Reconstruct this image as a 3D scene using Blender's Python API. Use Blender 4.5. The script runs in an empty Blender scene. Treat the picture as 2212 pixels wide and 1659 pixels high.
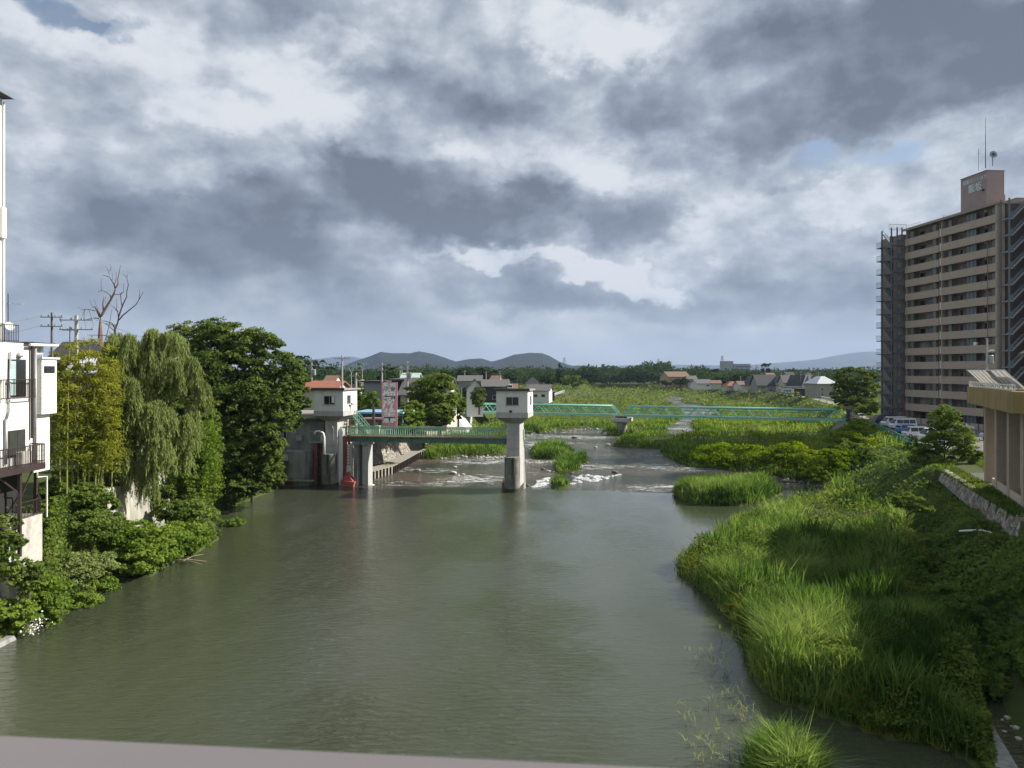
import bpy, bmesh, math, random
import numpy as np
from mathutils import Vector, Matrix
R = math.radians
S = bpy.context.scene
col = S.collection
# ---------------------------------------------------------------- camera
F, CX, HY, CZ = 1597.0, 1106.0, 800.0, 14.0      # focal length / centre / horizon of the photograph (2212 px wide), eye height in metres
cam = bpy.data.cameras.new('camera'); camo = bpy.data.objects.new('camera', cam); col.objects.link(camo)
cam.sensor_width = 36; cam.lens = 36 * F / 2212; cam.shift_y = -29.5 / 2212
cam.clip_start = 0.05; cam.clip_end = 60000
camo.location = (0, 0, CZ); camo.rotation_euler = (R(90), 0, 0)
cam.dof.use_dof = True; cam.dof.focus_distance = 95; cam.dof.aperture_fstop = 6.8
S.camera = camo
# ---------------------------------------------------------------- view, sun
S.view_settings.view_transform = 'Standard'; S.view_settings.look = 'None'
S.view_settings.exposure = 0.85; S.view_settings.gamma = 1.0
S.cycles.max_bounces = 6; S.cycles.diffuse_bounces = 3; S.cycles.glossy_bounces = 3
S.cycles.transmission_bounces = 3; S.cycles.transparent_max_bounces = 6; S.cycles.volume_bounces = 0
S.cycles.sample_clamp_indirect = 4; S.cycles.sample_clamp_direct = 4
SUN_AZ, SUN_EL = 14.0, 34.0                      # degrees from +X towards +Y
sl = bpy.data.lights.new('sun', 'SUN'); sl.energy = 5.0; sl.angle = R(0.6); sl.color = (1.0, 0.93, 0.82)
so = bpy.data.objects.new('sun', sl); col.objects.link(so)
sd = Vector((math.cos(R(SUN_AZ)) * math.cos(R(SUN_EL)), math.sin(R(SUN_AZ)) * math.cos(R(SUN_EL)), math.sin(R(SUN_EL))))
so.rotation_euler = (-sd).to_track_quat('-Z', 'Y').to_euler(); so.location = (60, 20, 60)
# ---------------------------------------------------------------- world: Nishita sky with a cloud deck
W = bpy.data.worlds.new('World'); S.world = W; W.use_nodes = True
nt = W.node_tree; nt.nodes.clear(); N = nt.nodes; L = nt.links
def n_(t, **k):
    n = N.new(t)
    for a, b in k.items(): setattr(n, a, b)
    return n
def mth(op, a, b=None, c=None, clamp=False):
    n = N.new('ShaderNodeMath'); n.operation = op; n.use_clamp = clamp
    for i, v in enumerate((a, b, c)):
        if v is None: continue
        if isinstance(v, (int, float)): n.inputs[i].default_value = v
        else: L.new(v, n.inputs[i])
    return n.outputs[0]
sky = n_('ShaderNodeTexSky', sky_type='NISHITA', sun_disc=False, sun_elevation=R(SUN_EL), sun_rotation=R(90 - SUN_AZ))
tc = n_('ShaderNodeTexCoord'); gen = tc.outputs['Generated']
sep = n_('ShaderNodeSeparateXYZ'); L.new(gen, sep.inputs[0]); dx, dy, dz = sep.outputs
az0 = mth('ARCTAN2', dx, dy); el0 = mth('ARCSINE', dz)
def noise(vec, scale, detail, rough=0.55, dist=0.0):
    n = n_('ShaderNodeTexNoise'); L.new(vec, n.inputs['Vector'])
    n.inputs['Scale'].default_value = scale; n.inputs['Detail'].default_value = detail
    n.inputs['Roughness'].default_value = rough; n.inputs['Distortion'].default_value = dist
    return n
# coordinates on the cloud deck (flattening towards the horizon) and on the sphere
mp = n_('ShaderNodeCombineXYZ'); den = mth('ADD', mth('MAXIMUM', dz, 0.0), 0.16)
L.new(mth('DIVIDE', dx, den), mp.inputs[0]); L.new(mth('DIVIDE', dy, den), mp.inputs[1]); L.new(mth('MULTIPLY', el0, 2.0), mp.inputs[2])
deck = mp.outputs[0]
sp = n_('ShaderNodeCombineXYZ'); L.new(az0, sp.inputs[0]); L.new(mth('MULTIPLY', el0, 1.45), sp.inputs[1])
zf = n_('ShaderNodeMapRange', interpolation_type='SMOOTHSTEP'); L.new(el0, zf.inputs[0]); zf.inputs[1].default_value = .55; zf.inputs[2].default_value = .85
zs = n_('ShaderNodeVectorMath', operation='SCALE'); L.new(gen, zs.inputs[0]); zs.inputs['Scale'].default_value = 1.3
zm = n_('ShaderNodeMix', data_type='VECTOR'); L.new(zf.outputs[0], zm.inputs['Factor']); L.new(sp.outputs[0], zm.inputs['A']); L.new(zs.outputs[0], zm.inputs['B']); sph = zm.outputs['Result']
w1 = noise(sph, 3.2, 6, 0.6); w2 = noise(sph, 9.0, 7, 0.62)
s1 = n_('ShaderNodeSeparateColor'); L.new(w1.outputs['Color'], s1.inputs[0])
s2 = n_('ShaderNodeSeparateColor'); L.new(w2.outputs['Color'], s2.inputs[0])
def warp(base, a, b, ka, kb): return mth('ADD', base, mth('ADD', mth('MULTIPLY', mth('SUBTRACT', a, 0.5), ka), mth('MULTIPLY', mth('SUBTRACT', b, 0.5), kb)))
az = warp(az0, s1.outputs[0], s2.outputs[0], 0.30, 0.13)
el = warp(el0, s1.outputs[1], s2.outputs[1], 0.17, 0.09)
def blob(px, py, rx, ry, w, soft=0.6, tilt=0.0):
    a = math.atan((px - CX) / F); e = math.atan((HY - py) / math.hypot(F, px - CX)); k = math.cos(a)
    rx = rx / F * k * k; ry = ry / F * k
    u = mth('SUBTRACT', az, a); v = mth('SUBTRACT', el, e); c, s = math.cos(R(tilt)), math.sin(R(tilt))
    uu = mth('DIVIDE', mth('ADD', mth('MULTIPLY', u, c), mth('MULTIPLY', v, s)), rx)
    vv = mth('DIVIDE', mth('SUBTRACT', mth('MULTIPLY', v, c), mth('MULTIPLY', u, s)), ry)
    q = mth('SQRT', mth('ADD', mth('MULTIPLY', uu, uu), mth('MULTIPLY', vv, vv)))
    m = n_('ShaderNodeMapRange', interpolation_type='SMOOTHERSTEP'); L.new(q, m.inputs[0])
    m.inputs[1].default_value = 1 - soft; m.inputs[2].default_value = 1 + soft
    m.inputs[3].default_value = w; m.inputs[4].default_value = 0.0
    return m.outputs[0]
BL = [ # x, y, rx, ry, weight (dark +, bright -), softness, tilt
 (1800, 150, 620, 150, .50, .45, 6), (2150, 60, 400, 160, .25, .5, 0), (1600, 290, 230, 90, .25, .5, 10),
 (900, 430, 370, 85, .48, .35, 0), (1100, 470, 170, 60, .22, .3, 0), (730, 350, 170, 70, .25, .5, -20), (620, 500, 420, 70, .32, .45, 0),
 (200, 440, 330, 75, .22, .5, 0), (980, 220, 200, 70, .26, .5, -25), (700, 120, 150, 80, .16, .5, 0),
 (1380, 470, 110, 55, .34, .4, 0), (1700, 410, 80, 30, .18, .5, 0), (400, 300, 180, 60, .08, .5, 0),
 (1500, 640, 480, 45, .30, .5, 0), (900, 600, 420, 40, .20, .5, 0), (150, 620, 260, 50, .18, .5, 0), (1750, 570, 260, 40, .14, .5, 0),
 (640, 210, 130, 85, -.42, .5, -30), (1260, 85, 150, 50, -.46, .5, -8), (1180, 330, 260, 70, -.36, .55, 0), (1400, 350, 130, 80, -.24, .5, 0),
 (1330, 590, 120, 32, -.62, .4, -12), (1080, 550, 170, 16, -.4, .5, 0), (1700, 480, 260, 55, -.30, .55, 8), (2080, 280, 230, 60, -.26, .5, 12),
 (430, 265, 110, 40, -.28, .5, 0), (120, 70, 190, 60, -.34, .6, 0), (690, 90, 110, 28, -.28, .5, 0), (60, 230, 140, 80, -.16, .6, 0),
 (1050, 690, 160, 22, -.12, .8, 0), (1700, 700, 200, 22, -.10, .8, 0), (1150, 655, 350, 22, .14, .8, 0), (410, 390, 100, 30, -.18, .6, 0), (1900, 600, 200, 25, -.12, .6, 0)]
f = None
for b in BL:
    o = blob(*b); f = o if f is None else mth('ADD', f, o)
nA = noise(deck, 0.9, 10, 0.55, 0.1).outputs['Fac']; nB = noise(sph, 8.0, 9, 0.58, 0.1).outputs['Fac']
off = n_('ShaderNodeVectorMath', operation='ADD'); L.new(sph, off.inputs[0]); off.inputs[1].default_value = (0.02, 0.03, 0)
nC = noise(off.outputs[0], 8.0, 9, 0.58, 0.1).outputs['Fac']
rim = mth('MULTIPLY', mth('SUBTRACT', nB, nC), 0.8)
nM = noise(sph, 3.4, 9, 0.56, 0.15).outputs['Fac']
f = mth('ADD', mth('MULTIPLY', f, 0.80), mth('ADD', mth('MULTIPLY', mth('SUBTRACT', nA, 0.5), 0.35), mth('MULTIPLY', mth('SUBTRACT', nM, 0.5), 0.85)))
wv = n_('ShaderNodeVectorMath', operation='ADD'); sc_ = n_('ShaderNodeVectorMath', operation='SCALE'); L.new(w2.outputs['Color'], sc_.inputs[0]); sc_.inputs['Scale'].default_value = 0.09; L.new(sph, wv.inputs[0]); L.new(sc_.outputs[0], wv.inputs[1])
def puff(scale):
    v = n_('ShaderNodeTexVoronoi', feature='F1'); L.new(wv.outputs[0], v.inputs['Vector']); v.inputs['Scale'].default_value = scale; v.inputs['Detail'].default_value = 2.0; v.inputs['Roughness'].default_value = 0.45; v.inputs['Lacunarity'].default_value = 2.3
    return mth('SUBTRACT', v.outputs['Distance'], 0.42)
f = mth('ADD', f, mth('MULTIPLY', puff(7.0), -0.42))
hf = n_('ShaderNodeMapRange'); L.new(el0, hf.inputs[0]); hf.inputs[1].default_value = 0.0; hf.inputs[2].default_value = 0.16; hf.inputs[3].default_value = 0.25; hf.inputs[4].default_value = 1.0
f = mth('ADD', f, mth('MULTIPLY', mth('ADD', mth('MULTIPLY', mth('SUBTRACT', nB, 0.5), 0.55), rim), hf.outputs[0]))
f = mth('ADD', mth('MULTIPLY', f, 1.0), 0.555)
cr = n_('ShaderNodeValToRGB'); L.new(f, cr.inputs[0]); e = cr.color_ramp.elements
e[0].position = 0.0; e[0].color = (.46, .475, .50, 1); e[1].position = 1.0; e[1].color = (.085, .100, .130, 1)
for p, c in ((.12, (.42, .445, .48)), (.30, (.305, .335, .375)), (.50, (.210, .24, .285)), (.72, (.138, .163, .205))):
    x = cr.color_ramp.elements.new(p); x.color = c + (1,)
# paler air towards the horizon
hz = n_('ShaderNodeMapRange', interpolation_type='SMOOTHSTEP'); L.new(el0, hz.inputs[0]); hz.inputs[1].default_value = -0.01; hz.inputs[2].default_value = 0.10; hz.inputs[3].default_value = 0.6; hz.inputs[4].default_value = 0.0
mx = n_('ShaderNodeMix', data_type='RGBA'); L.new(hz.outputs[0], mx.inputs['Factor']); L.new(cr.outputs[0], mx.inputs['A']); mx.inputs['B'].default_value = (.315, .335, .355, 1)
# blue gaps where the Nishita sky shows
hole = None
for b in ((120, 25, 110, 30, 1.0, .6, 0), (1720, 385, 60, 22, 1.0, .7, 0), (1920, 345, 90, 28, .9, .7, 8), (240, 60, 60, 20, .6, .6, 0)):
    o = blob(*b); hole = o if hole is None else mth('ADD', hole, o, clamp=True)
hole = mth('MULTIPLY', hole, 0.85)
b1 = n_('ShaderNodeBackground'); L.new(mx.outputs['Result'], b1.inputs[0]); b1.inputs[1].default_value = 0.93
b2 = n_('ShaderNodeBackground'); L.new(sky.outputs[0], b2.inputs[0]); b2.inputs[1].default_value = 0.06
ms = n_('ShaderNodeMixShader'); L.new(hole, ms.inputs[0]); L.new(b1.outputs[0], ms.inputs[1]); L.new(b2.outputs[0], ms.inputs[2])
wo = n_('ShaderNodeOutputWorld'); L.new(ms.outputs[0], wo.inputs[0])
W.cycles.sampling_method = 'MANUAL'; W.cycles.sample_map_resolution = 512
# ---------------------------------------------------------------- helpers
rng = np.random.default_rng(7); random.seed(7)
def P(px, py, Y): return ((px - CX) / F * Y, Y, CZ - (py - HY) / F * Y)
def G(px, py, z=0.0):
    Y = (CZ - z) * F / (py - HY); return ((px - CX) / F * Y, Y)
MATS = {}
def mat(name, c, rough=0.8, metal=0.0, var=0.12, scale=3.0, c2=None, bump=0.0, bscale=20.0, streak=0.0, spec=0.4, stain=(.05, .05, .04), alpha=1.0, trans=0.0):
    if name in MATS: return MATS[name]
    m = bpy.data.materials.new(name); MATS[name] = m; m.use_nodes = True; t = m.node_tree; nn, ll = t.nodes, t.links
    b = nn['Principled BSDF']; b.inputs['Roughness'].default_value = rough; b.inputs['Metallic'].default_value = metal
    b.inputs['Specular IOR Level'].default_value = spec
    tcn = nn.new('ShaderNodeTexCoord')
    nz = nn.new('ShaderNodeTexNoise'); nz.inputs['Scale'].default_value = scale; nz.inputs['Detail'].default_value = 6; ll.new(tcn.outputs['Object'], nz.inputs['Vector'])
    mr = nn.new('ShaderNodeMapRange'); mr.inputs[1].default_value = .3; mr.inputs[2].default_value = .7; ll.new(nz.outputs['Fac'], mr.inputs[0])
    mi = nn.new('ShaderNodeMix'); mi.data_type = 'RGBA'; ll.new(mr.outputs[0], mi.inputs['Factor'])
    c2 = c2 or tuple(v * (1 - 2 * var) for v in c)
    mi.inputs['A'].default_value = tuple(c) + (1,); mi.inputs['B'].default_value = tuple(c2) + (1,)
    out = mi.outputs['Result']
    if streak > 0:
        mpn = nn.new('ShaderNodeMapping'); mpn.inputs['Scale'].default_value = (1, 1, 0.09); ll.new(tcn.outputs['Object'], mpn.inputs[0])
        n2 = nn.new('ShaderNodeTexNoise'); n2.inputs['Scale'].default_value = 2.6; n2.inputs['Detail'].default_value = 5; ll.new(mpn.outputs[0], n2.inputs['Vector'])
        r2 = nn.new('ShaderNodeMapRange'); r2.inputs[1].default_value = .5; r2.inputs[2].default_value = .72; r2.inputs[4].default_value = streak; ll.new(n2.outputs['Fac'], r2.inputs[0])
        m2 = nn.new('ShaderNodeMix'); m2.data_type = 'RGBA'; ll.new(r2.outputs[0], m2.inputs['Factor']); ll.new(out, m2.inputs['A']); m2.inputs['B'].default_value = stain + (1,); out = m2.outputs['Result']
    ll.new(out, b.inputs['Base Color'])
    if bump > 0:
        nb = nn.new('ShaderNodeTexNoise'); nb.inputs['Scale'].default_value = bscale; nb.inputs['Detail'].default_value = 5; ll.new(tcn.outputs['Object'], nb.inputs['Vector'])
        bn = nn.new('ShaderNodeBump'); bn.inputs['Strength'].default_value = bump; bn.inputs['Distance'].default_value = .05; ll.new(nb.outputs['Fac'], bn.inputs['Height']); ll.new(bn.outputs[0], b.inputs['Normal'])
    if alpha < 1: b.inputs['Alpha'].default_value = alpha
    return m
def leafmat(name, cs, trans=0.45, pscale=0.12, gloss=0.0):
    """foliage: per-leaf 'tone' plus slow patches over the ground"""
    m = bpy.data.materials.new(name); MATS[name] = m; m.use_nodes = True; t = m.node_tree; nn, ll = t.nodes, t.links; nn.clear()
    at = nn.new('ShaderNodeAttribute'); at.attribute_name = 'tone'
    tcn = nn.new('ShaderNodeTexCoord'); nz = nn.new('ShaderNodeTexNoise'); nz.inputs['Scale'].default_value = pscale; nz.inputs['Detail'].default_value = 4
    ll.new(tcn.outputs['Object'], nz.inputs['Vector'])
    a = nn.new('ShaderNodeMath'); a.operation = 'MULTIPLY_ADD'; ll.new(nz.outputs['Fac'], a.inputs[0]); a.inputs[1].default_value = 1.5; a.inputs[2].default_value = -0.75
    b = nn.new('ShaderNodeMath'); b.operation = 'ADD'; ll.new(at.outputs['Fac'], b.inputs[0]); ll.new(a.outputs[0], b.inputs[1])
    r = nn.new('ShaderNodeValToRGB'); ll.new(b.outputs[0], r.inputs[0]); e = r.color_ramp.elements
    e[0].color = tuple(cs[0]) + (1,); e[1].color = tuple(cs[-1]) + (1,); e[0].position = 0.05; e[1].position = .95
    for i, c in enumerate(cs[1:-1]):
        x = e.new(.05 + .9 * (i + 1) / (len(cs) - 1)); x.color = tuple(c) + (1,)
    d = nn.new('ShaderNodeBsdfDiffuse'); ll.new(r.outputs[0], d.inputs[0])
    hs = nn.new('ShaderNodeHueSaturation'); hs.inputs['Hue'].default_value = .485; hs.inputs['Saturation'].default_value = 1.1; hs.inputs['Value'].default_value = 1.35; ll.new(r.outputs[0], hs.inputs['Color'])
    tr = nn.new('ShaderNodeBsdfTranslucent'); ll.new(hs.outputs[0], tr.inputs[0])
    x = nn.new('ShaderNodeMixShader'); x.inputs[0].default_value = trans; ll.new(d.outputs[0], x.inputs[1]); ll.new(tr.outputs[0], x.inputs[2])
    out = x.outputs[0]
    if gloss > 0:
        g = nn.new('ShaderNodeBsdfGlossy'); g.inputs['Roughness'].default_value = .45
        y = nn.new('ShaderNodeMixShader'); y.inputs[0].default_value = gloss; ll.new(out, y.inputs[1]); ll.new(g.outputs[0], y.inputs[2]); out = y.outputs[0]
    o = nn.new('ShaderNodeOutputMaterial'); ll.new(out, o.inputs[0]); return m
def tag(o, label=None, cat=None, group=None, kind=None):
    if label: o['label'] = label
    if cat: o['category'] = cat
    if group: o['group'] = group
    if kind: o['kind'] = kind
    return o
def thing(name, label, cat, loc=(0, 0, 0), rz=0.0, group=None):
    o = bpy.data.objects.new(name, None); col.objects.link(o); o.location = loc; o.rotation_euler = (0, 0, rz); o.empty_display_size = .3
    return tag(o, label, cat, group)
class MB:
    def __init__(s): s.v = []; s.f = []
    def add(s, vs, fs):
        n = len(s.v); s.v += [tuple(v) for v in vs]; s.f += [tuple(i + n for i in f) for f in fs]; return s
    def box(s, x0, x1, y0, y1, z0, z1):
        return s.add([(x0,y0,z0),(x1,y0,z0),(x1,y1,z0),(x0,y1,z0),(x0,y0,z1),(x1,y0,z1),(x1,y1,z1),(x0,y1,z1)],
                     [(0,3,2,1),(4,5,6,7),(0,1,5,4),(1,2,6,5),(2,3,7,6),(3,0,4,7)])
    def hull8(s, b, t):   # two quads, bottom and top
        return s.add(list(b) + list(t), [(0,3,2,1),(4,5,6,7),(0,1,5,4),(1,2,6,5),(2,3,7,6),(3,0,4,7)])
    def prism(s, poly, z0, z1):
        n = len(poly); return s.add([(x, y, z0) for x, y in poly] + [(x, y, z1) for x, y in poly],
            [tuple(range(n))[::-1], tuple(range(n, 2*n))] + [(i, (i+1) % n, n+(i+1) % n, n+i) for i in range(n)])
    def prof(s, poly, a0, a1, axis='x'):   # polygon (u, z) extruded along x or y
        n = len(poly); mk = (lambda a, u, z: (a, u, z)) if axis == 'x' else (lambda a, u, z: (u, a, z))
        return s.add([mk(a0, u, z) for u, z in poly] + [mk(a1, u, z) for u, z in poly],
            [tuple(range(n))[::-1], tuple(range(n, 2*n))] + [(i, (i+1) % n, n+(i+1) % n, n+i) for i in range(n)])
    def bar(s, p, q, w, h=None, up=(0, 0, 1)):
        p, q = Vector(p), Vector(q); d = (q - p).normalized(); h = h or w
        u = Vector(up)
        if abs(d.dot(u)) > .98: u = Vector((1, 0, 0))
        a = d.cross(u).normalized() * w / 2; b = a.cross(d).normalized() * h / 2
        return s.hull8([p-a-b, p+a-b, p+a+b, p-a+b], [q-a-b, q+a-b, q+a+b, q-a+b])
    def tube(s, pts, r, n=8, cap=True):
        pts = [Vector(p) for p in pts]; rs = r if isinstance(r, (list, tuple)) else [r] * len(pts); base = len(s.v); prev = None
        for i, p in enumerate(pts):
            d = (pts[min(i+1, len(pts)-1)] - pts[max(i-1, 0)]).normalized()
            if prev is None: u = d.orthogonal().normalized()
            else: u = (prev - d * prev.dot(d)).normalized() if (prev - d * prev.dot(d)).length > 1e-4 else d.orthogonal().normalized()
            prev = u; w = d.cross(u)
            for k in range(n):
                a = 2 * math.pi * k / n; s.v.append(tuple(p + (u * math.cos(a) + w * math.sin(a)) * rs[i]))
        for i in range(len(pts) - 1):
            for k in range(n): s.f.append((base+i*n+k, base+i*n+(k+1) % n, base+(i+1)*n+(k+1) % n, base+(i+1)*n+k))
        if cap: s.f.append(tuple(range(base, base+n))[::-1]); s.f.append(tuple(range(base+(len(pts)-1)*n, base+len(pts)*n)))
        return s
    def lathe(s, prof, cx=0, cy=0, n=24):
        b = len(s.v)
        for r, z in prof:
            for k in range(n): a = 2*math.pi*k/n; s.v.append((cx + r*math.cos(a), cy + r*math.sin(a), z))
        for i in range(len(prof)-1):
            for k in range(n): s.f.append((b+i*n+k, b+i*n+(k+1) % n, b+(i+1)*n+(k+1) % n, b+(i+1)*n+k))
        s.f.append(tuple(range(b, b+n))[::-1]); s.f.append(tuple(range(b+(len(prof)-1)*n, b+len(prof)*n))); return s
    def build(s, name, m, parent=None, bevel=0.0, smooth=False, loc=None):
        me = bpy.data.meshes.new(name); me.from_pydata(s.v, [], s.f); me.materials.append(m); me.validate(); me.update()
        bm = bmesh.new(); bm.from_mesh(me)
        bmesh.ops.recalc_face_normals(bm, faces=bm.faces); bm.to_mesh(me); bm.free()
        if smooth: me.polygons.foreach_set('use_smooth', [True]*len(me.polygons))
        o = bpy.data.objects.new(name, me); col.objects.link(o)
        if parent: o.parent = parent
        if loc: o.location = loc
        if bevel > 0:
            b = o.modifiers.new('bevel', 'BEVEL'); b.width = bevel; b.segments = 2; b.limit_method = 'ANGLE'
        return o
def children(o): return [c for c in bpy.data.objects if c.parent == o]
def copy_tree(o, parent=None, kids=None):
    c = o.copy(); col.objects.link(c)
    if parent: c.parent = parent
    for ch in (kids if kids is not None else children(o)): copy_tree(ch, c)
    return c
def np_mesh(name, V, quads=None, tris=None, m=None, tone=None, smooth=False, parent=None):
    me = bpy.data.meshes.new(name); nq = 0 if quads is None else len(quads); ntr = 0 if tris is None else len(tris)
    me.vertices.add(len(V)); me.vertices.foreach_set('co', np.ascontiguousarray(V, np.float32).ravel())
    idx = np.concatenate([(quads.ravel() if nq else np.zeros(0, int)), (tris.ravel() if ntr else np.zeros(0, int))]).astype(np.int32)
    me.loops.add(len(idx)); me.loops.foreach_set('vertex_index', idx)
    me.polygons.add(nq + ntr); me.polygons.foreach_set('loop_start', np.concatenate([np.arange(nq)*4, nq*4 + np.arange(ntr)*3]).astype(np.int32))
    if smooth: me.polygons.foreach_set('use_smooth', np.ones(nq + ntr, bool))
    me.update(calc_edges=True)
    if tone is not None:
        a = me.attributes.new('tone', 'FLOAT', 'POINT'); a.data.foreach_set('value', np.ascontiguousarray(tone, np.float32))
    if m: me.materials.append(m)
    o = bpy.data.objects.new(name, me); col.objects.link(o)
    if parent: o.parent = parent
    return o
def norm(a): return a / np.maximum(np.linalg.norm(a, axis=1, keepdims=True), 1e-9)
def leaf_arrays(C, size, up=0.6, out=None, asp=0.55, droop=None, axis=None):
    """one bent diamond per point: returns V (n*4), quads"""
    n = len(C); nrm = rng.normal(size=(n, 3)) * .6; nrm[:, 2] += up
    if out is not None: nrm += out * .8
    nrm = norm(nrm)
    ax = rng.normal(size=(n, 3)) if axis is None else axis + rng.normal(size=(n, 3)) * .25
    ax = norm(ax - nrm * (ax * nrm).sum(1, keepdims=True)) if axis is None else norm(ax)
    if axis is not None: nrm = norm(nrm - ax * (ax * nrm).sum(1, keepdims=True))
    sd_ = np.cross(nrm, ax); s = np.asarray(size).reshape(-1, 1) * (rng.uniform(.65, 1.35, (n, 1)))
    a = C - ax * s * .5; b = C + sd_ * s * asp * .5 - nrm * s * .06; c = C + ax * s * .5; d = C - sd_ * s * asp * .5 - nrm * s * .06
    V = np.stack([a, b, c, d], 1).reshape(-1, 3); Q = np.arange(n*4).reshape(-1, 4); return V, Q
def blade_arrays(B, h, w, lean=.35, dirv=None):
    n = len(B); th = rng.uniform(0, 2*np.pi, n); sdv = np.stack([np.cos(th), np.sin(th), np.zeros(n)], 1)
    la = rng.normal(size=(n, 3)) * lean; la[:, 2] = 0
    if dirv is not None: la += np.asarray(dirv)
    h = np.asarray(h).reshape(-1, 1); w = np.asarray(w).reshape(-1, 1)
    mid = B + la * h * .35 + np.array([0, 0, 1]) * h * .6; tip = B + la * h * 1.0 + np.array([0, 0, 1]) * h * .95
    V = np.stack([B - sdv*w*.5, B + sdv*w*.5, mid + sdv*w*.42, mid - sdv*w*.42, tip], 1).reshape(-1, 3)
    i = np.arange(n)[:, None] * 5; return V, i + np.array([[0, 1, 2, 3]]), i + np.array([[3, 2, 4]])
class Soup:
    def __init__(s): s.V = []; s.Q = []; s.T = []; s.t = []; s.n = 0
    def leaves(s, C, size, tone, **k):
        if not len(C): return s
        V, Q = leaf_arrays(C, size, **k); s.V.append(V); s.Q.append(Q + s.n); s.n += len(V); s.t.append(np.repeat(np.broadcast_to(tone, len(C)), 4)); return s
    def blades(s, B, h, w, tone, **k):
        if not len(B): return s
        V, Q, T = blade_arrays(B, h, w, **k); s.V.append(V); s.Q.append(Q + s.n); s.T.append(T + s.n); s.n += len(V); s.t.append(np.repeat(np.broadcast_to(tone, len(B)), 5)); return s
    def build(s, name, m, parent=None):
        return np_mesh(name, np.concatenate(s.V), np.concatenate(s.Q) if s.Q else None, np.concatenate(s.T) if s.T else None, m, np.concatenate(s.t), parent=parent)
def _h(ix, iy, seed):
    n = (ix.astype(np.int64) * 374761393 + iy.astype(np.int64) * 668265263 + seed * 1442695041) & 0x7fffffff
    n = ((n ^ (n >> 13)) * 1274126177) & 0x7fffffff; return ((n ^ (n >> 16)) & 0xffff) / 65535.0
def vnoise(x, y, seed=0):
    ix = np.floor(x); iy = np.floor(y); fx = x - ix; fy = y - iy; fx = fx*fx*(3-2*fx); fy = fy*fy*(3-2*fy)
    a = _h(ix, iy, seed); b = _h(ix+1, iy, seed); c = _h(ix, iy+1, seed); d = _h(ix+1, iy+1, seed)
    return (a*(1-fx)+b*fx)*(1-fy) + (c*(1-fx)+d*fx)*fy
def fbm(x, y, seed=0, o=3): return sum(vnoise(x*2**i, y*2**i, seed+i) * .5**i for i in range(o)) / sum(.5**i for i in range(o))
def sd_poly(x, y, poly):
    """distance to a closed polygon, negative inside"""
    p = np.asarray(poly, float); d = np.full(x.shape, 1e18); ins = np.zeros(x.shape, bool)
    for i in range(len(p)):
        a, b = p[i], p[(i+1) % len(p)]; e = b - a; l = max(e @ e, 1e-9)
        t = np.clip(((x-a[0])*e[0] + (y-a[1])*e[1]) / l, 0, 1); d = np.minimum(d, (x-a[0]-t*e[0])**2 + (y-a[1]-t*e[1])**2)
        if a[1] != b[1]: ins ^= ((a[1] > y) != (b[1] > y)) & (x < (b[0]-a[0]) * (y-a[1]) / (b[1]-a[1]) + a[0])
    d = np.sqrt(d); return np.where(ins, -d, d)
# ---------------------------------------------------------------- the lie of the land
ZD = -0.45   # river below the weir
LEFT = [(-26, -60), (-26, 20)] + [G(*p) for p in [(0,1396),(27,1378),(110,1349),(149,1314),(211,1290),(238,1260),(283,1245),(327,1246),(372,1220),(417,1202),(476,1165),(461,1123),(446,1105),(494,1097),(549,1078)]] + [(-27.8, 86), (-28, 93), (-20.4, 93.5)] + \
       [G(p[0], p[1], ZD) for p in [(775,1042),(800,1036),(850,1022),(880,1005),(905,990),(934,993),(959,990),(1014,985),(1083,985),(1105,960),(1128,939),(1150,938),(1207,929),(1310,923),(1320,930),(1297,935),(1310,943),(1360,943),(1400,940),(1440,936),(1448,930),(1432,925),(1450,919),(1470,910),(1478,902),(1475,893),(1468,885),(1462,878),(1440,872),(1425,868),(1440,862),(1455,858)]]
RIGHT = [G(p[0], p[1], ZD) for p in [(1470,858),(1474,862),(1468,867),(1480,872),(1515,875),(1531,879),(1554,890),(1534,903),(1490,914),(1499,930),(1518,942),(1447,946),(1400,944),(1340,951),(1322,965),(1360,968),(1425,970),(1432,985),(1461,1001),(1488,1010),(1536,1012),(1590,1019),(1636,1023),(1700,1034),(1763,1047),(1790,1054),(1785,1064)]] + \
        [G(*p) for p in [(1772,1078),(1720,1089),(1660,1112),(1610,1120),(1570,1128),(1578,1150),(1535,1178),(1480,1202),(1458,1218),(1465,1242),(1500,1268),(1530,1292),(1568,1332),(1597,1377),(1615,1424),(1625,1474),(1671,1516),(1781,1553),(1906,1599),(2009,1613),(2101,1656)]] + [(15.5, 22), (14.5, 10), (14, -60)]
RIVER = LEFT + RIGHT
ISL = [[G(*p) for p in [(1452,1062),(1475,1048),(1560,1043),(1650,1048),(1692,1066),(1650,1086),(1590,1094),(1500,1092),(1465,1078)]],
       [G(p[0], p[1], ZD) for p in [(1145,978),(1160,968),(1200,965),(1240,977),(1232,992),(1190,994),(1150,990)]],
       [G(p[0], p[1], ZD) for p in [(1236,992),(1255,987),(1275,994),(1262,1002),(1240,1000)]],
       [G(p[0], p[1], ZD) for p in [(1190,1048),(1205,1041),(1228,1047),(1226,1058),(1200,1059)]],
       [G(p[0], p[1], ZD) for p in [(1200,1003),(1225,995),(1258,1003),(1250,1018),(1215,1026),(1196,1018)]],
       [G(*p) for p in [(1600,1665),(1625,1625),(1670,1605),(1730,1630),(1800,1680),(1840,1760),(1640,1760)]]]
_cr = np.array([(-60,5),(10,19),(28,25.5),(49,33),(70,40.7),(93,50.8),(119,60),(141,67.5),(150,69),(160,73),(205,90),(257,104),(301,112),(400,123),(700,150),(1500,260),(60000,9000)])
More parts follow.
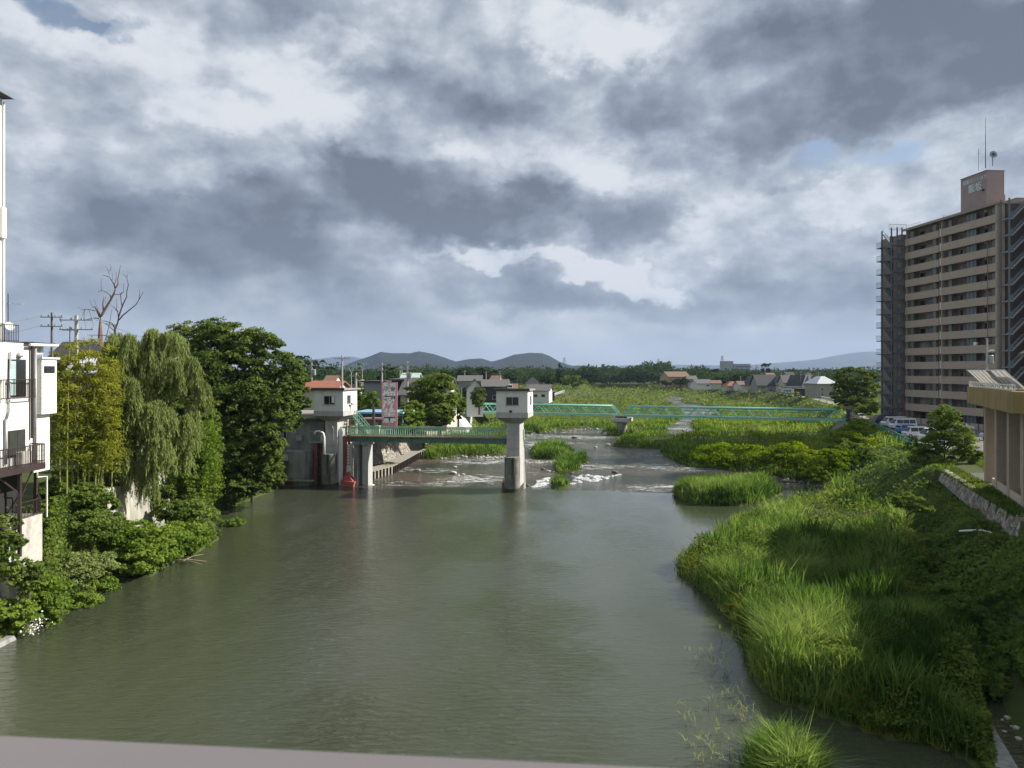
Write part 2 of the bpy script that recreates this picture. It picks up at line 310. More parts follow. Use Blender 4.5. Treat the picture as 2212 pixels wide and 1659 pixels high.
_to = np.array([(-60,3),(10,12.5),(20,15),(28.4,18.7),(41.8,25.3),(47.6,27),(66,35),(88,39),(119,48),(140,57),(150,62),(160,66),(205,81),(257,94),(301,101),(400,111),(700,136),(1500,240),(60000,8950)])
_cl = np.array([(-60,-28),(44,-28),(50,-29),(62,-29.5),(80,-31),(92,-31),(94.5,-23.6),(128,-17.8),(180,-13.5),(230,-3),(290,12),(333,20),(400,35),(700,70),(1500,150),(60000,5000)])
_tl = np.array([(-60,-26.8),(44,-26.8),(50,-28),(62,-28.6),(80,-29),(92,-29.5),(94.5,-21.4),(128,-15.6),(180,-10),(230,2),(290,18),(333,27),(400,45),(700,80),(1500,160),(60000,5050)])
ip = lambda t, y: np.interp(y, t[:, 0], t[:, 1])
def zcr(y): return np.interp(y, [0, 50, 75, 95, 150, 200], [4.5, 4.5, 4.3, 3.5, 3.4, 4.0])
def zcl(y): return np.interp(y, [0, 60, 128, 180, 300], [5.6, 5.5, 5.0, 4.5, 4.0])
def sst(t): t = np.clip(t, 0, 1); return t*t*(3-2*t)
def d_land(x, y):
    d = sd_poly(x, y, RIVER)
    for i in ISL: d = np.maximum(d, -sd_poly(x, y, i))
    return d
STREAM = [(17.6, 24), (19.6, 27.6), (22, 33), (24.2, 39)]   # small stream at the foot of the right bank
def d_stream(x, y):
    d = np.full(np.shape(x), 1e9)
    for a, b in zip(STREAM[:-1], STREAM[1:]):
        a = np.array(a); b = np.array(b); e = b - a; t = np.clip(((x-a[0])*e[0]+(y-a[1])*e[1])/(e@e), 0, 1); d = np.minimum(d, np.hypot(x-a[0]-t*e[0], y-a[1]-t*e[1]))
    return d
def terrain(x, y, d=None, full=False):
    if d is None: d = d_land(x, y)
    low = np.where(d > 0, np.minimum(.05 + .35*d, .55) + .25*(fbm(x*.15, y*.15, 3)-.4)*np.clip(d/3, 0, 1), np.maximum(-.35 + .5*d, -1.6))
    low = low + np.where(y > 92, ZD, 0)*np.clip((60-d)/60, 0, 1)
    low = np.where(d_stream(x, y) < 1.5, np.minimum(low, -.12), low)
    tr = (x - ip(_to, y)) / (ip(_cr, y) - ip(_to, y)); tl = (ip(_tl, y) - x) / (ip(_tl, y) - ip(_cl, y))
    zw = np.where((y > 43) & (y < 71.5) & (tr < .985), 1.5, 0.0)
    z = low + (zcr(y) - zw - low) * sst(tr); z = z + (zcl(y) - z) * sst(tl)
    return (z, tr, tl) if full else z
# ---------------------------------------------------------------- ground, water
ys = np.concatenate([np.linspace(-50, 22, 16)[:-1], np.arange(22, 110, .6), 110*np.exp(np.linspace(0, math.log(400/110), 150)), 400*np.exp(np.linspace(0, math.log(15500/400), 50))[1:]])
ts = np.concatenate([np.linspace(-2.2, -.95, 12)[:-1], np.linspace(-.95, .95, 400), np.linspace(.95, 2.2, 12)[1:]])
YY, TT = np.meshgrid(ys, ts, indexing='ij'); XX = np.clip(TT * np.maximum(YY, 40), -12500, 12500)
ZZ = terrain(XX.ravel(), YY.ravel()).reshape(XX.shape)
nr, nc = XX.shape; ii = np.arange(nr*nc).reshape(nr, nc)
quads = np.stack([ii[:-1, :-1], ii[:-1, 1:], ii[1:, 1:], ii[1:, :-1]], -1).reshape(-1, 4)
gm = mat('ground_soil', (.050, .078, .020), .95, var=.2, scale=.35, c2=(.062, .070, .028), bump=.6, bscale=3, spec=.1)
tag(np_mesh('ground', np.stack([XX, YY, ZZ], -1).reshape(-1, 3), quads, None, gm, smooth=True), 'dark green and brown soil of the river banks and plain', 'ground', kind='structure')

def water_mat(name, base, wave, foam):
    m = bpy.data.materials.new(name); m.use_nodes = True; t = m.node_tree; nn, ll = t.nodes, t.links; b = nn['Principled BSDF']
    b.inputs['Base Color'].default_value = base + (1,); b.inputs['Roughness'].default_value = .04; b.inputs['IOR'].default_value = 1.52
    tcn = nn.new('ShaderNodeTexCoord')
    def nz(scale, sc, det, rough=.5, dist=0):
        mp_ = nn.new('ShaderNodeMapping'); mp_.inputs['Scale'].default_value = sc; mp_.inputs['Rotation'].default_value = (0, 0, R(8)); ll.new(tcn.outputs['Object'], mp_.inputs[0])
        n = nn.new('ShaderNodeTexNoise'); n.inputs['Scale'].default_value = scale; n.inputs['Detail'].default_value = det; n.inputs['Roughness'].default_value = rough; n.inputs['Distortion'].default_value = dist
        ll.new(mp_.outputs[0], n.inputs['Vector']); return n.outputs['Fac']
    def mm(op, a, b_=None, c=None):
        n = nn.new('ShaderNodeMath'); n.operation = op
        for i, v in enumerate((a, b_, c)):
            if v is None: continue
            if isinstance(v, (int, float)): n.inputs[i].default_value = v
            else: ll.new(v, n.inputs[i])
        return n.outputs[0]
    def mr(v, a, b_, c, d):
        n = nn.new('ShaderNodeMapRange'); n.interpolation_type = 'SMOOTHSTEP'; ll.new(v, n.inputs[0])
        for i, q in enumerate((a, b_, c, d)): n.inputs[i+1].default_value = q
        return n.outputs[0]
    if not foam:
        rip = nz(2.4, (.5, 1.6, 1), 5, .6, .8); big = nz(.55, (.6, 1.2, 1), 2, .5)
        amp = mr(nz(.075, (1, .6, 1), 3, .5), .40, .60, .25, 1.0)
        sx = nn.new('ShaderNodeSeparateXYZ'); ll.new(tcn.outputs['Object'], sx.inputs[0])
        calm = mr(mm('ADD', sx.outputs[0], mm('MULTIPLY', nz(.12, (1, 1, 1), 3), 8.0)), 2.0, 10.0, 1.0, .13)   # smooth water in the lee of the right bank
        h = mm('MULTIPLY', mm('ADD', mm('MULTIPLY', rip, .9), mm('MULTIPLY', big, .6)), mm('MULTIPLY', amp, calm))
        bn = nn.new('ShaderNodeBump'); bn.inputs['Strength'].default_value = wave; bn.inputs['Distance'].default_value = .30; ll.new(h, bn.inputs['Height']); ll.new(bn.outputs[0], b.inputs['Normal'])
    else:
        ch = nz(1.1, (.55, 1.7, 1), 6, .62, 1.0); fine = nz(5.0, (.5, 1.6, 1), 4, .6, .5)
        h = mm('ADD', ch, mm('MULTIPLY', fine, .35))
        bn = nn.new('ShaderNodeBump'); bn.inputs['Strength'].default_value = wave; bn.inputs['Distance'].default_value = .4; ll.new(h, bn.inputs['Height']); ll.new(bn.outputs[0], b.inputs['Normal'])
        zone = mr(nz(.06, (1, 1.4, 1), 3, .5), .42, .64, .0, 1.0)
        wh = mr(mm('ADD', nz(1.3, (.35, 2.0, 1), 7, .68, 1.4), mm('MULTIPLY', zone, .13)), .635, .74, 0, 1)
        brn = mr(nz(.09, (1, 1.3, 1), 3), .42, .6, 0, 1)
        c1 = nn.new('ShaderNodeMix'); c1.data_type = 'RGBA'; ll.new(brn, c1.inputs['Factor']); c1.inputs['A'].default_value = base + (1,); c1.inputs['B'].default_value = (.115, .098, .075, 1)
        c2 = nn.new('ShaderNodeMix'); c2.data_type = 'RGBA'; ll.new(wh, c2.inputs['Factor']); ll.new(c1.outputs['Result'], c2.inputs['A']); c2.inputs['B'].default_value = (.75, .78, .8, 1)
        ll.new(c2.outputs['Result'], b.inputs['Base Color']); ll.new(mr(wh, 0, 1, .12, .7), b.inputs['Roughness'])
    return m
WL = [(-28, 91.6), (-19.8, 90.3), (0.0, 87.6), (1.5, 87.3), (17.5, 84.4), (22, 83.8), (60, 79)]   # crest of the weir
wp = MB().add([(x, y, 0) for x, y in [(-60, -50), (40, -50)]] + [(x, y, 0) for x, y in WL[::-1]] + [(-60, 96, 0)], [tuple(range(len(WL)+3))])
tag(wp.build('pool_water', water_mat('pool_water', (.046, .055, .031), 1.0, False)), 'calm green grey pool above the weir', 'water', kind='structure')
lower = MB(); pts = [(-60, 96)] + WL; n = len(pts)
lower.add([(x, y+.5, ZD+.01) for x, y in pts] + [(x*(4.0 if i not in (0, n-1) else 3.0), 460, ZD+.01) for i, (x, y) in enumerate(pts)], [(i, i+1, n+i+1, n+i) for i in range(n-1)])
tag(lower.build('river_water', water_mat('river_water', (.050, .052, .042), .8, True)), 'shallow fast grey brown river below the weir with white riffles', 'water', kind='structure')
# weir sill
sm = mat('weir_concrete', (.13, .12, .10), .7, streak=.5)
ws = MB()
for a, b in zip(WL[1:-2], WL[2:-1]):
    ws.hull8([(a[0], a[1]-.3, -2), (b[0], b[1]-.3, -2), (b[0], b[1]+2.4, -2), (a[0], a[1]+2.4, -2)], [(a[0], a[1]-.3, -.012), (b[0], b[1]-.3, -.012), (b[0], b[1]+1.6, ZD-.06), (a[0], a[1]+1.6, ZD-.06)])
tag(ws.build('weir_sill', sm), 'low wet concrete weir sill running under the green gate bridge', 'weir')
# stream at the right bank
st = MB(); sp_ = [(17.0, 21)] + STREAM; hw = [1.3, 1.3, 1.2, 1.0, .5]
vv = []
for (x, y), w in zip(sp_, hw): vv += [(x-w, y+.3, -.02), (x+w, y-.3, -.02)]
st.add(vv, [(2*i, 2*i+1, 2*i+3, 2*i+2) for i in range(len(sp_)-1)])
tag(st.build('stream_water', water_mat('stream_water', (.03, .03, .026), .7, False)), 'narrow dark stream at the foot of the right bank', 'water', kind='structure')
# parking lot, levee road, path
asph = mat('asphalt', (.085, .085, .083), .9, var=.15, scale=.8, bump=.2, bscale=60)
def strip(name, pts, z, m, label, cat='road'):
    a = MB(); a.add([(x, y, z(y)) for x, y in pts], [tuple(range(len(pts)))]); return tag(a.build(name, m), label, cat, kind='structure')
pk = MB(); pl = [(52.3, 93), (61.2, 119), (70.5, 146), (80.0, 153), (130, 153), (130, 93)]
pk.prism(pl, 3.2, 3.53)
tag(pk.build('parking_lot', mat('asphalt_old', (.15, .15, .145), .9, var=.2, scale=.3, bump=.2, bscale=40)), 'grey asphalt parking lot in front of the apartment tower', 'parking lot', kind='structure')
pa = MB(); ln = mat('paint_line', (.6, .6, .58), .7)
for k in range(7): pa.box(70 + k*.6, 76 + k*.6, 103 + k*2.7, 103.12 + k*2.7, 3.534, 3.538)
tag(pa.build('parking_lines', ln), 'white painted bay lines on the parking lot', 'road marking', kind='structure')
rd = MB(); yy = np.array([152, 160, 175, 190, 205, 230, 257, 280, 301, 350, 400, 500, 600]); vv = []
for y in yy:
    x = float(ip(_cr, y)); z = float(zcr(y)) + .06; vv += [(x+.3, y, z), (x+4.2, y, z)]
rd.add(vv, [(2*i, 2*i+1, 2*i+3, 2*i+2) for i in range(len(yy)-1)])
tag(rd.build('levee_road', mat('levee_asphalt', (.24, .23, .215), .9, var=.1, scale=.5)), 'narrow pale road along the top of the right levee', 'road', kind='structure')
ptm = MB(); vv = []
for y in np.arange(20, 72, 4):
    x = float(ip(_cr, y)) + .2; vv += [(x+1.8, y, 4.58), (x+4.5, y, 4.58)]
ptm.add(vv, [(2*i, 2*i+1, 2*i+3, 2*i+2) for i in range(len(vv)//2-1)])
tag(ptm.build('terrace_path', asph), 'dark asphalt path beside the yellow building', 'path', kind='structure')
# distant mountains
def ridge(name, prof, Y, depth, m, label, seed):
    """prof: (px, py) skyline; the slopes fall towards and away from the viewer"""
    px = np.linspace(prof[0][0], prof[-1][0], 260); py = np.interp(px, [p[0] for p in prof], [p[1] for p in prof])
    X = (px - CX) / F * Y; H = np.maximum((HY + 14*0 - py) / F * Y + CZ, 3.0); rows = []
    nb = 14
    for k in range(-nb, nb+1):
        s = k / nb; fall = (1 - abs(s))**1.15; spur = (fbm(X/(Y*.018) , np.full_like(X, k*.55), seed, 4) - .5)
        z = H * np.clip(fall + spur * .55 * (1 - fall) * fall * 4 * .5, 0, 1) - (2 if abs(k) == nb else 0)
        if k == 0: z = H + 2.0*(fbm(X/25, X*0, seed, 3)-.5) * Y/3500
        rows.append(np.stack([X*(1 + s*depth/Y), np.full_like(X, Y + s*depth), z], -1))
    V = np.stack(rows); a, b = V.shape[:2]; i = np.arange(a*b).reshape(a, b)
    q = np.stack([i[:-1, :-1], i[:-1, 1:], i[1:, 1:], i[1:, :-1]], -1).reshape(-1, 4)
    tag(np_mesh(name, V.reshape(-1, 3), q, None, m, smooth=True), label, 'mountain', kind='structure')
hm = mat('forest_slope', (.010, .016, .016), .95, var=.25, scale=.004, c2=(.016, .024, .020), spec=.05)
ridge('mountains', [(700,800),(735,793),(770,779),(800,769),(822,760),(850,763),(885,763),(905,759),(935,764),(960,772),(985,781),(1010,776),(1040,774),(1062,781),(1085,775),(1110,766),(1145,762),(1172,763),(1190,770),(1210,782),(1235,790),(1262,789),(1285,794),(1310,798),(1340,800)], 4200, 900, hm, 'dark blue wooded mountains on the horizon', 5)
ridge('far_mountains', [(560,790),(640,782),(690,775),(720,771),(760,770),(800,778),(900,790),(1200,796),(1290,793),(1340,790),(1400,787),(1450,788),(1550,789),(1640,787),(1700,782),(1760,777),(1800,769),(1850,761),(1885,759),(1930,765),(2000,777),(2100,785),(2300,792),(2500,796)], 12500, 2500, hm, 'pale blue far mountains beyond the plain', 11)
# haze
hb = MB().box(-13000, 13000, -60, 16500, -3.5, 620)
hzm = bpy.data.materials.new('haze'); hzm.use_nodes = True; hn = hzm.node_tree; hn.nodes.clear()
pv = hn.nodes.new('ShaderNodeVolumePrincipled'); pv.inputs['Density'].default_value = .72e-4; pv.inputs['Color'].default_value = (.46, .60, .86, 1); pv.inputs['Anisotropy'].default_value = 0.1
ho = hn.nodes.new('ShaderNodeOutputMaterial'); hn.links.new(pv.outputs[0], ho.inputs['Volume'])
tag(hb.build('haze', hzm), 'thin blue haze over the river plain', 'haze', kind='stuff')
# ---------------------------------------------------------------- materials for structures
conc = mat('concrete', (.44, .445, .43), .85, var=.10, scale=1.2, streak=.35, stain=(.20, .20, .18), bump=.3, bscale=12)
conc_d = mat('concrete_dark', (.29, .30, .285), .85, var=.15, scale=.9, streak=.55, stain=(.075, .075, .06), bump=.3, bscale=12)
conc_w = mat('concrete_wet_stained', (.22, .22, .19), .8, var=.22, scale=1.5, c2=(.10, .105, .08), streak=1.0, stain=(.03, .032, .018), bump=.4, bscale=8)
plaster = mat('cabin_plaster', (.70, .70, .66), .85, var=.05, scale=1.5, streak=.25, stain=(.42, .42, .38))
roofc = mat('flat_roof', (.30, .27, .24), .9, var=.12, scale=2)
eave_d = mat('eave_dark', (.06, .058, .055), .8)
glass = mat('dark_glass', (.022, .024, .026), .12, var=.1, spec=.6)
frame_g = mat('frame_grey', (.42, .43, .42), .5)
frame_d = mat('frame_dark', (.035, .03, .03), .5)
teal = mat('teal_steel', (.11, .24, .185), .55, var=.1, scale=2, streak=.35, stain=(.12, .10, .06))
railg = mat('rail_green', (.25, .46, .33), .5, var=.08)
rust = mat('rusty_edge', (.36, .20, .12), .85, var=.25, scale=3)
redp = mat('red_paint', (.28, .085, .08), .55, var=.15, streak=.3, stain=(.2, .08, .07))
white = mat('white_paint', (.78, .78, .75), .6, var=.03)
galv = mat('galvanised', (.36, .38, .39), .5, metal=.3)
def window(parent, x0, x1, z0, z1, y, frame=frame_g, g=glass, mull=1, dep=.06, name='window', facing='y', t=.06):
    """framed window on the face y (normal -y) or, facing='x', on the face x=y (normal +x)"""
    sgn = -1 if facing == 'y' else 1
    def bx(m, u0, u1, w0, w1, d0, d1):
        if facing == 'y': m.box(u0, u1, y - d1, y - d0, w0, w1)
        elif facing == 'x': m.box(y + d0, y + d1, u0, u1, w0, w1)
        else: m.box(y - d1, y - d0, u0, u1, w0, w1)
    f = MB(); bx(f, x0, x1, z1-t, z1, .002, dep); bx(f, x0-.04, x1+.04, z0-.05, z0, .002, dep+.05)
    bx(f, x0, x0+t, z0, z1-t, .002, dep); bx(f, x1-t, x1, z0, z1-t, .002, dep)
    for k in range(mull): u = x0 + (x1-x0)*(k+1)/(mull+1); bx(f, u-t/2, u+t/2, z0, z1-t, .002, dep*.9)
    o = f.build(name, frame, parent); p = MB(); bx(p, x0+t, x1-t, z0, z1-t, .004, .02); p.build('pane', g, o); return o
def railing(m, p, q, h, step, r=.02, rails=2, postw=.05, post_every=12):
    p, q = Vector(p), Vector(q); n = max(1, int((q-p).length / step))
    m.bar(p+Vector((0,0,h)), q+Vector((0,0,h)), postw*1.1); m.bar(p+Vector((0,0,.1)), q+Vector((0,0,.1)), postw*.8)
    if rails > 2: m.bar(p+Vector((0,0,h*.88)), q+Vector((0,0,h*.88)), postw*.7)
    for k in range(n+1):
        c = p.lerp(q, k/n); w = postw if k % post_every == 0 else r
        m.bar(c, c+Vector((0,0,h)), w)
# ---------------------------------------------------------------- gate towers (local frame: +x along the weir to the right, -y towards the viewer)
TH = -9.0
def gate_tower(loc, label, left):
    t = thing('gate_tower', label, 'gate tower', (loc[0], loc[1], 0), R(TH))
    # nose pier: half round towards the pool, straight behind
    n = MB(); arc = [( -.86 + .86 + .86*math.cos(a), -.2 + .86*math.sin(a)) for a in np.linspace(math.pi, 2*math.pi, 15)]
    n.prism([(x, y) for x, y in arc] + [(.86, .5), (-.86, .5)], -2, 4.0); n.build('cutwater', conc_w, t, bevel=.05)
    b = MB(); b.box(-.75, .80, .502, 3.9, -2, 8.0); b.build('column', conc, t, bevel=.04)
    j = MB()
    for z in (4.9, 5.9, 6.9): j.box(-.752, .802, .498, .501, z, z+.03); j.box(.8015, .804, .5, 3.9, z, z+.03)
    j.box(.02, .045, .498, .501, 4.05, 7.8); j.build('formwork_joint', conc_d, t)
    td = MB(); td.prism([(.86*math.cos(a)*1.006, -.2 + .86*math.sin(a)*1.006) for a in np.linspace(math.pi, 2*math.pi, 15)] + [(.865, .49), (-.865, .49)], -.3, .42); td.box(.8015, .806, .55, 3.88, -.3, .45); td.build('tide_mark', mat('algae_mark', (.055, .06, .035), .6, var=.3, scale=4), t)
    s = MB(); s.hull8([(-.74, 3.9, -2), (.78, 3.9, -2), (.78, 6.4, -2), (-.74, 6.4, -2)], [(-.74, 3.9, 4.6), (.78, 3.9, 4.6), (.78, 4.5, 4.6), (-.74, 4.5, 4.6)])
    s.build('buttress', conc_d, t)
    c = MB(); c.hull8([(-.8, .45, 7.85), (.84, .45, 7.85), (.84, 3.95, 7.85), (-.8, 3.95, 7.85)], [(-1.8, -.3, 8.5), (1.84, -.3, 8.5), (1.84, 4.25, 8.5), (-1.8, 4.25, 8.5)])
    c.build('flared_neck', conc_d, t)
    lg = MB(); lg.box(-1.86, 1.9, -.36, 4.31, 8.5, 9.12); lg.build('ledge', conc, t, bevel=.02)
    cb = MB(); cb.box(-1.82, 1.86, -.32, 4.27, 9.122, 11.62); cb.build('cabin', plaster, t, bevel=.02)
    r = MB(); r.prof([(-.62, 11.62), (4.55, 11.62), (4.55, 11.78), (-.62, 11.93)], -2.08, 2.12); r.build('roof', roofc, t)
    r = MB(); r.prof([(-.64, 11.64), (-.62, 11.64), (-.62, 11.84), (-.64, 11.84)], -2.09, 2.13); r.build('fascia', eave_d, t)
    if left:
        window(t, -.55, .85, 9.95, 10.95, -.32, mull=1); window(t, .9, 2.0, 10.0, 11.0, 1.86, mull=1, facing='x')
        bl = MB(); bl.box(.45, .78, -.40, -.385, 10.1, 10.9); bl.build('curtain', white, t)
    else:
        window(t, -.68, .82, 10.0, 10.95, -.32, mull=1); window(t, 1.6, 2.6, 10.0, 11.0, 1.86, mull=1, facing='x')
    return t
DX, DY = math.cos(R(TH)), math.sin(R(TH))
O1 = (0.02, 85.6); LT = 22.3
O2 = (O1[0] - LT*DX, O1[1] - LT*DY)
def loc(o, lx, ly): return (o[0] + lx*DX - ly*DY, o[1] + lx*DY + ly*DX)
t1 = gate_tower(O1, 'freestanding concrete gate tower with white cabin standing in the river at the weir', False)
t2 = gate_tower(O2, 'concrete gate tower with white cabin joined to the grey intake building on the left bank', True)
# right tower extras: ladder, red roller, conduit
m = MB(); m.bar((-.95, 2.6, 5.6), (-.95, 2.6, 8.3), .05); m.tube([(-1.05, 2.7, 6.1), (-1.0, 2.65, 7.2), (-.9, 2.6, 7.9)], .05); m.build('hanging_cable', frame_d, t1)
m = MB(); m.box(-1.22, -.88, -.1, .6, -.4, 1.0); m.bar((-1.05, .2, 1.0), (-1.05, .2, 1.5), .06); m.build('gate_roller', redp, t1)
m = MB(); m.box(.82, .9, 3.3, 3.9, 5.6, 6.9); railing(m, (.86, 3.9, 5.5), (1.9, 3.9, 5.5), 1.15, .3, postw=.06); m.build('side_railing', railg, t1)
m = MB(); m.box(-.3, .05, -.40, -.34, 9.16, 9.34); m.box(-.15, -.05, -.42, -.34, 9.3, 9.42); m.build('lamp_bracket', frame_d, t1)
# left tower extras
m = MB(); m.box(.82, 1.3, .9, 1.5, -1, 6.9); m.build('gate_groove', white, t2)
m = MB(); m.box(1.31, 1.66, 1.0, 1.4, -.6, 6.0); m.build('gate_guide', redp, t2)
m = MB(); m.box(1.70, 2.35, 1.1, 1.7, .9, 5.0); m.build('guide_housing', white, t2, bevel=.05)
m = MB()
for z in np.arange(2.6, 8.0, .35): m.bar((1.9, .8, z), (2.3, .8, z), .05)
m.bar((1.9, .8, 2.4), (1.9, .8, 8.0), .06); m.bar((2.3, .8, 2.4), (2.3, .8, 8.0), .06)
m.build('ladder', redp, t2)
m = MB(); m.hull8([(1.3, .3, -.5), (2.75, .3, -.5), (2.75, 1.6, -.5), (1.3, 1.6, -.5)], [(1.3, .3, .75), (3.05, .3, .55), (3.05, 1.6, .55), (1.3, 1.6, .75)])
m.hull8([(1.4, .5, .75), (2.8, .5, .6), (2.8, 1.5, .6), (1.4, 1.5, .75)], [(1.6, .6, 1.25), (2.3, .6, 1.25), (2.3, 1.4, 1.25), (1.6, 1.4, 1.25)])
m.box(1.75, 1.95, .6, 1.0, 1.2, 1.65); m.box(2.1, 2.3, .6, 1.0, 1.2, 1.75); m.build('gate_float', mat('float_red', (.50, .13, .12), .6, var=.1), t2, bevel=.04)
# CCTV bracket on the right side face
m = MB(); m.bar((1.9, 1.9, 9.5), (2.15, 1.9, 9.9), .05); m.bar((2.15, 1.6, 9.95), (2.15, 2.3, 9.75), .16); m.bar((1.92, 1.9, 9.2), (1.92, 1.9, 9.8), .07); m.build('camera_bracket', galv, t2)
m = MB(); m.tube([(-.35, -.75, 4.0), (-.35, -.75, 6.0), (-.45, -.8, 6.5), (-.9, -.9, 6.75), (-1.3, -1.0, 6.7), (-1.45, -1.0, 6.35)], [.16, .15, .12, .11, .11, .13], 10); m.build('vent_pipe', white, t2, smooth=True)
m = MB(); m.tube([(.4, .35, 4.05), (.4, .3, 7.0), (.2, .3, 7.3), (-.4, .35, 7.35)], .04, 6); m.build('conduit', galv, t2)
# bridge abutment columns to the right of the left tower
def pier_post(lx, ly, w, d, z1, label, m_=conc):
    t = thing('bridge_column', label, 'column', loc(O2, lx, ly) + (0,), R(TH)); b = MB(); b.box(-w/2, w/2, -d/2, d/2, -2, z1); b.build('shaft', m_, t, bevel=.04)
    c = MB(); c.box(-w/2-.15, w/2+.15, -d/2-.15, d/2+.15, z1, z1+.35); c.build('cap', conc_d, t); return t
pier_post(2.95, 2.2, .55, 2.6, 4.95, 'narrow grey column beside the red gate guide under the green gate bridge', conc_d)
pier_post(4.0, 2.2, .75, 1.6, 4.95, 'pale concrete column under the left end of the green gate bridge', conc)
# ---------------------------------------------------------------- green gate bridge
gb = thing('gate_bridge', 'green steel walkway bridge between the two gate towers', 'footbridge', loc(O2, .9, 1.2) + (0,), R(TH))
Lg = LT - 1.75
m = MB(); m.box(0, Lg, .3, .5, 5.28, 5.88); m.box(0, Lg, .12, .3, 5.28, 5.33); m.box(0, Lg, 1.5, 1.7, 5.28, 5.88)
for k in range(15): x = .3 + (Lg-.6)*k/14; m.box(x-.04, x+.04, .14, .3, 5.33, 5.86)
m.build('girder', teal, gb)
m = MB(); m.box(0, Lg, .05, 2.0, 5.885, 6.03); m.build('deck', rust, gb)
for y in (.12, 1.92):
    m = MB(); railing(m, (0, y, 6.03), (Lg, y, 6.03), 1.05, .27, r=.055, rails=3, postw=.09, post_every=7); m.build('railing', railg, gb)
m = MB(); m.box(Lg-2.4, Lg-2.2, .02, .3, 6.0, 7.12); m.box(Lg-2.45, Lg-1.9, .02, .12, 7.02, 7.12); m.build('gate_post', mat('pale_teal', (.35, .62, .55), .5), gb)
for i, (x, y) in enumerate([(4.0, 1.2), (3.4, 1.25)][:1]):
    m = MB(); m.box(x, x+.5, y, y+.6, 6.04, 7.15); m.box(x-.05, x+.55, y-.05, y+.65, 7.15, 7.2); m.build('control_box', railg, gb)
# green stair from the left cabin
sg = thing('stair', 'steep green steel stair climbing from the gate bridge to the left cabin', 'stair', loc(O2, 1.0, 3.2) + (0,), R(TH))
a0, a1 = Vector((2.6, 0, 6.1)), Vector((-.1, 0, 9.1))
for yy_ in (0, .8):
    m = MB(); m.bar(a0+Vector((0, yy_, 0)), a1+Vector((0, yy_, 0)), .06, .22); m.build('stringer', railg, sg)
    m = MB(); m.bar(a0+Vector((0, yy_, 1.0)), a1+Vector((0, yy_, 1.0)), .06); m.bar(a0+Vector((0, yy_, .55)), a1+Vector((0, yy_, .55)), .04)
    for k in range(9): c = a0.lerp(a1, k/8)+Vector((0, yy_, 0)); m.bar(c, c+Vector((0, 0, 1.0)), .04)
    m.build('handrail', railg, sg)
m = MB()
for k in range(13): c = a0.lerp(a1, (k+.5)/13); m.box(c.x-.12, c.x+.12, .03, .77, c.z-.02, c.z+.02)
m.build('tread', railg, sg)
# ---------------------------------------------------------------- intake building on the left of the towers
ib = thing('intake_building', 'grey concrete water intake building half hidden by the big dark tree', 'building', O2 + (0,), R(TH))
m = MB(); m.box(-9.0, -1.4, 1.6, 9.0, -2, 8.1); m.build('wall', conc_d, ib)
m = MB(); m.hull8([(-9.4, .9, 8.12), (-1.0, .9, 8.12), (-1.0, 9.4, 8.12), (-9.4, 9.4, 8.12)], [(-9.3, 1.0, 8.55), (-1.1, 1.0, 8.55), (-3.0, 9.3, 8.65), (-8.0, 9.3, 8.65)]); m.build('roof', roofc, ib)
m = MB(); m.box(-9.45, -.95, .85, 1.2, 7.75, 8.11); m.box(-1.25, -.95, 1.2, 5.0, 7.75, 8.11); m.build('eaves', eave_d, ib)
window(ib, -6.7, -6.25, 5.6, 6.7, 1.6, mull=0)
m = MB(); m.box(-6.0, -2.7, .2, 1.59, -2, 4.2); arc = [(-4.35+1.3*math.cos(a), .2+.8*math.sin(a)) for a in np.linspace(math.pi, 2*math.pi, 13)]; m.prism(arc, -2, 4.2); m.build('round_pier', conc_d, ib)
m = MB(); m.box(-9.0, -5.0, -.9, .15, 3.1, 3.75); m.build('beam', conc, ib)
m = MB(); m.box(-9.0, -4.6, -.2, .15, -2, .2); m.build('sill_beam', conc_w, ib)
m = MB()
for k in range(34): x = -8.6 + k*.13; m.box(x, x+.05, -.95, -.85, -.7, .95)
m.box(-8.7, -4.2, -.97, -.83, .9, 1.0); m.build('trash_rack', redp, ib)
m = MB(); m.box(-4.9, -1.6, -1.3, -.65, .72, .85); m.build('catwalk', mat('moss_plank', (.25, .30, .22), .8), ib)
m = MB(); m.box(-2.35, -2.0, 1.0, 1.55, -1, 5.2); m.build('red_post', redp, ib)
m = MB(); m.box(-1.95, -1.2, 1.35, 1.55, -1, 5.2); m.build('dark_slot', eave_d, ib)
m = MB(); m.bar((-1.62, 1.25, -.5), (-1.62, 1.25, 5.1), .06)
for z in (1.2, 2.6, 4.0): m.bar((-2.0, 1.25, z), (-1.2, 1.25, z), .06)
m.build('slot_frame', redp, ib)
m = MB(); railing(m, (-3.0, .9, 5.25), (-1.1, .9, 5.25), 1.25, .17, r=.03, postw=.06); m.box(-3.05, -1.05, .85, 1.6, 5.12, 5.25); m.build('balcony_rail', galv, ib)
m = MB(); m.box(-4.8, -4.05, 1.05, 1.59, 5.35, 6.0); m.build('box_unit', galv, ib, bevel=.04)
m = MB(); m.box(-1.7, -1.25, 1.3, 1.59, 5.3, 6.1); m.build('meter_box', white, ib)
m = MB(); m.box(-1.38, -1.3, 2.2, 3.3, 5.3, 7.4); m.build('side_door', white, ib)
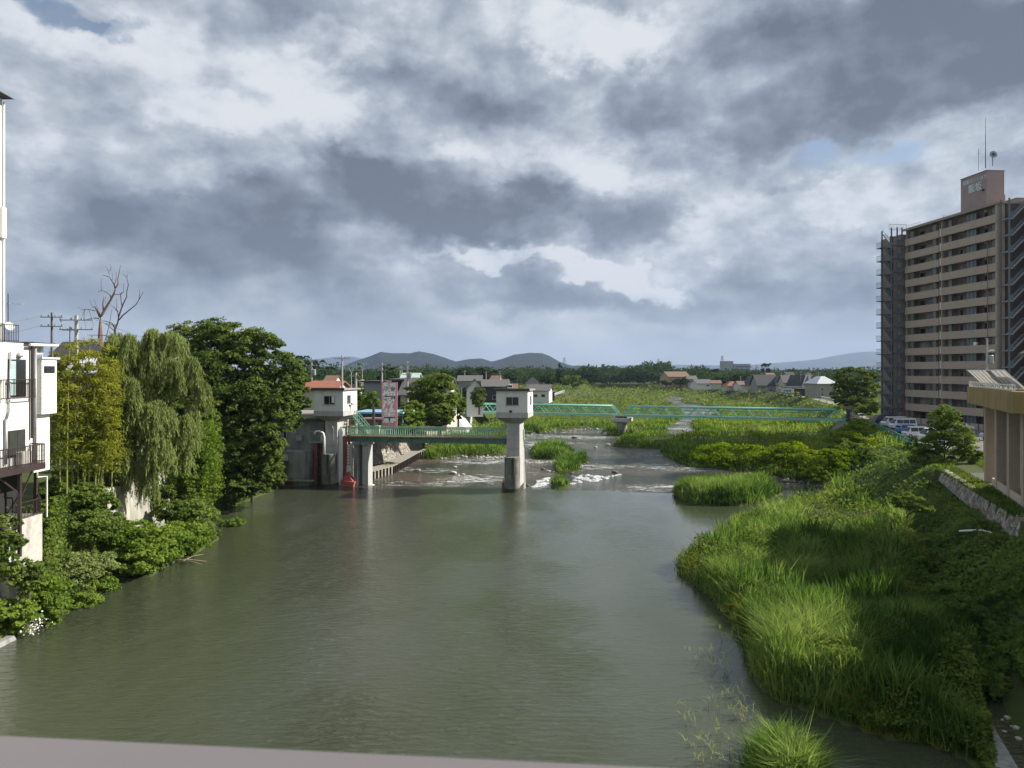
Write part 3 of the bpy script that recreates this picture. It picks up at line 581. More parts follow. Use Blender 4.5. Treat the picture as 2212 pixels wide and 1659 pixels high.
# ---------------------------------------------------------------- berm with sheet piles and masonry wall, left bank below the weir
edge = [(-19.6, 92.2)] + [G(p[0], p[1], ZD) for p in [(800,1037),(850,1023),(880,1006),(905,991),(925,984)]]
bm_ = MB(); back = [(x-1.9, y+.6) for x, y in edge]
for i in range(len(edge)-1):
    a, b, c, d = edge[i], edge[i+1], back[i+1], back[i]
    bm_.hull8([(a[0], a[1], -1.5), (b[0], b[1], -1.5), (c[0], c[1], -1.5), (d[0], d[1], -1.5)], [(a[0], a[1], .62), (b[0], b[1], .62), (c[0], c[1], .7), (d[0], d[1], .7)])
bt = thing('sheet_pile_berm', 'concrete ledge faced with dark sheet piles at the foot of the stone wall', 'embankment', (0, 0, 0)); bm_.build('ledge', mat('berm_concrete', (.33, .31, .26), .9, var=.2), bt)
E_ = np.array(edge); sl_ = np.concatenate([[0], np.cumsum(np.hypot(*np.diff(E_, axis=0).T))])
pile = None; pm = mat('steel_pile', (.045, .035, .03), .8, var=.3)
for s_ in np.arange(.3, sl_[-1], .95):
    x = float(np.interp(s_, sl_, E_[:, 0])); y = float(np.interp(s_, sl_, E_[:, 1]))
    if pile is None:
        p_ = MB(); p_.box(-.17, .17, -.16, .1, -1.4, .58); pile = p_.build('pile', pm, bt)
    else: pile = pile.copy(); col.objects.link(pile); pile.parent = bt
    pile.location = (x, y, 0)
stone = bpy.data.materials.new('masonry'); stone.use_nodes = True; _t = stone.node_tree; _n, _l = _t.nodes, _t.links
_tc = _n.new('ShaderNodeTexCoord'); _v = _n.new('ShaderNodeTexVoronoi'); _v.inputs['Scale'].default_value = 2.2; _l.new(_tc.outputs['Object'], _v.inputs['Vector'])
_v2 = _n.new('ShaderNodeTexVoronoi'); _v2.feature = 'DISTANCE_TO_EDGE'; _v2.inputs['Scale'].default_value = 2.2; _l.new(_tc.outputs['Object'], _v2.inputs['Vector'])
_r = _n.new('ShaderNodeValToRGB'); _s = _n.new('ShaderNodeSeparateColor'); _l.new(_v.outputs['Color'], _s.inputs[0]); _l.new(_s.outputs[0], _r.inputs[0])
_r.color_ramp.elements[0].color = (.17, .145, .12, 1); _r.color_ramp.elements[1].color = (.38, .35, .31, 1)
_m = _n.new('ShaderNodeMapRange'); _m.inputs[1].default_value = 0; _m.inputs[2].default_value = .06; _l.new(_v2.outputs[0], _m.inputs[0])
_x = _n.new('ShaderNodeMix'); _x.data_type = 'RGBA'; _l.new(_m.outputs[0], _x.inputs['Factor']); _x.inputs['A'].default_value = (.07, .065, .05, 1); _l.new(_r.outputs[0], _x.inputs['B']); _l.new(_x.outputs['Result'], _n['Principled BSDF'].inputs['Base Color'])
_b = _n.new('ShaderNodeBump'); _b.inputs['Distance'].default_value = .12; _l.new(_m.outputs[0], _b.inputs['Height']); _l.new(_b.outputs[0], _n['Principled BSDF'].inputs['Normal']); _n['Principled BSDF'].inputs['Roughness'].default_value = .9
def slope_wall(name, base, top, z0, z1, m, label, cat='wall', thick=.6):
    w = MB()
    for i in range(len(base)-1):
        a, b, c, d = base[i], base[i+1], top[i+1], top[i]
        dx_, dy_ = (d[0]-a[0]), (d[1]-a[1]); l = math.hypot(dx_, dy_) or 1; ex, ey = dx_/l*thick, dy_/l*thick
        za, zb = (z0, z0) if not isinstance(z0, list) else (z0[i], z0[i+1]); zc_, zd_ = (z1, z1) if not isinstance(z1, list) else (z1[i+1], z1[i])
        w.hull8([(a[0], a[1], za), (b[0], b[1], zb), (b[0]+ex, b[1]+ey, zb-.3), (a[0]+ex, a[1]+ey, za-.3)], [(d[0], d[1], zd_), (c[0], c[1], zc_), (c[0]+ex, c[1]+ey, zc_), (d[0]+ex, d[1]+ey, zd_)])
    return tag(w.build(name, m), label, cat)
wb = [(-21.5, 92.6), (-20.2, 100), (-18.3, 110), (-16.9, 120), (-15.6, 130)]
slope_wall('retaining_wall', wb, [(x-2.3, y+.5) for x, y in wb], .5, 5.3, stone, 'sloping stone masonry retaining wall below the green gate bridge')
wb2 = [(-15.4, 131), (-13.6, 142), (-12.4, 150)]
slope_wall('retaining_wall', wb2, [(x-2.2, y+.5) for x, y in wb2], .8, 4.9, mat('old_concrete', (.30, .27, .23), .9, var=.2, scale=.8, streak=.4), 'weathered brown concrete slab wall farther along the left bank')
wb3 = [(-14.6, 158), (-12.2, 166)]
wt = MB(); wt.hull8([(-15.5, 158, .5), (-9.5, 160, .5), (-9.0, 172, .5), (-15.0, 172, .5)], [(-16.2, 162, 4.6), (-12.6, 162.6, 4.6), (-12.0, 173, 4.6), (-16.2, 173, 4.6)])
tag(wt.build('abutment', mat('new_concrete', (.62, .61, .58), .8, var=.06)), 'white concrete block at the left foot of the long green footbridge', 'abutment')
gf = thing('guard_fence', 'low white and green fence on top of the stone wall beyond the gate bridge', 'fence')
m = MB(); railing(m, (-23.7, 93.4, 5.2), (-20.5, 110.5, 5.2), 1.0, .4, r=.05, postw=.07, post_every=5); m.build('railing', mat('fence_mint', (.45, .62, .5), .6), gf)
# ---------------------------------------------------------------- long green truss footbridge
A = Vector((-11.0, 180, 0)); B = Vector((67.6, 150, 0)); dAB = (B-A); LB = dAB.length; rzb = math.atan2(dAB.y, dAB.x)
tealb = mat('turquoise_pipe', (.22, .56, .45), .35, var=.06, scale=.6, spec=.5); s0 = .455*LB
deckm = mat('bridge_deck', (.30, .27, .25), .8)
br = thing('truss_footbridge', 'long turquoise steel truss footbridge crossing the river in two spans', 'footbridge', tuple(A), rzb)
for (x0, x1, npn) in ((0, s0-.6, 11), (s0+.6, LB, 13)):
    step = (x1-x0)/npn; zb, zt = 3.95, 5.95
    for y in (-1.1, 1.1):
        m = MB(); m.tube([(x0+step*.5, y, zt), (x1-step*.5, y, zt)], .21, 10); m.build('top_chord', tealb, br, smooth=True)
        m = MB(); m.box(x0, x1, y-.16, y+.16, zb-.22, zb+.22); m.build('bottom_chord', tealb, br)
        m = MB()
        for k in range(npn):
            c = x0+step*(k+.5)
            m.tube([(c, y, zt), (x0+step*k+.1, y, zb+.15)], .17 if k == 0 else .095, 6); m.tube([(c, y, zt), (x0+step*(k+1)-.1, y, zb+.15)], .17 if k == npn-1 else .095, 6)
        m.build('diagonals', tealb, br)
m = MB(); m.box(-.5, LB+.5, -.92, .92, 4.05, 4.18); m.build('deck', deckm, br)
for y in (-.85, .85):
    m = MB(); railing(m, (0, y, 4.18), (LB, y, 4.18), 1.05, 1.7, r=.04, postw=.05, post_every=1); m.build('handrail', mat('rail_teal_dark', (.10, .26, .21), .6), br)
bp = thing('bridge_pier', 'round grey concrete pier under the turquoise footbridge', 'pier', tuple(A + dAB.normalized()*s0), rzb)
m = MB(); m.prism([(1.05*math.cos(a)*(1), 1.9*math.sin(a)) for a in np.linspace(0, 2*math.pi, 25)[:-1]], -2, 2.35); m.build('shaft', conc_d, bp, smooth=False)
m = MB(); m.box(-2.0, 2.0, -2.4, 2.4, 2.55, 3.35); m.hull8([(-1.2, -2.0, 2.3), (1.2, -2.0, 2.3), (1.2, 2.0, 2.3), (-1.2, 2.0, 2.3)], [(-2.0, -2.4, 2.55), (2.0, -2.4, 2.55), (2.0, 2.4, 2.55), (-2.0, 2.4, 2.55)]); m.build('cap', conc, bp)
m = MB(); m.box(-1.3, 1.3, -1.3, -.9, 3.35, 3.72); m.build('bearing', frame_d, bp)
ab = thing('abutment', 'grey concrete abutment at the right end of the turquoise footbridge', 'abutment', (B.x, B.y, 0), rzb)
m = MB(); m.hull8([(-3.5, -2.0, 0), (2, -2.0, 0), (2, 2, 0), (-3.5, 2, 0)], [(-1.4, -1.8, 3.6), (2, -1.8, 3.6), (2, 1.8, 3.6), (-1.4, 1.8, 3.6)]); m.build('block', conc, ab)
for y in (-1.5, 1.5): m = MB(); m.box(.3, .8, y-.25, y+.25, 3.6, 5.9); m.box(.22, .88, y-.33, y+.33, 5.9, 6.05); m.build('gate_post', mat('gate_post_dark', (.05, .045, .045), .7), ab)
ab2 = thing('abutment', 'white concrete abutment at the left end of the turquoise footbridge', 'abutment', (A.x, A.y, 0), rzb)
m = MB(); m.box(-3, .6, -1.9, 1.9, 0, 3.6); m.build('block', MATS['new_concrete'], ab2)
m = MB(); m.box(-.6, -.2, -1.7, -1.3, 3.6, 5.6); m.build('post', white, ab2)
# ---------------------------------------------------------------- bridge handrail by the camera
hr = thing('bridge_handrail', 'blurred mauve grey handrail of the near bridge at the bottom edge', 'handrail', (-.21, .765, .010), math.atan2(-.07, .758))
m = MB(); m.prof([(-.075, 13.50), (.035, 13.50), (.055, 13.53), (.05, 13.57), (.02, 13.585), (-.06, 13.585), (-.08, 13.55)], -6, 6); m.build('top_rail', mat('mauve_paint', (.155, .14, .147), .5, var=.04), hr, bevel=.008)
for k in range(7): m = MB(); m.box(-5.7+k*1.9-.04, -5.7+k*1.9+.04, -.04, .03, 12.5, 13.5); m.build('post', MATS['mauve_paint'], hr)
m = MB(); m.box(-6, 6, -.03, .02, 12.6, 12.66); m.box(-6, 6, -.03, .02, 13.05, 13.1); m.build('lower_rail', MATS['mauve_paint'], hr)
# ---------------------------------------------------------------- lettering
def lettering(body, size, parent, m, loc_, rot, name='lettering', bold=0.0, ext=.02, stretch=1.0, align='CENTER', heavy=0.0):
    cu = bpy.data.curves.new(name, 'FONT'); cu.body = body; cu.size = size; cu.extrude = ext; cu.offset = bold; cu.align_x = align; cu.align_y = 'CENTER'; cu.resolution_u = 3
    tmp = bpy.data.objects.new(name, cu); col.objects.link(tmp); dg = bpy.context.evaluated_depsgraph_get(); me = bpy.data.meshes.new_from_object(tmp.evaluated_get(dg)); bpy.data.objects.remove(tmp)
    me.materials.clear(); me.materials.append(m)
    if heavy > 0:
        bm = bmesh.new(); bm.from_mesh(me); bm.verts.ensure_lookup_table(); bm.edges.ensure_lookup_table(); bm.faces.ensure_lookup_table()
        for k, (a, b) in enumerate(((heavy, 0), (0, heavy), (heavy, heavy))):
            g = bmesh.ops.duplicate(bm, geom=[v for v in bm.verts[:]][:len(me.vertices)] + bm.edges[:len(me.edges)] + bm.faces[:len(me.polygons)]); bmesh.ops.translate(bm, verts=[e for e in g['geom'] if isinstance(e, bmesh.types.BMVert)], vec=(a-heavy/2*0, b, .002*(k+1)))
            bm.verts.ensure_lookup_table(); bm.edges.ensure_lookup_table(); bm.faces.ensure_lookup_table()
        bm.to_mesh(me); bm.free()
    o = bpy.data.objects.new(name, me); col.objects.link(o); o.parent = parent; o.location = loc_; o.rotation_euler = rot; o.scale = (stretch, 1, 1); return o
# ---------------------------------------------------------------- apartment tower
ap = thing('apartment_tower', 'fourteen storey beige and brown apartment tower with white lettering on its roof block', 'apartment building', (83.4, 127, 3.35), math.atan2(25, -2.6))
# local frame: +x runs along the river facade away from the viewer, +y points to the river (-X), z up
wallb = mat('tile_brown', (.26, .205, .17), .85, var=.06, scale=3, bump=.1, bscale=30)
bandm = mat('parapet_beige', (.40, .325, .26), .8, var=.04, scale=.4, streak=.12, stain=(.22, .18, .14))
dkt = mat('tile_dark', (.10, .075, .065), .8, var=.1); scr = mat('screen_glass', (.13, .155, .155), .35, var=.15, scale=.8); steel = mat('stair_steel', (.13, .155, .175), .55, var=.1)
steel_l = mat('stair_steel_light', (.30, .33, .36), .5, var=.1)
FL, NF, LF = 2.8, 14, 25.1; HT = FL*NF
m = MB(); m.box(.2, LF, -13, -1.4, 0, HT+.1); m.build('wall', wallb, ap)
m = MB(); m.box(-.3, LF+.4, -13.4, .25, HT+.1, HT+.42); m.box(-.35, LF+.45, .25, .36, HT+.0, HT+.45); m.build('roof', mat('roof_edge', (.33, .28, .24), .85), ap)
m = MB(); m.box(.0, .45, -1.4, .1, 0, HT+.1); m.box(LF-.2, LF, -1.4, -.2, 0, HT); m.box(14.2, 14.5, -1.4, -.15, 0, HT); m.build('pilaster', bandm, ap)
for i in range(1, NF):
    z = i*FL
    for (a, b, yo) in ((.0, 14.0, .22), (14.9, LF, .02)):
        m = MB(); m.box(a, b, yo-.14, yo, z-.28, z+1.12); m.box(a, b, -1.38, yo-.141, z-.26, z-.08); m.box(a, b, yo, yo+.03, z-.3, z-.2); m.build('balcony', bandm, ap)
# balcony screens and windows, floor by floor
def fwin(name, mt, x0, x1, z0, z1, y0, y1):
    return (x0, x1, y0, y1, z0, z1)
SCR = [(.9, 1.7), (5.3, 7.9), (11.6, 12.7), (15.9, 17.1), (22.6, 23.9)]; WIN = [(2.7, 3.5), (3.7, 4.7), (8.9, 9.6), (10.2, 10.8), (18.7, 19.6), (20.7, 22.3)]
sc0 = None; wn0 = None; hw0 = None
def put(o, i): c = o if i == 0 else o.copy(); (i and col.objects.link(c)); c.parent = ap; c.location = (0, 0, i*FL); return c
sp0 = []; 
for (a, b) in SCR:
    n = 3 if b-a > 2 else 1; m = MB()
    for k in range(n): u = a+(b-a)*k/n; m.box(u+.05, u+(b-a)/n-.03, -.33, -.29, .5, 2.48)
    o = m.build('balcony_screen', scr, ap); f = MB()
    for k in range(n+1): u = a+(b-a)*k/n; f.box(u-.04, u+.04, -.36, -.26, .3, 2.52)
    f.box(a-.04, b+.04, -.36, -.26, 2.46, 2.52); fo = f.build('frame', frame_d, o); sp0.append((o, fo))
for i in range(NF):
    for o, fo in sp0:
        if i == 0: continue
        c = o.copy(); col.objects.link(c); c.location = (0, 0, i*FL); c2 = fo.copy(); col.objects.link(c2); c2.parent = c
wn = []
for (a, b) in WIN: m = MB(); m.box(a, b, -1.42, -1.37, .9 if b-a < .9 else .35, 2.2); wn.append(m.build('window', glass, ap))
cur_ = [mat('curtain_pale', (.30, .29, .26), .7), mat('curtain_grey', (.14, .14, .13), .6)]
for i in range(1, NF):
    for o in wn:
        c = o.copy(); col.objects.link(c); c.location = (0, 0, i*FL)
        if rng.random() < .3: c.material_slots[0].link = 'OBJECT'; c.material_slots[0].material = cur_[int(rng.random() < .5)]
m = MB(); m.tube([(13.9, -.2, 0), (13.9, -.2, HT+.9), (13.2, -.2, HT+.9)], .06, 6); m.build('drain_pipe', MATS['roof_edge'], ap)
m = MB(); m.tube([(14.6, .0, 0), (14.6, .0, HT)], .06, 6); m.tube([(1.9, .33, 0), (1.9, .33, HT*.84)], .05, 6); m.build('down_pipe', rust, ap)
for i in range(1, NF): 
    if i == 1: m = MB(); m.box(14.05, 14.3, .03, .25, -.2, 1.25); dv0 = m.build('divider', plaster, ap, loc=(0, 0, FL)); m = MB(); m.box(3.4, 3.52, -.6, -.45, 2.3, 2.5); lm0 = m.build('ceiling_lamp', white, ap, loc=(0, 0, FL))
    else:
        for q in (dv0, lm0): c = q.copy(); col.objects.link(c); c.location = (0, 0, i*FL)
m = MB(); m.box(5.0, 5.7, -.35, .05, 5*FL+1.12, 5*FL+1.7); m.build('air_conditioner', white, ap)
# ground floor wall fence
m = MB(); m.box(0, LF, 1.2, 1.35, 0, 1.25); m.build('ground_wall', bandm, ap)
for x in np.arange(.5, LF, 2.2): m = MB(); m.box(x, x+.1, 1.35, 1.42, 0, 1.3); m.build('wall_post', eave_d, ap)
# stair tower: flights, cages, posts
def stair_tower(x0, x1, y0, y1, floors, flip, name, yrail):
    ms = MB(); 
    for (x, y) in ((x0, y0), (x1, y0), (x0, y1), (x1, y1)): ms.box(x-.1, x+.1, y-.1, y+.1, 0, HT+.6)
    o = ms.build('stair_post', steel, ap)
    return o
# right end (faces the viewer): plane x<0, steps run in y
stair_tower(-2.2, -.35, -5.2, -.35, NF, False, 'a', 0)
fl0 = None
for i in range(NF):
    z = i*FL; m = MB()
    p = Vector((-1.3, -1.2, .0)); q = Vector((-1.3, -4.1, FL))
    for xx in (-1.9, -.75): m.bar((xx, -1.2, .05), (xx, -4.0, FL-.05), .06, .28)
    for k in range(11): yk = -1.35-2.6*k/10; m.box(-1.87, -.78, yk-.14, yk+.14, FL*(k+.5)/11-.03, FL*(k+.5)/11+.03)
    m.box(-2.1, -.4, -1.25, -.35, -.1, .05); m.box(-2.1, -.4, -5.1, -4.0, FL-.12, FL+.02)
    if fl0 is None: fl0 = m.build('stair_flight', steel_l, ap)
    else: c = fl0.copy(); col.objects.link(c); c.location = (0, 0, z)
    if i == 0:
        m = MB()
        m.bar((-2.1, -1.2, 1.05), (-2.1, -4.0, FL+1.0), .05); 
        for k in range(8): yk = -1.2-2.8*k/7; zk = FL*k/7; m.bar((-2.1, yk, zk), (-2.1, yk, zk+1.05), .03)
        m.box(-2.13, -2.1, -1.2, -.4, .1, .95); m.box(-2.13, -2.1, -5.1, -4.0, FL+.05, FL+1.0); 
        for (ya, yb, zz) in ((-1.2, -.4, 0), (-5.1, -4.0, FL)): m.bar((-2.14, ya, zz+1.05), (-2.14, yb, zz+1.05), .06)
        rl0 = m.build('stair_railing', steel, ap)
    else: c = rl0.copy(); col.objects.link(c); c.location = (0, 0, z)
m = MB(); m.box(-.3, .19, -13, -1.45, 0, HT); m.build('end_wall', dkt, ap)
# wing behind the stair, right
m = MB(); m.box(-1.5, .0, -14.5, -5.6, 0, HT-.6); m.hull8([(-6, -16, HT-.6), (-1.5, -16, HT-.6), (-1.5, -5.6, HT-.6), (-6, -5.6, HT-.6)], [(-6, -16, HT+1.0), (-1.5, -16, HT+1.0), (-1.5, -5.6, HT+.2), (-6, -5.6, HT+.2)]); m.box(-6, -1.5, -16, -5.6, 0, HT-.6); m.build('wing_wall', mat('wing_tile', (.23, .18, .15), .85), ap)
for i in range(NF-1):
    if i == 0:
        m = MB(); m.box(-6.1, -6.0, -9.5, -5.7, 1.0, 2.3); m.box(-6.13, -6.1, -9.5, -5.7, .95, 1.05); w0 = m.build('wing_window', scr, ap)
        m = MB(); [m.box(-6.16, -6.1, yy_, yy_+.1, .95, 2.35) for yy_ in (-9.5, -7.7, -5.8)]; m.box(-6.16, -6.1, -9.5, -5.7, 2.25, 2.35); m.box(-6.16, -6.1, -9.5, -5.7, .9, 1.0); m.build('frame', steel_l, w0)
    else: c = w0.copy(); col.objects.link(c); c.location = (0, 0, i*FL); c2 = children(w0)[0].copy(); col.objects.link(c2); c2.parent = c
# far end stair tower projecting towards the river
for (x, y) in ((LF+.4, 2.9), (LF+.4, .9), (LF+3.4, 3.6), (LF+3.4, .9)): pass
m = MB()
for (x, y) in ((LF+.5, .35), (LF+4.6, 2.1), (LF+.9, 2.4), (LF+.5, 1.4)): m.box(x-.11, x+.11, y-.11, y+.11, -.1, HT+.9)
m.build('stair_post', steel, ap)
m = MB(); m.box(LF+1.2, LF+8, -9, .2, 0, HT-.4); m.build('end_block', mat('block_pinkbrown', (.25, .19, .165), .85), ap)
for i in range(NF):
    if i == 0:
        m = MB(); m.box(LF+.3, LF+1.1, -.9, 2.6, -.08, .06); m.box(LF+.25, LF+.29, -.4, 1.6, .1, 1.05); m.box(LF+.26, LF+.3, 1.6, 2.6, .1, .16)
        m.bar((LF+1.0, 2.0, .1), (LF+3.8, 2.0, FL), .9, .2); m.bar((LF+1.0, 2.5, 1.05), (LF+3.8, 2.5, FL+1.0), .05)
        for k in range(10): m.bar((LF+.27, -.4+2.0*k/9, .1), (LF+.27, -.4+2.0*k/9, 1.1), .035)
        m.bar((LF+.27, -.4, 1.1), (LF+.27, 1.6, 1.1), .06)
        m.box(LF+3.6, LF+5.2, .2, 3.0, -.08, .06)
        for (xa, ya, xb, yb) in ((LF+3.6, 3.0, LF+5.2, 3.0), (LF+3.6, 1.9, LF+3.6, 3.0)):
            m.bar((xa, ya, 1.1), (xb, yb, 1.1), .06); [m.bar((xa+(xb-xa)*k/6, ya+(yb-ya)*k/6, 0), (xa+(xb-xa)*k/6, ya+(yb-ya)*k/6, 1.1), .03) for k in range(7)]
        c0 = m.build('stair_landing', steel, ap); m = MB(); m.box(LF+1.1, LF+1.18, .1, .9, .1, 2.1); d0 = m.build('fire_door', galv, ap); m = MB(); m.box(LF+1.12, LF+1.19, 1.9, 2.6, .8, 2.0); e0 = m.build('end_window', glass, ap)
    else:
        for q in (c0, d0, e0): c = q.copy(); col.objects.link(c); c.location = (0, 0, i*FL)
m = MB(); railing(m, (LF+.3, 3.3, HT+.3), (LF+.3, -.5, HT+.3), 1.2, .3, r=.03, postw=.06); railing(m, (LF+.3, -.5, HT+.45), (LF-4, -.5, HT+.45), .7, .6, r=.03); m.build('roof_railing', steel_l, ap)
# penthouse block
phm = mat('penthouse_grey', (.17, .135, .135), .85, var=.06, scale=.8); 
PH = MB(); PH.box(4.4, 10.9, -4.9, -1.5, HT+.42, HT+7.0); PH.build('penthouse', mat('penthouse_mauve', (.32, .25, .24), .85, var=.06, scale=.8, streak=.12, stain=(.42, .36, .35)), ap)
m = MB(); m.box(4.3, 11.0, -5.0, -1.4, HT+7.0, HT+7.1); m.build('penthouse_coping', steel, ap)
m = MB(); m.box(6.2, 10.0, -6.6, -4.91, HT+.42, HT+3.3); m.build('penthouse_annex', mat('annex_beige', (.36, .29, .23), .85), ap)
m = MB(); m.box(-.4, 3.0, -6.5, -3.2, HT+.42, HT+1.0); m.box(-.5, 3.1, -6.6, -3.1, HT+1.0, HT+1.1); m.build('roof_box', bandm, ap)
ltr = mat('sign_letters', (.62, .68, .70), .5, var=.05)
# facing +y (river); text runs from far (+x) to near (-x): rotate so that it reads left to right from the river
lettering('昭和マンション', .86, ap, ltr, (7.3, -1.46, HT+6.0), (R(90), 0, R(180)), bold=.012)
lettering('飯坂', 1.75, ap, ltr, (7.2, -1.46, HT+4.55), (R(90), 0, R(180)), bold=.02)
m = MB(); m.box(4.9, 5.3, -1.5, -1.15, HT+3.55, HT+3.85); m.build('floodlight', frame_d, ap)
am = thing('antenna_mast', 'tall thin lightning rod mast on the roof block of the tower', 'mast', (85.2, 133, 50.4))
m = MB(); m.tube([(0, 0, 0), (0, 0, 4.5), (0, 0, 9)], [.08, .055, .025], 6); m.build('pole', frame_d, am)
a2 = thing('roof_antenna', 'short antenna pole left of the tall mast on the tower roof block', 'antenna', (84.9, 134.5, 50.4)); m = MB(); m.tube([(0, 0, 0), (0, 0, 3.3)], .05, 6); m.bar((-.3, 0, 3.1), (.3, 0, 3.1), .05); m.bar((0, 0, 3.0), (0, 0, 3.9), .06); m.build('pole', galv, a2)
a3 = thing('satellite_dish', 'round dish on a pole on top of the tower roof block', 'satellite dish', (85.3, 131.2, 50.3)); m = MB(); m.tube([(0, 0, 0), (0, 0, 1.9)], .06, 6); m.build('pole', frame_d, a3)
m = MB(); m.lathe([(.05, 0), (.35, .03), (.62, .12), (.62, .16), (.3, .08), (.05, .05)], 0, 0, 24); d = m.build('dish', galv, a3, smooth=True); d.location = (0, -.1, 1.95); d.rotation_euler = (R(80), 0, R(-10)); m = MB(); m.box(-.15, .15, -.35, -.2, 1.8, 2.15); m.build('receiver', frame_d, a3)
# ---------------------------------------------------------------- yellow terrace building, right
YA = math.atan2(16, 6.9)
yb = thing('terrace_building', 'beige riverside building with a stained ochre concrete terrace on square columns', 'building', (32.5, 48, 0), YA)
# local: +x goes away from the viewer along the terrace edge, -y away from the river
och = mat('ochre_concrete', (.34, .25, .10), .85, var=.12, scale=.7, streak=.75, stain=(.13, .095, .035)); beige = mat('beige_wall', (.52, .45, .36), .85, var=.04, scale=1, streak=.15, stain=(.35, .3, .24))
tan = mat('tan_column', (.42, .35, .27), .85, var=.05)
m = MB(); m.box(0, 17.4, -3.0, 0, 11.2, 12.6); m.box(.0, .3, -14, -3.0, 11.2, 12.6); m.build('terrace_fascia', och, yb)
m = MB(); m.box(.3, 17.2, -14, -3.0, 11.9, 12.4); m.build('terrace_floor', conc, yb)
m = MB(); m.box(-26, 14, -26, -3.0, 3.8, 11.19); m.build('wall', beige, yb)
m = MB(); m.box(-26, -.3, -26, -6.0, 11.2, 15.0); m.build('unseen_upper_wall', beige, yb)  # unseen upper storey, added and sized for the shade it casts on the bank
m = MB(); m.box(-26.4, .1, -26.4, -5.6, 15.0, 15.4); m.build('roof', roofc, yb)  # roof of the unseen added storey
col_ = None
for k in range(7):
    x = 16.2 - k*4.4; m = MB(); m.box(x-.35, x+.35, -1.8, -1.1, 3.8, 11.19 if x > 0 else 8.0); m.build('column', tan, yb, bevel=.02)
m = MB(); m.box(-12, 13.5, -1.3, -1.15, 4.2, 5.3); m.build('balustrade', beige, yb)
for k in range(6):
    x = 11.5 - k*3.9; o = window(yb, x-3.2, x, 6.3, 10.1, -3.0, frame=mat('brown_frame', (.10, .07, .05), .6), mull=3, facing='r', name='window') if False else None
    fr = MB(); g = MB(); fm = mat('brown_frame', (.10, .07, .05), .6)
    for u in (x-3.2, x-2.15, x-1.1, x-.1): fr.box(u, u+.1, -3.0, -2.9, 6.3, 10.1)
    fr.box(x-3.2, x, -3.0, -2.9, 10.1, 10.25); fr.box(x-3.3, x+.1, -3.0, -2.85, 6.1, 6.3); fr.box(x-3.1, x-.1, -3.0, -2.92, 8.9, 9.0)
    fo = fr.build('window', fm, yb); g.box(x-3.1, x-.1, -2.998, -2.95, 6.3, 10.1); g.build('pane', glass, fo)
for k in range(5):  # windows of the unseen added storey
    for zz in (12.6,):
        x = -2.5 - k*4.6; fr = MB(); fr.box(x-2.4, x, -6.0, -5.93, zz, zz+1.9); fo = fr.build('window', frame_g, yb); g = MB(); g.box(x-2.3, x-1.25, -5.93, -5.9, zz+.1, zz+1.8); g.box(x-1.15, x-.1, -5.93, -5.9, zz+.1, zz+1.8); g.build('pane', glass, fo)
m = MB(); [m.box(x, x+.25, -2.9, -2.2, 4.1, 4.9) for x in np.arange(-10, 12, 1.6)]; m.build('bench_bracket', tan, yb)
m = MB(); railing(m, (0.1, -.15, 12.6), (17.3, -.15, 12.6), .42, .75, r=.06, postw=.07, post_every=1); m.build('low_railing', white, yb)
# slanting pale panels on the terrace, each its own sheet
pn = thing('screen_panels', 'row of slanting pale translucent panels leaning on the terrace railing', 'screen', (32.5, 48, 0), YA)
pmm = mat('panel_white', (.56, .555, .54), .6, var=.06, scale=.7, streak=.12, stain=(.4, .4, .38)); _pt = pmm.node_tree; _tlu = _pt.nodes.new('ShaderNodeBsdfTranslucent'); _tlu.inputs[0].default_value = (.7, .68, .66, 1); _mx = _pt.nodes.new('ShaderNodeMixShader'); _mx.inputs[0].default_value = .55; _pt.links.new(_pt.nodes['Principled BSDF'].outputs[0], _mx.inputs[1]); _pt.links.new(_tlu.outputs[0], _mx.inputs[2]); _pt.links.new(_mx.outputs[0], _pt.nodes['Material Output'].inputs[0])
pmb = mat('panel_grey', (.38, .42, .43), .5, var=.06)
for k in range(9):
    x0 = 1.6+k*1.65; m = MB(); x1 = x0+1.6; m.hull8([(x0, -1.1, 12.75), (x1, -1.1, 12.75), (x1, -1.06, 12.75), (x0, -1.06, 12.75)], [(x0, .1, 13.98), (x1, .1, 13.98), (x1, .14, 14.0), (x0, .14, 14.0)]); m.build('panel', pmb if k == 3 else pmm, pn)
    m = MB(); m.bar((x0-.02, -1.05, 12.62), (x0-.02, .15, 14.02), .07); m.build('frame_bar', white, pn)
m = MB(); m.bar((1.6, .16, 14.02), (16.5, .16, 14.02), .08); m.build('top_bar', white, pn)
cf = thing('mesh_screen', 'white framed mesh screen on the terrace beside the maroon post', 'screen', (32.5, 48, 0), YA); m = MB(); m.bar((.2, -2.2, 12.6), (.2, -2.2, 14.1), .08); m.bar((.2, -2.2, 14.1), (-.3, -9, 14.1), .08); m.build('frame', white, cf)
m = MB(); [m.bar((.15-.05*k, -2.4-.7*k, 12.7), (.12-.05*k, -2.8-.7*k, 14.0), .02) for k in range(9)]; [m.bar((.12-.05*k, -2.8-.7*k, 12.7), (.15-.05*k, -2.4-.7*k, 14.0), .02) for k in range(9)]; m.build('mesh', galv, cf)
gz = thing('terrace_shelter', 'grey tiled hipped shelter roof on maroon posts on the terrace', 'shelter', (40.6, 52.5, 12.6), YA)
m = MB(); m.hull8([(-3, -4, 2.7), (3.6, -4, 2.7), (3.6, 3.2, 2.7), (-3, 3.2, 2.7)], [(-.2, -1, 4.6), (.6, -1, 4.6), (.6, .2, 4.6), (-.2, .2, 4.6)]); m.build('roof', mat('grey_tile', (.16, .155, .15), .7, streak=.4), gz)
m = MB(); m.box(-3.05, 3.65, -4.05, 3.25, 2.5, 2.699); m.build('eaves', eave_d, gz)
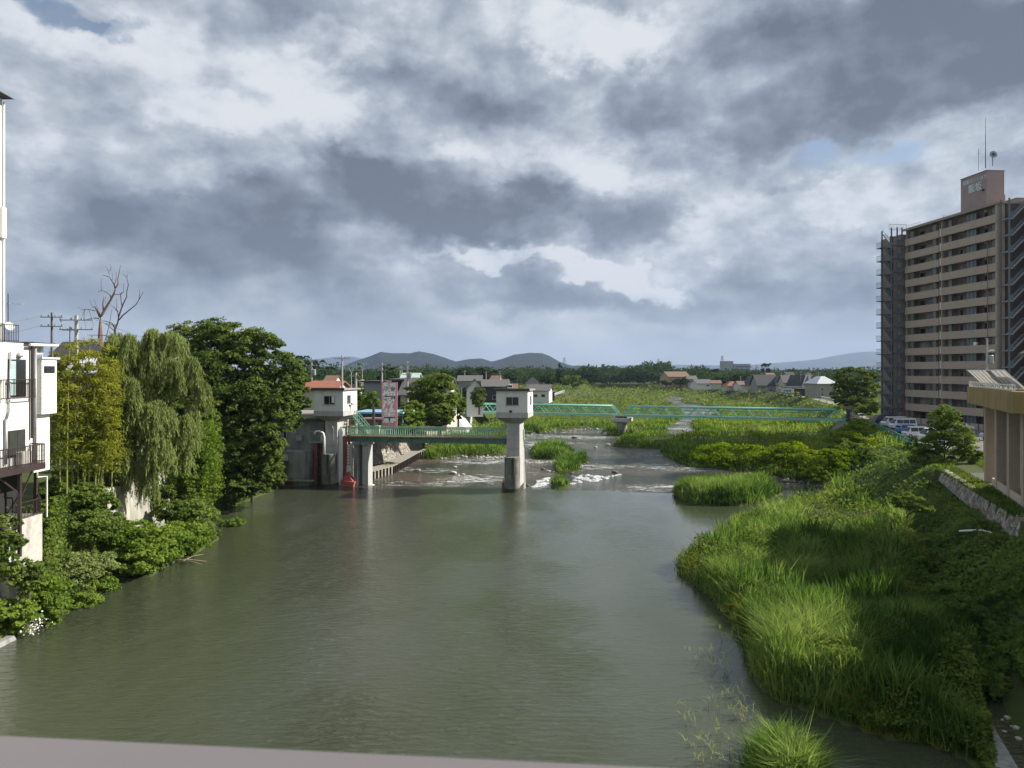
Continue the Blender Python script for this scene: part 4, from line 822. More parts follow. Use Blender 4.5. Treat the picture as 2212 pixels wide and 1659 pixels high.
for x, y in ((-2.4, -3.4), (3, -3.4), (3, 2.6), (-2.4, 2.6)): m = MB(); m.box(x-.09, x+.09, y-.09, y+.09, 0, 2.5); m.build('post', mat('maroon', (.10, .02, .025), .5), gz)
# stone wall of the terrace
wy = [44, 48.9, 52, 58, 64, 70]; wq = [(float(ip(_cr, y)), y) for y in wy]
slope_wall('terrace_wall', [(x-.35, y) for x, y in wq], [(x+.05, y) for x, y in wq], [2.9, 3.0, 3.0, 3.2, 3.4, 3.6], 4.62, stone, 'rough grey stone wall edging the path below the yellow building', thick=.5)
cw = MB(); cw.hull8([(14.6, 20, -.5), (15.3, 20, -.5), (19.0, 30.0, -.5), (18.4, 30.4, -.5)], [(14.6, 20, .55), (15.3, 20, .55), (19.0, 30.0, .45), (18.4, 30.4, .45)]); tag(cw.build('training_wall', conc_d), 'low concrete wall between the pool edge and the small stream', 'wall')
pp = MB(); pp.tube([(30.6, 50.6, 3.0), (31.8, 50.2, 3.15), (32.6, 49.6, 3.0), (32.8, 49.3, 2.6)], .07, 8); tag(pp.build('drain_pipe', white), 'bent white drain pipe poking from the creepers below the stone wall', 'pipe')
# ---------------------------------------------------------------- white riverside inn, left
wh = mat('white_render', (.70, .70, .67), .8, var=.04, scale=.8, streak=.3, stain=(.50, .49, .45)); sid = bpy.data.materials.new('white_siding')
sid = mat('siding_white', (.72, .72, .68), .7, var=.03, scale=1.2, bump=.1, bscale=4)
brn = mat('brown_steel', (.04, .026, .025), .5); ins = mat('void_shade_black', (.02, .02, .02), .9); cream = mat('aircon_cream', (.66, .64, .58), .5); curt = mat('curtain_teal', (.36, .5, .5), .8)
wi = thing('riverside_inn', 'white rendered riverside inn with a brown balcony on steel posts over the river bank', 'building', (-27, 30, 4))
def W3(x0, x1, y0, y1, z0, z1): return (x0+27, x1+27, y0-30, y1-30, z0-4, z1-4)
def wbox(m, *a): return m.box(*W3(*a))
m = MB(); wbox(m, -38, -27, 28, 41.85, 8.5, 15.5); m.build('wall', wh, wi)
m = MB(); wbox(m, -38, -27.08, 41.86, 43.3, 8.2, 14.65); m.build('side_wall', sid, wi)
m = MB(); wbox(m, -29.5, -26.72, 42.0, 43.38, 11.5, 14.64); m.build('bay', sid, wi)
m = MB()
for z in np.arange(11.8, 14.6, .3): wbox(m, -26.72, -26.705, 42.0, 43.38, z, z+.02)
for z in np.arange(8.5, 11.5, .3): wbox(m, -27.08, -27.065, 41.9, 43.3, z, z+.02)
m.build('siding_groove', mat('groove', (.5, .5, .47), .8), wi)
m = MB(); wbox(m, -29.6, -26.62, 41.9, 43.55, 14.645, 14.75); m.build('bay_roof', wh, wi)
f_ = MB(); wbox(f_, -26.72, -26.68, 42.2, 43.15, 13.85, 14.25); fo = f_.build('bay_window', brn, wi); g_ = MB(); wbox(g_, -26.68, -26.67, 42.25, 42.65, 13.9, 14.2); wbox(g_, -26.68, -26.67, 42.7, 43.1, 13.9, 14.2); g_.build('pane', glass, fo)
def fwindow(y0, y1, z0, z1, curtain=False, shelf=False):
    f = MB(); wbox(f, -27.0, -26.95, y0, y1, z0, z1); o = f.build('window', brn, wi); g = MB(); ym = (y0+y1)/2
    wbox(g, -26.95, -26.94, y0+.06, ym-.03, z0+.06, z1-.06); wbox(g, -26.95, -26.94, ym+.03, y1-.06, z0+.06, z1-.06); g.build('pane', mat('window_glass', (.05, .055, .05), .15) if shelf else glass, o)
    if curtain: c = MB(); wbox(c, -26.94, -26.93, y0+.1, ym-.15, z0+.1, z1-.1); c.build('curtain', curt, o)
fwindow(39.57, 41.0, 12.55, 14.6, True); fwindow(39.6, 40.95, 9.3, 10.75, False, True); fwindow(37.2, 38.6, 12.55, 14.6); fwindow(36.5, 38.4, 9.0, 10.75)
for (y0, y1) in ((39.5, 41.35), (37.2, 39.1)):
    m = MB(); p, q = Vector((.35, y0-30, 8.5)), Vector((.35, y1-30, 8.5)); m.bar(p+Vector((0,0,1.0)), q+Vector((0,0,1.0)), .05); m.bar(p, q, .04)
    for k in range(17): c = p.lerp(q, k/16); m.bar(c, c+Vector((0,0,1.0)), .022)
    for c in (p, q): m.bar(c+Vector((0,0,1.0)), c+Vector((-.35,0,1.0)), .04); m.bar(c, c+Vector((-.35,0,0)), .04)
    m.build('window_railing', brn, wi)
m = MB(); m.tube([(.12, 11.4, 11.6), (.12, 11.4, 6.2)], .07, 6); m.build('brown_pipe', brn, wi)
m = MB(); m.tube([(.1, 11.72, 11.3), (.1, 11.72, 4.6)], .07, 8); m.tube([(.1, 9.35, 7.4), (.1, 9.55, 7.8), (.1, 9.65, 11.0)], .05, 8); m.tube([(.1, 9.3, 7.4), (.1, 9.3, 5)], .075, 8); m.build('downpipe', galv, wi, smooth=True)
m = MB(); m.lathe([(.22, 0), (.2, .15), (.05, .28)], 0, 0, 14); v_ = m.build('vent_hood', galv, wi, smooth=True); v_.location = (.0, 10.45, 10.72)
m = MB(); wbox(m, -32, -26.75, 40.9, 43.4, 15.5, 15.58); m.build('pent_roof', brn, wi); m = MB(); m.tube([(.3, 10.95, 11.42), (.3, 13.45, 11.46)], .08, 8); m.build('gutter', wh, wi)
m = MB(); wbox(m, -31, -28.2, 41.9, 43.2, 14.75, 15.49); m.build('penthouse_wall', sid, wi)
for k, (y, z) in enumerate(((42.2, 14.9),)):
    m = MB(); wbox(m, -27.9, -27.2, y, y+.75, 14.95, 15.4); o = m.build('air_conditioner', cream, wi, bevel=.02); m = MB(); m.lathe([(.17, 0), (.17, .015), (.02, .02)], 0, 0, 16); fn = m.build('fan', galv, o); fn.location = (-.2+.005, 12.55, 11.17); fn.rotation_euler = (0, R(90), 0)
    m = MB(); [m.bar((xx, yy_, 10.76), (xx, yy_, 10.95), .04) for xx in (-.85, -.25) for yy_ in (12.25, 12.9)]; m.bar((-.85, 12.25, 10.94), (-.25, 12.25, 10.94), .04); m.bar((-.25, 12.25, 10.94), (-.25, 12.9, 10.94), .04); m.build('bracket', cream, o)
# lower balcony
m = MB(); wbox(m, -27.0, -26.15, 28, 41.45, 8.5, 8.85); m.build('balcony_floor', brn, wi)
m = MB(); railing(m, (.8, 0, 4.85), (.8, 11.4, 4.85), 1.05, .13, r=.022, postw=.05, post_every=13); railing(m, (.8, 11.4, 4.85), (.02, 11.4, 4.85), 1.05, .13, r=.022, postw=.05); m.build('balcony_railing', brn, wi)
for y in (40.0, 37.5):
    m = MB(); wbox(m, -26.95, -26.6, y+.15, y+.95, 8.86, 9.55); m.build('air_conditioner', cream, wi, bevel=.02)
m = MB(); wbox(m, -26.5, -26.35, 39.6, 39.75, 4.0, 8.5); m.build('balcony_post', brn, wi)
m = MB(); wbox(m, -27.3, -27.15, 42.2, 42.35, 5.0, 8.5); m.build('balcony_post', brn, wi)
m = MB(); m.bar((.55, 9.65, 3.4), (.2, 8.6, 4.4), .07); m.bar((.55, 9.7, 3.0), (.5, 10.8, 4.45), .06); m.build('brace', brn, wi)
m = MB(); wbox(m, -38, -28.7, 28, 43.28, 3, 8.19); m.build('void_shade', ins, wi)  # near-black block, stands in for the shade in the open space under the inn
m = MB(); wbox(m, -38, -27.35, 28, 38.7, 3, 8.49); m.build('lower_wall', wh, wi)
m = MB(); m.tube([(-.1, 12.2, 4.3), (-.1, 12.2, 3.9), (.0, 12.9, 3.85), (.0, 12.9, 1.5)], .05, 6); m.build('waste_pipe', wh, wi)
m = MB(); railing(m, (.1, 7.5, 11.5), (.1, 10.3, 11.5), .95, .14, r=.022, postw=.04); m.build('roof_railing', brn, wi)
# taller wing whose edge shows at the frame
m = MB(); wbox(m, -42, -27.02, 26, 39.16, 15.5, 28.4); m.build('tall_wing', wh, wi)
m = MB(); m.hull8([W3(-43, 0, 24.8, 0, 28.3, 0)[::2][:1] and (-16, -5.2, 24.4), (.55, -5.2, 24.4), (.55, 9.3, 24.4), (-16, 9.3, 24.4)], [(-9, -1, 28.5), (-6, -1, 28.5), (-6, 4, 28.5), (-9, 4, 28.5)]); m.build('hipped_roof', eave_d, wi)
m = MB(); m.tube([(.06, 9.2, 11.6), (.06, 9.2, 24.2)], .05, 6); m.box(.0, .2, 8.9, 9.2, 17.0, 18.6); m.build('wing_pipe', white, wi)
an = thing('tv_antenna', 'tv antenna mast with a small dish on the roof of the white inn', 'antenna', (-28.9, 42.4, 15.5))
m = MB(); m.tube([(0, 0, 0), (0, 0, 2.9)], .025, 6); m.build('pole', frame_d, an)
m = MB(); m.bar((-.5, 0, 2.35), (.8, 0, 2.3), .03); [m.bar((x, -.25, 2.32), (x, .25, 2.32), .015) for x in (-.45, -.3, -.1, .2, .5, .75)]; m.build('array', galv, an)
m = MB(); m.lathe([(.03, 0), (.2, .03), (.26, .09), (.2, .05)], 0, 0, 16); d = m.build('dish', white, an); d.location = (.12, -.1, 1.0); d.rotation_euler = (R(70), 0, R(60))
# platform and retaining walls
pf = thing('terrace_platform', 'stained concrete platform with a small brown railing under the white inn', 'platform', (-27, 40.5, 4))
m = MB(); m.box(-3.5, .25, -1.2, 1.6, -2.5, 1.85); m.build('block', mat('lime_concrete', (.48, .47, .43), .9, var=.15, streak=.7, stain=(.2, .19, .16)), pf)
m = MB(); railing(m, (.2, -.6, 1.85), (.2, 1.5, 1.85), .9, .12, r=.02, postw=.04); railing(m, (.2, 1.5, 1.85), (-.9, 2.6, 2.3), .9, .12, r=.02); m.build('railing', brn, pf)
lw = [(-27.95, 51.5), (-28.0, 53), (-28.2, 56), (-28.5, 62)]
slope_wall('retaining_wall', lw, [(x-.3, y) for x, y in lw], 1.0, 5.7, mat('lime_wall', (.42, .41, .36), .9, var=.2, scale=.7, streak=.8, stain=(.16, .15, .11)), 'stained pale concrete retaining wall showing between bushes below the willow')
kb = MB(); kb.hull8([(-26.9, 30, -.5), (-25.9, 30, -.5), (-25.6, 38.6, -.5), (-26.6, 38.6, -.5)], [(-26.9, 30, .28), (-26.2, 30, .28), (-25.85, 38.4, .22), (-26.6, 38.4, .22)]); tag(kb.build('kerb_wall', conc_d), 'low concrete kerb at the water edge in the bottom left corner', 'kerb')
# ---------------------------------------------------------------- foliage materials (base colours of real leaves)
LM = dict(
 dark=leafmat('leaf_dark', [(0.033,0.062,0.017), (0.078,0.120,0.029), (0.151,0.198,0.048)], .35, .25),
 mid=leafmat('leaf_mid', [(0.044,0.077,0.019), (0.107,0.163,0.035), (0.199,0.256,0.060)], .4, .2),
 bright=leafmat('leaf_bright', [(0.056,0.109,0.018), (0.130,0.213,0.034), (0.230,0.305,0.057)], .45, .12),
 willow=leafmat('leaf_willow', [(0.098,0.138,0.046), (0.190,0.241,0.083), (0.287,0.345,0.132)], .4, .2),
 bamboo=leafmat('leaf_bamboo', [(0.068,0.110,0.018), (0.188,0.215,0.031), (0.355,0.352,0.061)], .45, .3),
 reed=leafmat('reed', [(0.031,0.073,0.018), (0.095,0.181,0.037), (0.238,0.325,0.094)], .45, .16),
 weed=leafmat('weed', [(.035,.078,.008), (.105,.180,.016), (.23,.29,.028)], .45, .045),
 creeper=leafmat('creeper', [(0.035,0.075,0.021), (0.079,0.143,0.034), (0.157,0.234,0.058)], .4, .18),
 forest=leafmat('forest', [(0.018,0.035,0.015), (0.037,0.068,0.025), (0.075,0.112,0.037)], .25, .03))
bark = mat('bark', (.10, .075, .055), .95, var=.25, scale=6, bump=.6, bscale=12); bark_g = mat('bark_dead', (.24, .165, .13), .9, var=.25, scale=5)
def ells(lst):
    """(px, py, rx px, rz px, Y[, ry m]) -> world ellipsoids"""
    out = []
    for e in lst:
        px, py, rx, rz, Y = e[:5]; x, y, z = P(px, py, Y); k = Y/F; out.append((x, y, z, rx*k, (e[5] if len(e) > 5 else rx*k*.85), rz*k))
    return np.array(out)
def crown_points(E, n, clump=.22, inner=.25, flat=.75, bias=None):
    """points in leaf clumps that crowd the surface of the ellipsoids; also outward directions"""
    A_ = E[:, 3]*E[:, 4] + E[:, 3]*E[:, 5] + E[:, 4]*E[:, 5]; w = A_/A_.sum(); C = []; D = []
    nc = max(8, int(n/55)); k = rng.choice(len(E), nc*2, p=w); d = norm(rng.normal(size=(nc*2, 3)))
    r = np.where(rng.random(nc*2) < inner, rng.uniform(.25, .7, nc*2), rng.uniform(.78, 1.02, nc*2)); c = E[k, :3] + d*E[k, 3:]*r[:, None]
    keep = np.ones(nc*2, bool)
    for j, e in enumerate(E):
        q = (((c - e[:3])/e[3:])**2).sum(1); keep &= ~((q < .5) & (k != j))
    c = c[keep][:nc]; k = k[keep][:nc]; d = d[keep][:nc]; nc = len(c); rad = E[k, 3:].mean(1)*clump*rng.uniform(.6, 1.4, nc)
    i = rng.integers(0, nc, n); u = norm(rng.normal(size=(n, 3))); u[:, 2] = np.abs(u[:, 2])*.9 - .25*rng.random(n)
    rr = rad[i]*rng.uniform(.35, 1.0, n)**.6; pt = c[i] + u*rr[:, None]*np.array([1, 1, flat]); return pt, norm(u + d[i]*.6), i
def limbs(m, base, tops, r0, seed=0, bend=.12):
    g = np.random.default_rng(seed); b = Vector(base)
    for t in tops:
        t = Vector(t); n = 5; pts = []
        for k in range(n+1):
            s = k/n; p = b.lerp(t, s); p.z = b.z + (t.z-b.z)*s**.85; j = (t-b).length*bend*s*(1-s); pts.append(p + Vector(g.normal(size=3)*j))
        m.tube(pts, [r0*(1-.82*k/n) for k in range(n+1)], 6)
def tree(name, label, E, n, size, m, base=None, trunk_r=.35, group=None, clump=.22, inner=.25, cat='tree', asp=.6, up=.6, bk=None, flat=.75, seed=1, nl=7):
    E = ells(E) if not isinstance(E, np.ndarray) else E
    if base is None: base = (float(E[:, 0].mean()), float(E[:, 1].mean()), float(terrain(np.array([E[:, 0].mean()]), np.array([E[:, 1].mean()]))[0]))
    t = thing(name, label, cat, base, 0, group); bv = np.array(base)
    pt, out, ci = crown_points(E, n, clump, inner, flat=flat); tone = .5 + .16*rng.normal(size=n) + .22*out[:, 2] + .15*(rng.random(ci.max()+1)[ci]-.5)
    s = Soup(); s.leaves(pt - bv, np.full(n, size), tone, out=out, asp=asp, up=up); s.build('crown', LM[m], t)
    tb = MB(); top = E[np.argmax(E[:, 2])][:3] - bv; h = max(float(top[2])*.45, .3)
    fork = Vector((float(top[0])*.3, float(top[1])*.3, h)); tb.tube([(0, 0, -.5), (0, 0, h*.5), tuple(fork)], [trunk_r*1.25, trunk_r, trunk_r*.8], 8)
    pick = E[np.linspace(0, len(E)-1, min(nl, len(E))).astype(int)]
    limbs(tb, fork, [tuple(e[:3] - bv + np.array([0, 0, e[5]*.3])) for e in pick], trunk_r*.6, seed); tb.build('trunk', bk or bark, t); return t
# ---------------------------------------------------------------- left bank trees
tree('broadleaf_tree', 'largest dark green broadleaf tree overhanging the water beside the intake building',
  [(415,765,75,68,78),(485,742,72,52,76),(545,770,68,58,75),(600,815,58,62,76),(640,850,32,55,77),(470,850,95,95,73),(560,900,75,80,74),(490,960,65,80,73),(560,985,52,60,75),(430,920,60,80,73),(590,1035,28,22,76),(540,1050,45,25,74),(622,905,30,26,77)],
  96000, .30, 'dark', base=(-28.6, 77, 4.5), trunk_r=.55, clump=.20, inner=.22, asp=.62)
# lit lower boughs of the big tree: sunlight put into a brighter leaf colour
tree('lit_boughs', 'lower boughs of the big dark tree with sunlight put into a brighter leaf colour', [(585,985,24,26,77),(572,945,22,20,77),(560,1040,30,18,76),(600,1010,14,18,78)], 6500, .26, 'bright', base=(-27.6, 78.5, .3), trunk_r=.14)
tree('vine_tree', 'tree wrapped in hanging green vines between the willow and the big dark tree', [(400,960,58,62,64),(435,930,40,60,66),(385,1030,45,45,63),(440,1010,36,55,65),(360,905,40,50,64)], 26000, .24, 'mid', base=(-28.4, 64, 3.5), trunk_r=.3, clump=.24)
vs = thing('hanging_vines', 'curtains of bright green vines hanging down to the water beside the willow', 'vines', (-28, 65, 0)); s = Soup()
for k in range(95):
    px = rng.uniform(350, 480); Y = rng.uniform(60.5, 67); x, y, z = P(px, rng.uniform(905, 1025), Y); ln = rng.uniform(.8, 3.6); n = int(ln*42); q = rng.random(n)
    s.leaves(np.stack([x+28+rng.normal(size=n)*.16, y-65+rng.normal(size=n)*.16, z-q*ln], 1), np.full(n, .2), .5+.2*rng.normal(size=n), asp=.8, up=.2)
s.build('leaves', LM['bright'], vs)
# willow: drooping strands
def willow():
    E = ells([(300,752,62,38,57),(348,765,50,45,57),(385,810,36,48,57),(255,760,45,35,59),(330,830,70,60,55.5),(375,880,38,45,56),(300,900,55,60,54.5),(345,940,45,45,55),(290,985,38,38,54),(235,735,32,18,60),(405,850,28,50,57),(245,820,42,60,55),(260,900,45,60,53.5),(395,930,30,50,58),(330,1010,50,34,54)]); b = (-29.6, 57, 5.5)
    t = thing('willow_tree', 'pale green weeping willow with drooping strands beside the bamboo', 'tree', b); bv = np.array(b); s = Soup()
    d, o, ci = crown_points(E, 3600, .24, .2); L_ = rng.uniform(.6, 2.5, len(d)); V = []; AX = []; tn = []
    for p, l, oo in zip(d, L_, o):
        n = int(l*17); q = np.linspace(0, 1, n) + rng.normal(size=n)*.02; sway = rng.normal(size=2)*.12
        x = p[0] + oo[0]*.5*np.sqrt(np.abs(q)) + sway[0]*q*l; y = p[1] + oo[1]*.5*np.sqrt(np.abs(q)) + sway[1]*q*l; z = p[2] + .25 - q*l
        V.append(np.stack([x, y, z], 1) + rng.normal(size=(n, 3))*.05); AX.append(np.tile([sway[0], sway[1], -1.0], (n, 1))); tn.append(.55 + .12*rng.normal() + .1*rng.normal(size=n))
    V = np.concatenate(V); s.leaves(V - bv, np.full(len(V), .30), np.concatenate(tn), axis=np.concatenate(AX), asp=.22); s.build('crown', LM['willow'], t)
    m = MB(); m.tube([(0, 0, -1), (.2, 0, 1.5), (.5, .2, 4)], [.5, .42, .3], 8); limbs(m, (.5, .2, 4), [tuple(e[:3]-bv) for e in E], .2, 3); m.build('trunk', bark, t)
willow()
# bamboo: each culm its own plant would be countable, but the grove reads as one stand of a few leaning culms
bg = 'yellow green bamboo stand beside the white inn'
cul = [(128,1030,-8,47,770),(140,1025,6,47.5,752),(152,1025,10,48,745),(166,1022,12,48.5,765),(178,1018,16,49,740),(190,1020,20,49.5,770),(200,1015,22,50,790),(214,1010,24,50.5,800),(226,1005,14,51,755),(240,1000,12,51.5,790),(184,1015,34,50,830),(150,1020,-4,48,850),(210,1010,30,50,890),(246,1000,20,52,860)]
for i, (px, py, lean, Y, top) in enumerate(cul):
    px += rng.uniform(-6, 6); Y += rng.uniform(-1.2, 1.2); x, y, z = P(px, py, Y); z = 5.3; xt, yt, zt = P(px+lean, top, Y+rng.uniform(-1, 1)); h = zt - z
    t = thing('bamboo', ['first','second','third','fourth','fifth','sixth','seventh','eighth','ninth','tenth','eleventh','twelfth','thirteenth','fourteenth'][sorted([c[0] for c in cul]).index(cul[i][0])] + ' yellow green bamboo counted from the white inn', 'bamboo', (x, y, z), 0, bg)
    m = MB(); pts = [((xt-x)*k**1.6, (yt-y)*k**1.6, h*k) for k in np.linspace(0, 1, 9)]; m.tube(pts, [.06*(1-.7*k) for k in np.linspace(0, 1, 9)], 6); m.build('culm', mat('bamboo_culm', (.26, .28, .07), .5, var=.2, scale=2), t)
    n = 1700; u = rng.uniform(.30, 1.0, n)**1.0; tier = np.round(u*12)/12 + rng.normal(size=n)*.010; n_=n; bx = (xt-x)*tier**1.6; spoke = rng.integers(0, 4, n); th = (np.round(u*12)*2.4 + spoke*1.57) + rng.normal(size=n)*.28; rad = (1.25 - .95*tier)*1.5*rng.random(n)**.6 + .1
    C = np.stack([bx+rad*np.cos(th), (yt-y)*tier**1.6+rad*np.sin(th), h*tier + rad*.25 - rad*rad*.22 + rng.normal(size=n)*.09], 1); s = Soup()
    s.leaves(C, np.full(n, .25), .45 + .25*(tier-.5) + .18*rng.normal(size=n), out=np.stack([np.cos(th), np.sin(th), np.zeros(n)], 1)*.5, asp=.3, up=.7); s.build('leaves', LM['bamboo'], t)
# dead tree
def branchy(t, base, segs, m_):
    m = MB()
    for pts, r in segs: m.tube([tuple(np.array(p)-np.array(base)) for p in pts], [r*.42*(1-.85*i/(len(pts)-1)) + .012 for i in range(len(pts))], 6)
    m.build('trunk', m_, t)
def D(px, py, Y=82): return P((200+px/4.148)/1.8228, (1000+py/4.148)/1.8228, Y)
dtb = (D(810, 1500)[0], 82, 5.5); dt = thing('dead_tree', 'taller bare dead tree with broken limbs rising behind the willow', 'tree', dtb)
big = [([D(812,1500),D(810,1300),D(808,1150),D(815,1020)], .75), ([D(810,1030),D(770,950),D(735,890),D(710,850)], .38), ([D(820,1020),D(860,930),D(850,800),D(868,705)], .25), ([D(835,1000),D(870,930),D(930,830),D(985,740),D(1030,650),D(1055,580),D(1040,510),D(1000,440),D(955,375),D(850,345)], .34), ([D(1055,560),D(1100,490),D(1095,410),D(1115,320),D(1130,240),D(1138,175)], .16), ([D(980,740),D(978,680),D(900,620),D(840,595),D(770,620)], .13), ([D(1035,655),D(1110,660),D(1190,620)], .1), ([D(1135,655),D(1145,740),D(1160,850)], .09), ([D(785,1060),D(740,1045),D(660,1050),D(590,1070)], .14), ([D(960,340),D(930,260),D(905,200)], .07), ([D(965,280),D(990,220),D(960,160)], .07), ([D(800,980),D(750,860),D(715,750)], .07), ([D(700,880),D(660,820),D(640,750)], .06), ([D(720,930),D(620,905),D(510,910),D(440,860)], .08), ([D(1040,500),D(1070,400),D(1075,290)], .05), ([D(900,810),D(885,760),D(900,690)], .06), ([D(1010,430),D(1005,320)], .05), ([D(545,910),D(550,1050),D(575,1250)], .04), ([D(620,905),D(660,1020),D(700,1180)], .04), ([D(560,900),D(520,1000),D(560,1120)],.04), ([D(830,600),D(820,500),D(825,390)],.05)]
branchy(dt, dtb, big, bark_g)
dtb2 = (D(1045, 1500)[0], 80, 5.5); dt2 = thing('dead_tree', 'shorter slender dead tree with a long limb reaching right behind the willow', 'tree', dtb2)
D2 = lambda px, py: D(px, py, 80)
branchy(dt2, dtb2, [([D2(1045,1500),D2(1050,1330),D2(1050,1230),D2(1095,1120),D2(1105,1040),D2(1092,920)], .36), ([D2(1110,1080),D2(1180,1000),D2(1290,910),D2(1390,830),D2(1440,750),D2(1510,620)], .16), ([D2(1108,1030),D2(1140,930),D2(1165,860),D2(1200,780),D2(1240,700),D2(1240,620),D2(1268,500),D2(1240,380),D2(1185,330)], .18), ([D2(1050,1220),D2(1000,1130),D2(900,1100),D2(840,1090)], .16), ([D2(1060,1160),D2(1010,1160),D2(880,1130)], .1), ([D2(1030,1250),D2(950,1180),D2(860,1120)], .09), ([D2(1240,390),D2(1255,330)], .06), ([D2(1090,940),D2(1040,880),D2(975,830)], .1), ([D2(1165,860),D2(1150,770),D2(1140,660),D2(1190,620),D2(1190,480)], .09), ([D2(1040,1420),D2(900,1330),D2(600,1325)], .12), ([D2(890,1410),D2(950,1180),D2(1000,900)], .08), ([D2(1440,750),D2(1455,640),D2(1445,580)], .05), ([D2(1075,920),D2(1080,820),D2(1070,720)], .05)], mat('bark_dark', (.10, .075, .07), .9))
# shrubs and low trees along the left bank
sg_ = 'leafy green shrubs along the left bank'
for (lab, E, n, sz, mt) in [
 ('wide bright green shrub leaning over the water in front of the bare retaining wall', [(330,1175,85,42,53),(270,1165,60,40,52),(390,1165,60,36,55.5),(300,1215,55,30,50.5)], 17000, .24, 'bright'),
 ('rounded green shrub by the water near the vine curtains', [(420,1120,52,30,58.5),(375,1105,40,24,58),(450,1150,24,18,60)], 8500, .23, 'mid'),
 ('dark green shrub under the bamboo culms', [(165,1075,62,30,48.5),(120,1060,35,26,47.5),(215,1090,40,26,50)], 9500, .22, 'mid'),
 ('deep green shrub below the inn platform railing', [(180,1140,60,34,47.5),(235,1130,35,26,49.5),(130,1165,30,26,46)], 9500, .21, 'mid'),
 ('shrub growing up the right side of the inn platform', [(95,1145,22,32,43.3),(110,1100,20,24,44)], 3000, .18, 'bright'),
 ('round shrub at the left edge under the white inn', [(12,1160,36,46,39.6)], 6000, .17, 'mid'),
 ('grey green shrub by the water below the platform', [(150,1235,60,34,45.5),(210,1220,40,28,47.5)], 9000, .18, 'willow'),
 ('yellow green weeds at the tip of the left bank', [(215,1268,38,20,47),(180,1300,34,16,44)], 6000, .16, 'bright'),
 ('large leafy green bush in the bottom left corner', [(60,1285,75,45,41.2),(20,1330,50,35,39),(100,1325,40,30,41)], 15000, .20, 'bright'),
 ('green shrub above the corner bush under the platform', [(62,1240,34,34,39.8),(22,1232,26,36,38.6),(95,1215,22,24,42.6)], 7500, .17, 'mid'),
 ('dark green shrub against the wall beneath the willow', [(345,1068,26,26,59)], 2600, .22, 'dark'),
 ('dark shrub behind the feet of the bamboo', [(170,1035,60,22,53),(240,1045,40,22,54),(120,1040,30,20,51)], 7000, .24, 'dark'),
 ('low branch of leaves floating on the pool under the big dark tree', [(505,1128,26,8,67),(490,1135,14,6,67)], 1500, .2, 'bright')]:
    e = ells(E); b = (float(e[0, 0]), float(e[0, 1]), max(0.0, float(e[:, 2].min()-e[:, 5].max())))
    tree('shrub', lab, e, n, sz, mt, base=b, trunk_r=.07, group=sg_, cat='shrub', clump=.3, inner=.3)
fl = thing('flower_clump', 'small clump of white flowers in the bottom left corner', 'flowers', P(70, 1352, 39.2)); s = Soup(); C = rng.normal(size=(260, 3))*np.array([.35, .25, .3]); s.leaves(C, np.full(260, .09), .5, up=1.0, asp=.9); s.build('petals', mat('petal_white', (.75, .75, .7), .7), fl)['kind'] = 'stuff'
dw = MB(); c0_ = P(395, 1212, 53.5); 
for (a, b, r_) in (((-1.2, 0, .25), (1.6, .3, .1), .05), ((0, 0, .2), (1.2, .8, .5), .035), ((-.3, 0, .2), (1.5, -.3, .05), .03)): dw.tube([a, tuple((np.array(a)+np.array(b))/2+np.array([0, 0, .12])), b], [r_, r_*.8, r_*.4], 6)
o = dw.build('driftwood', mat('bleached_wood', (.45, .38, .30), .8)); o.location = (c0_[0], c0_[1], 0); tag(o, 'bleached driftwood branches at the tip of the left bank shrubs', 'driftwood')
# ---------------------------------------------------------------- ground vegetation, scattered evenly as seen along the valley
def scatter(n, y0, y1, p0=-120, p1=2340):
    Y = 1/rng.uniform(1/y1, 1/y0, n); px = rng.uniform(p0, p1, n); return (px-CX)/F*Y, Y
N_ = 640000
X, Y = scatter(N_, 24, 640); dl = d_land(X, Y); z, tr, tl = terrain(X, Y, dl, True)
ok = (dl > .15) & (d_stream(X, Y) > np.where(Y > 31, .35, 1.5)) & (tr < 1.0 + .0*Y) & (tl < 1.12)
off_ = X - ip(_cr, Y)
ok &= ~((Y > 92.5) & (Y < 131) & (tl > -.9) & (tl < 1.0))     # keep the stone wall and the berm bare
ok &= ~((Y > 157) & (Y < 173) & (X < -9)); ok &= ~((Y < 62.5) & (tl > .9))
X, Y, dl, z, tr, tl = [a[ok] for a in (X, Y, dl, z, tr, tl)]
isl = np.zeros(len(X), bool)
for i in ISL: isl |= sd_poly(X, Y, i) < 0
delta = (Y < 92) & (tr < .02) & (X > 0) & ~isl; slope = (tr >= .02) & (Y < 100); left = (X < -15) & (Y < 92); flood = ~(delta | slope | left | isl)
px_scale = Y/739.0
def lump(X, Y, s, seed): a = fbm(X/s, Y/s, seed, 3); return np.clip((a-.25)*1.9, 0, 1)
def weeds(sel, name, label, cat, mt, hmax, s, seed, lsz, minpx, tone0=.5, tl_=.25, asp=.6, edge=1.5, keep=1.0):
    if keep < 1: sel = sel & (rng.random(len(sel)) < keep)
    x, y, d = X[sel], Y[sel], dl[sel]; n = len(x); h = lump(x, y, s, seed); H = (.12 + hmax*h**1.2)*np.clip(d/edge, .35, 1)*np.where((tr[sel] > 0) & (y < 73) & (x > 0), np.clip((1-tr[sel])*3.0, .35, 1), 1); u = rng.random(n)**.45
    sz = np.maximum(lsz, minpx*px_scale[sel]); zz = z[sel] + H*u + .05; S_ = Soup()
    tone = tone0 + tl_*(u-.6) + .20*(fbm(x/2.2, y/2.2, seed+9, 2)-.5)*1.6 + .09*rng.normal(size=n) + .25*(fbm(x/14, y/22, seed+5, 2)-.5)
    S_.leaves(np.stack([x, y, zz], 1), sz, tone, up=.7, asp=asp); return tag(S_.build(name, LM[mt]), label, cat, kind='stuff')
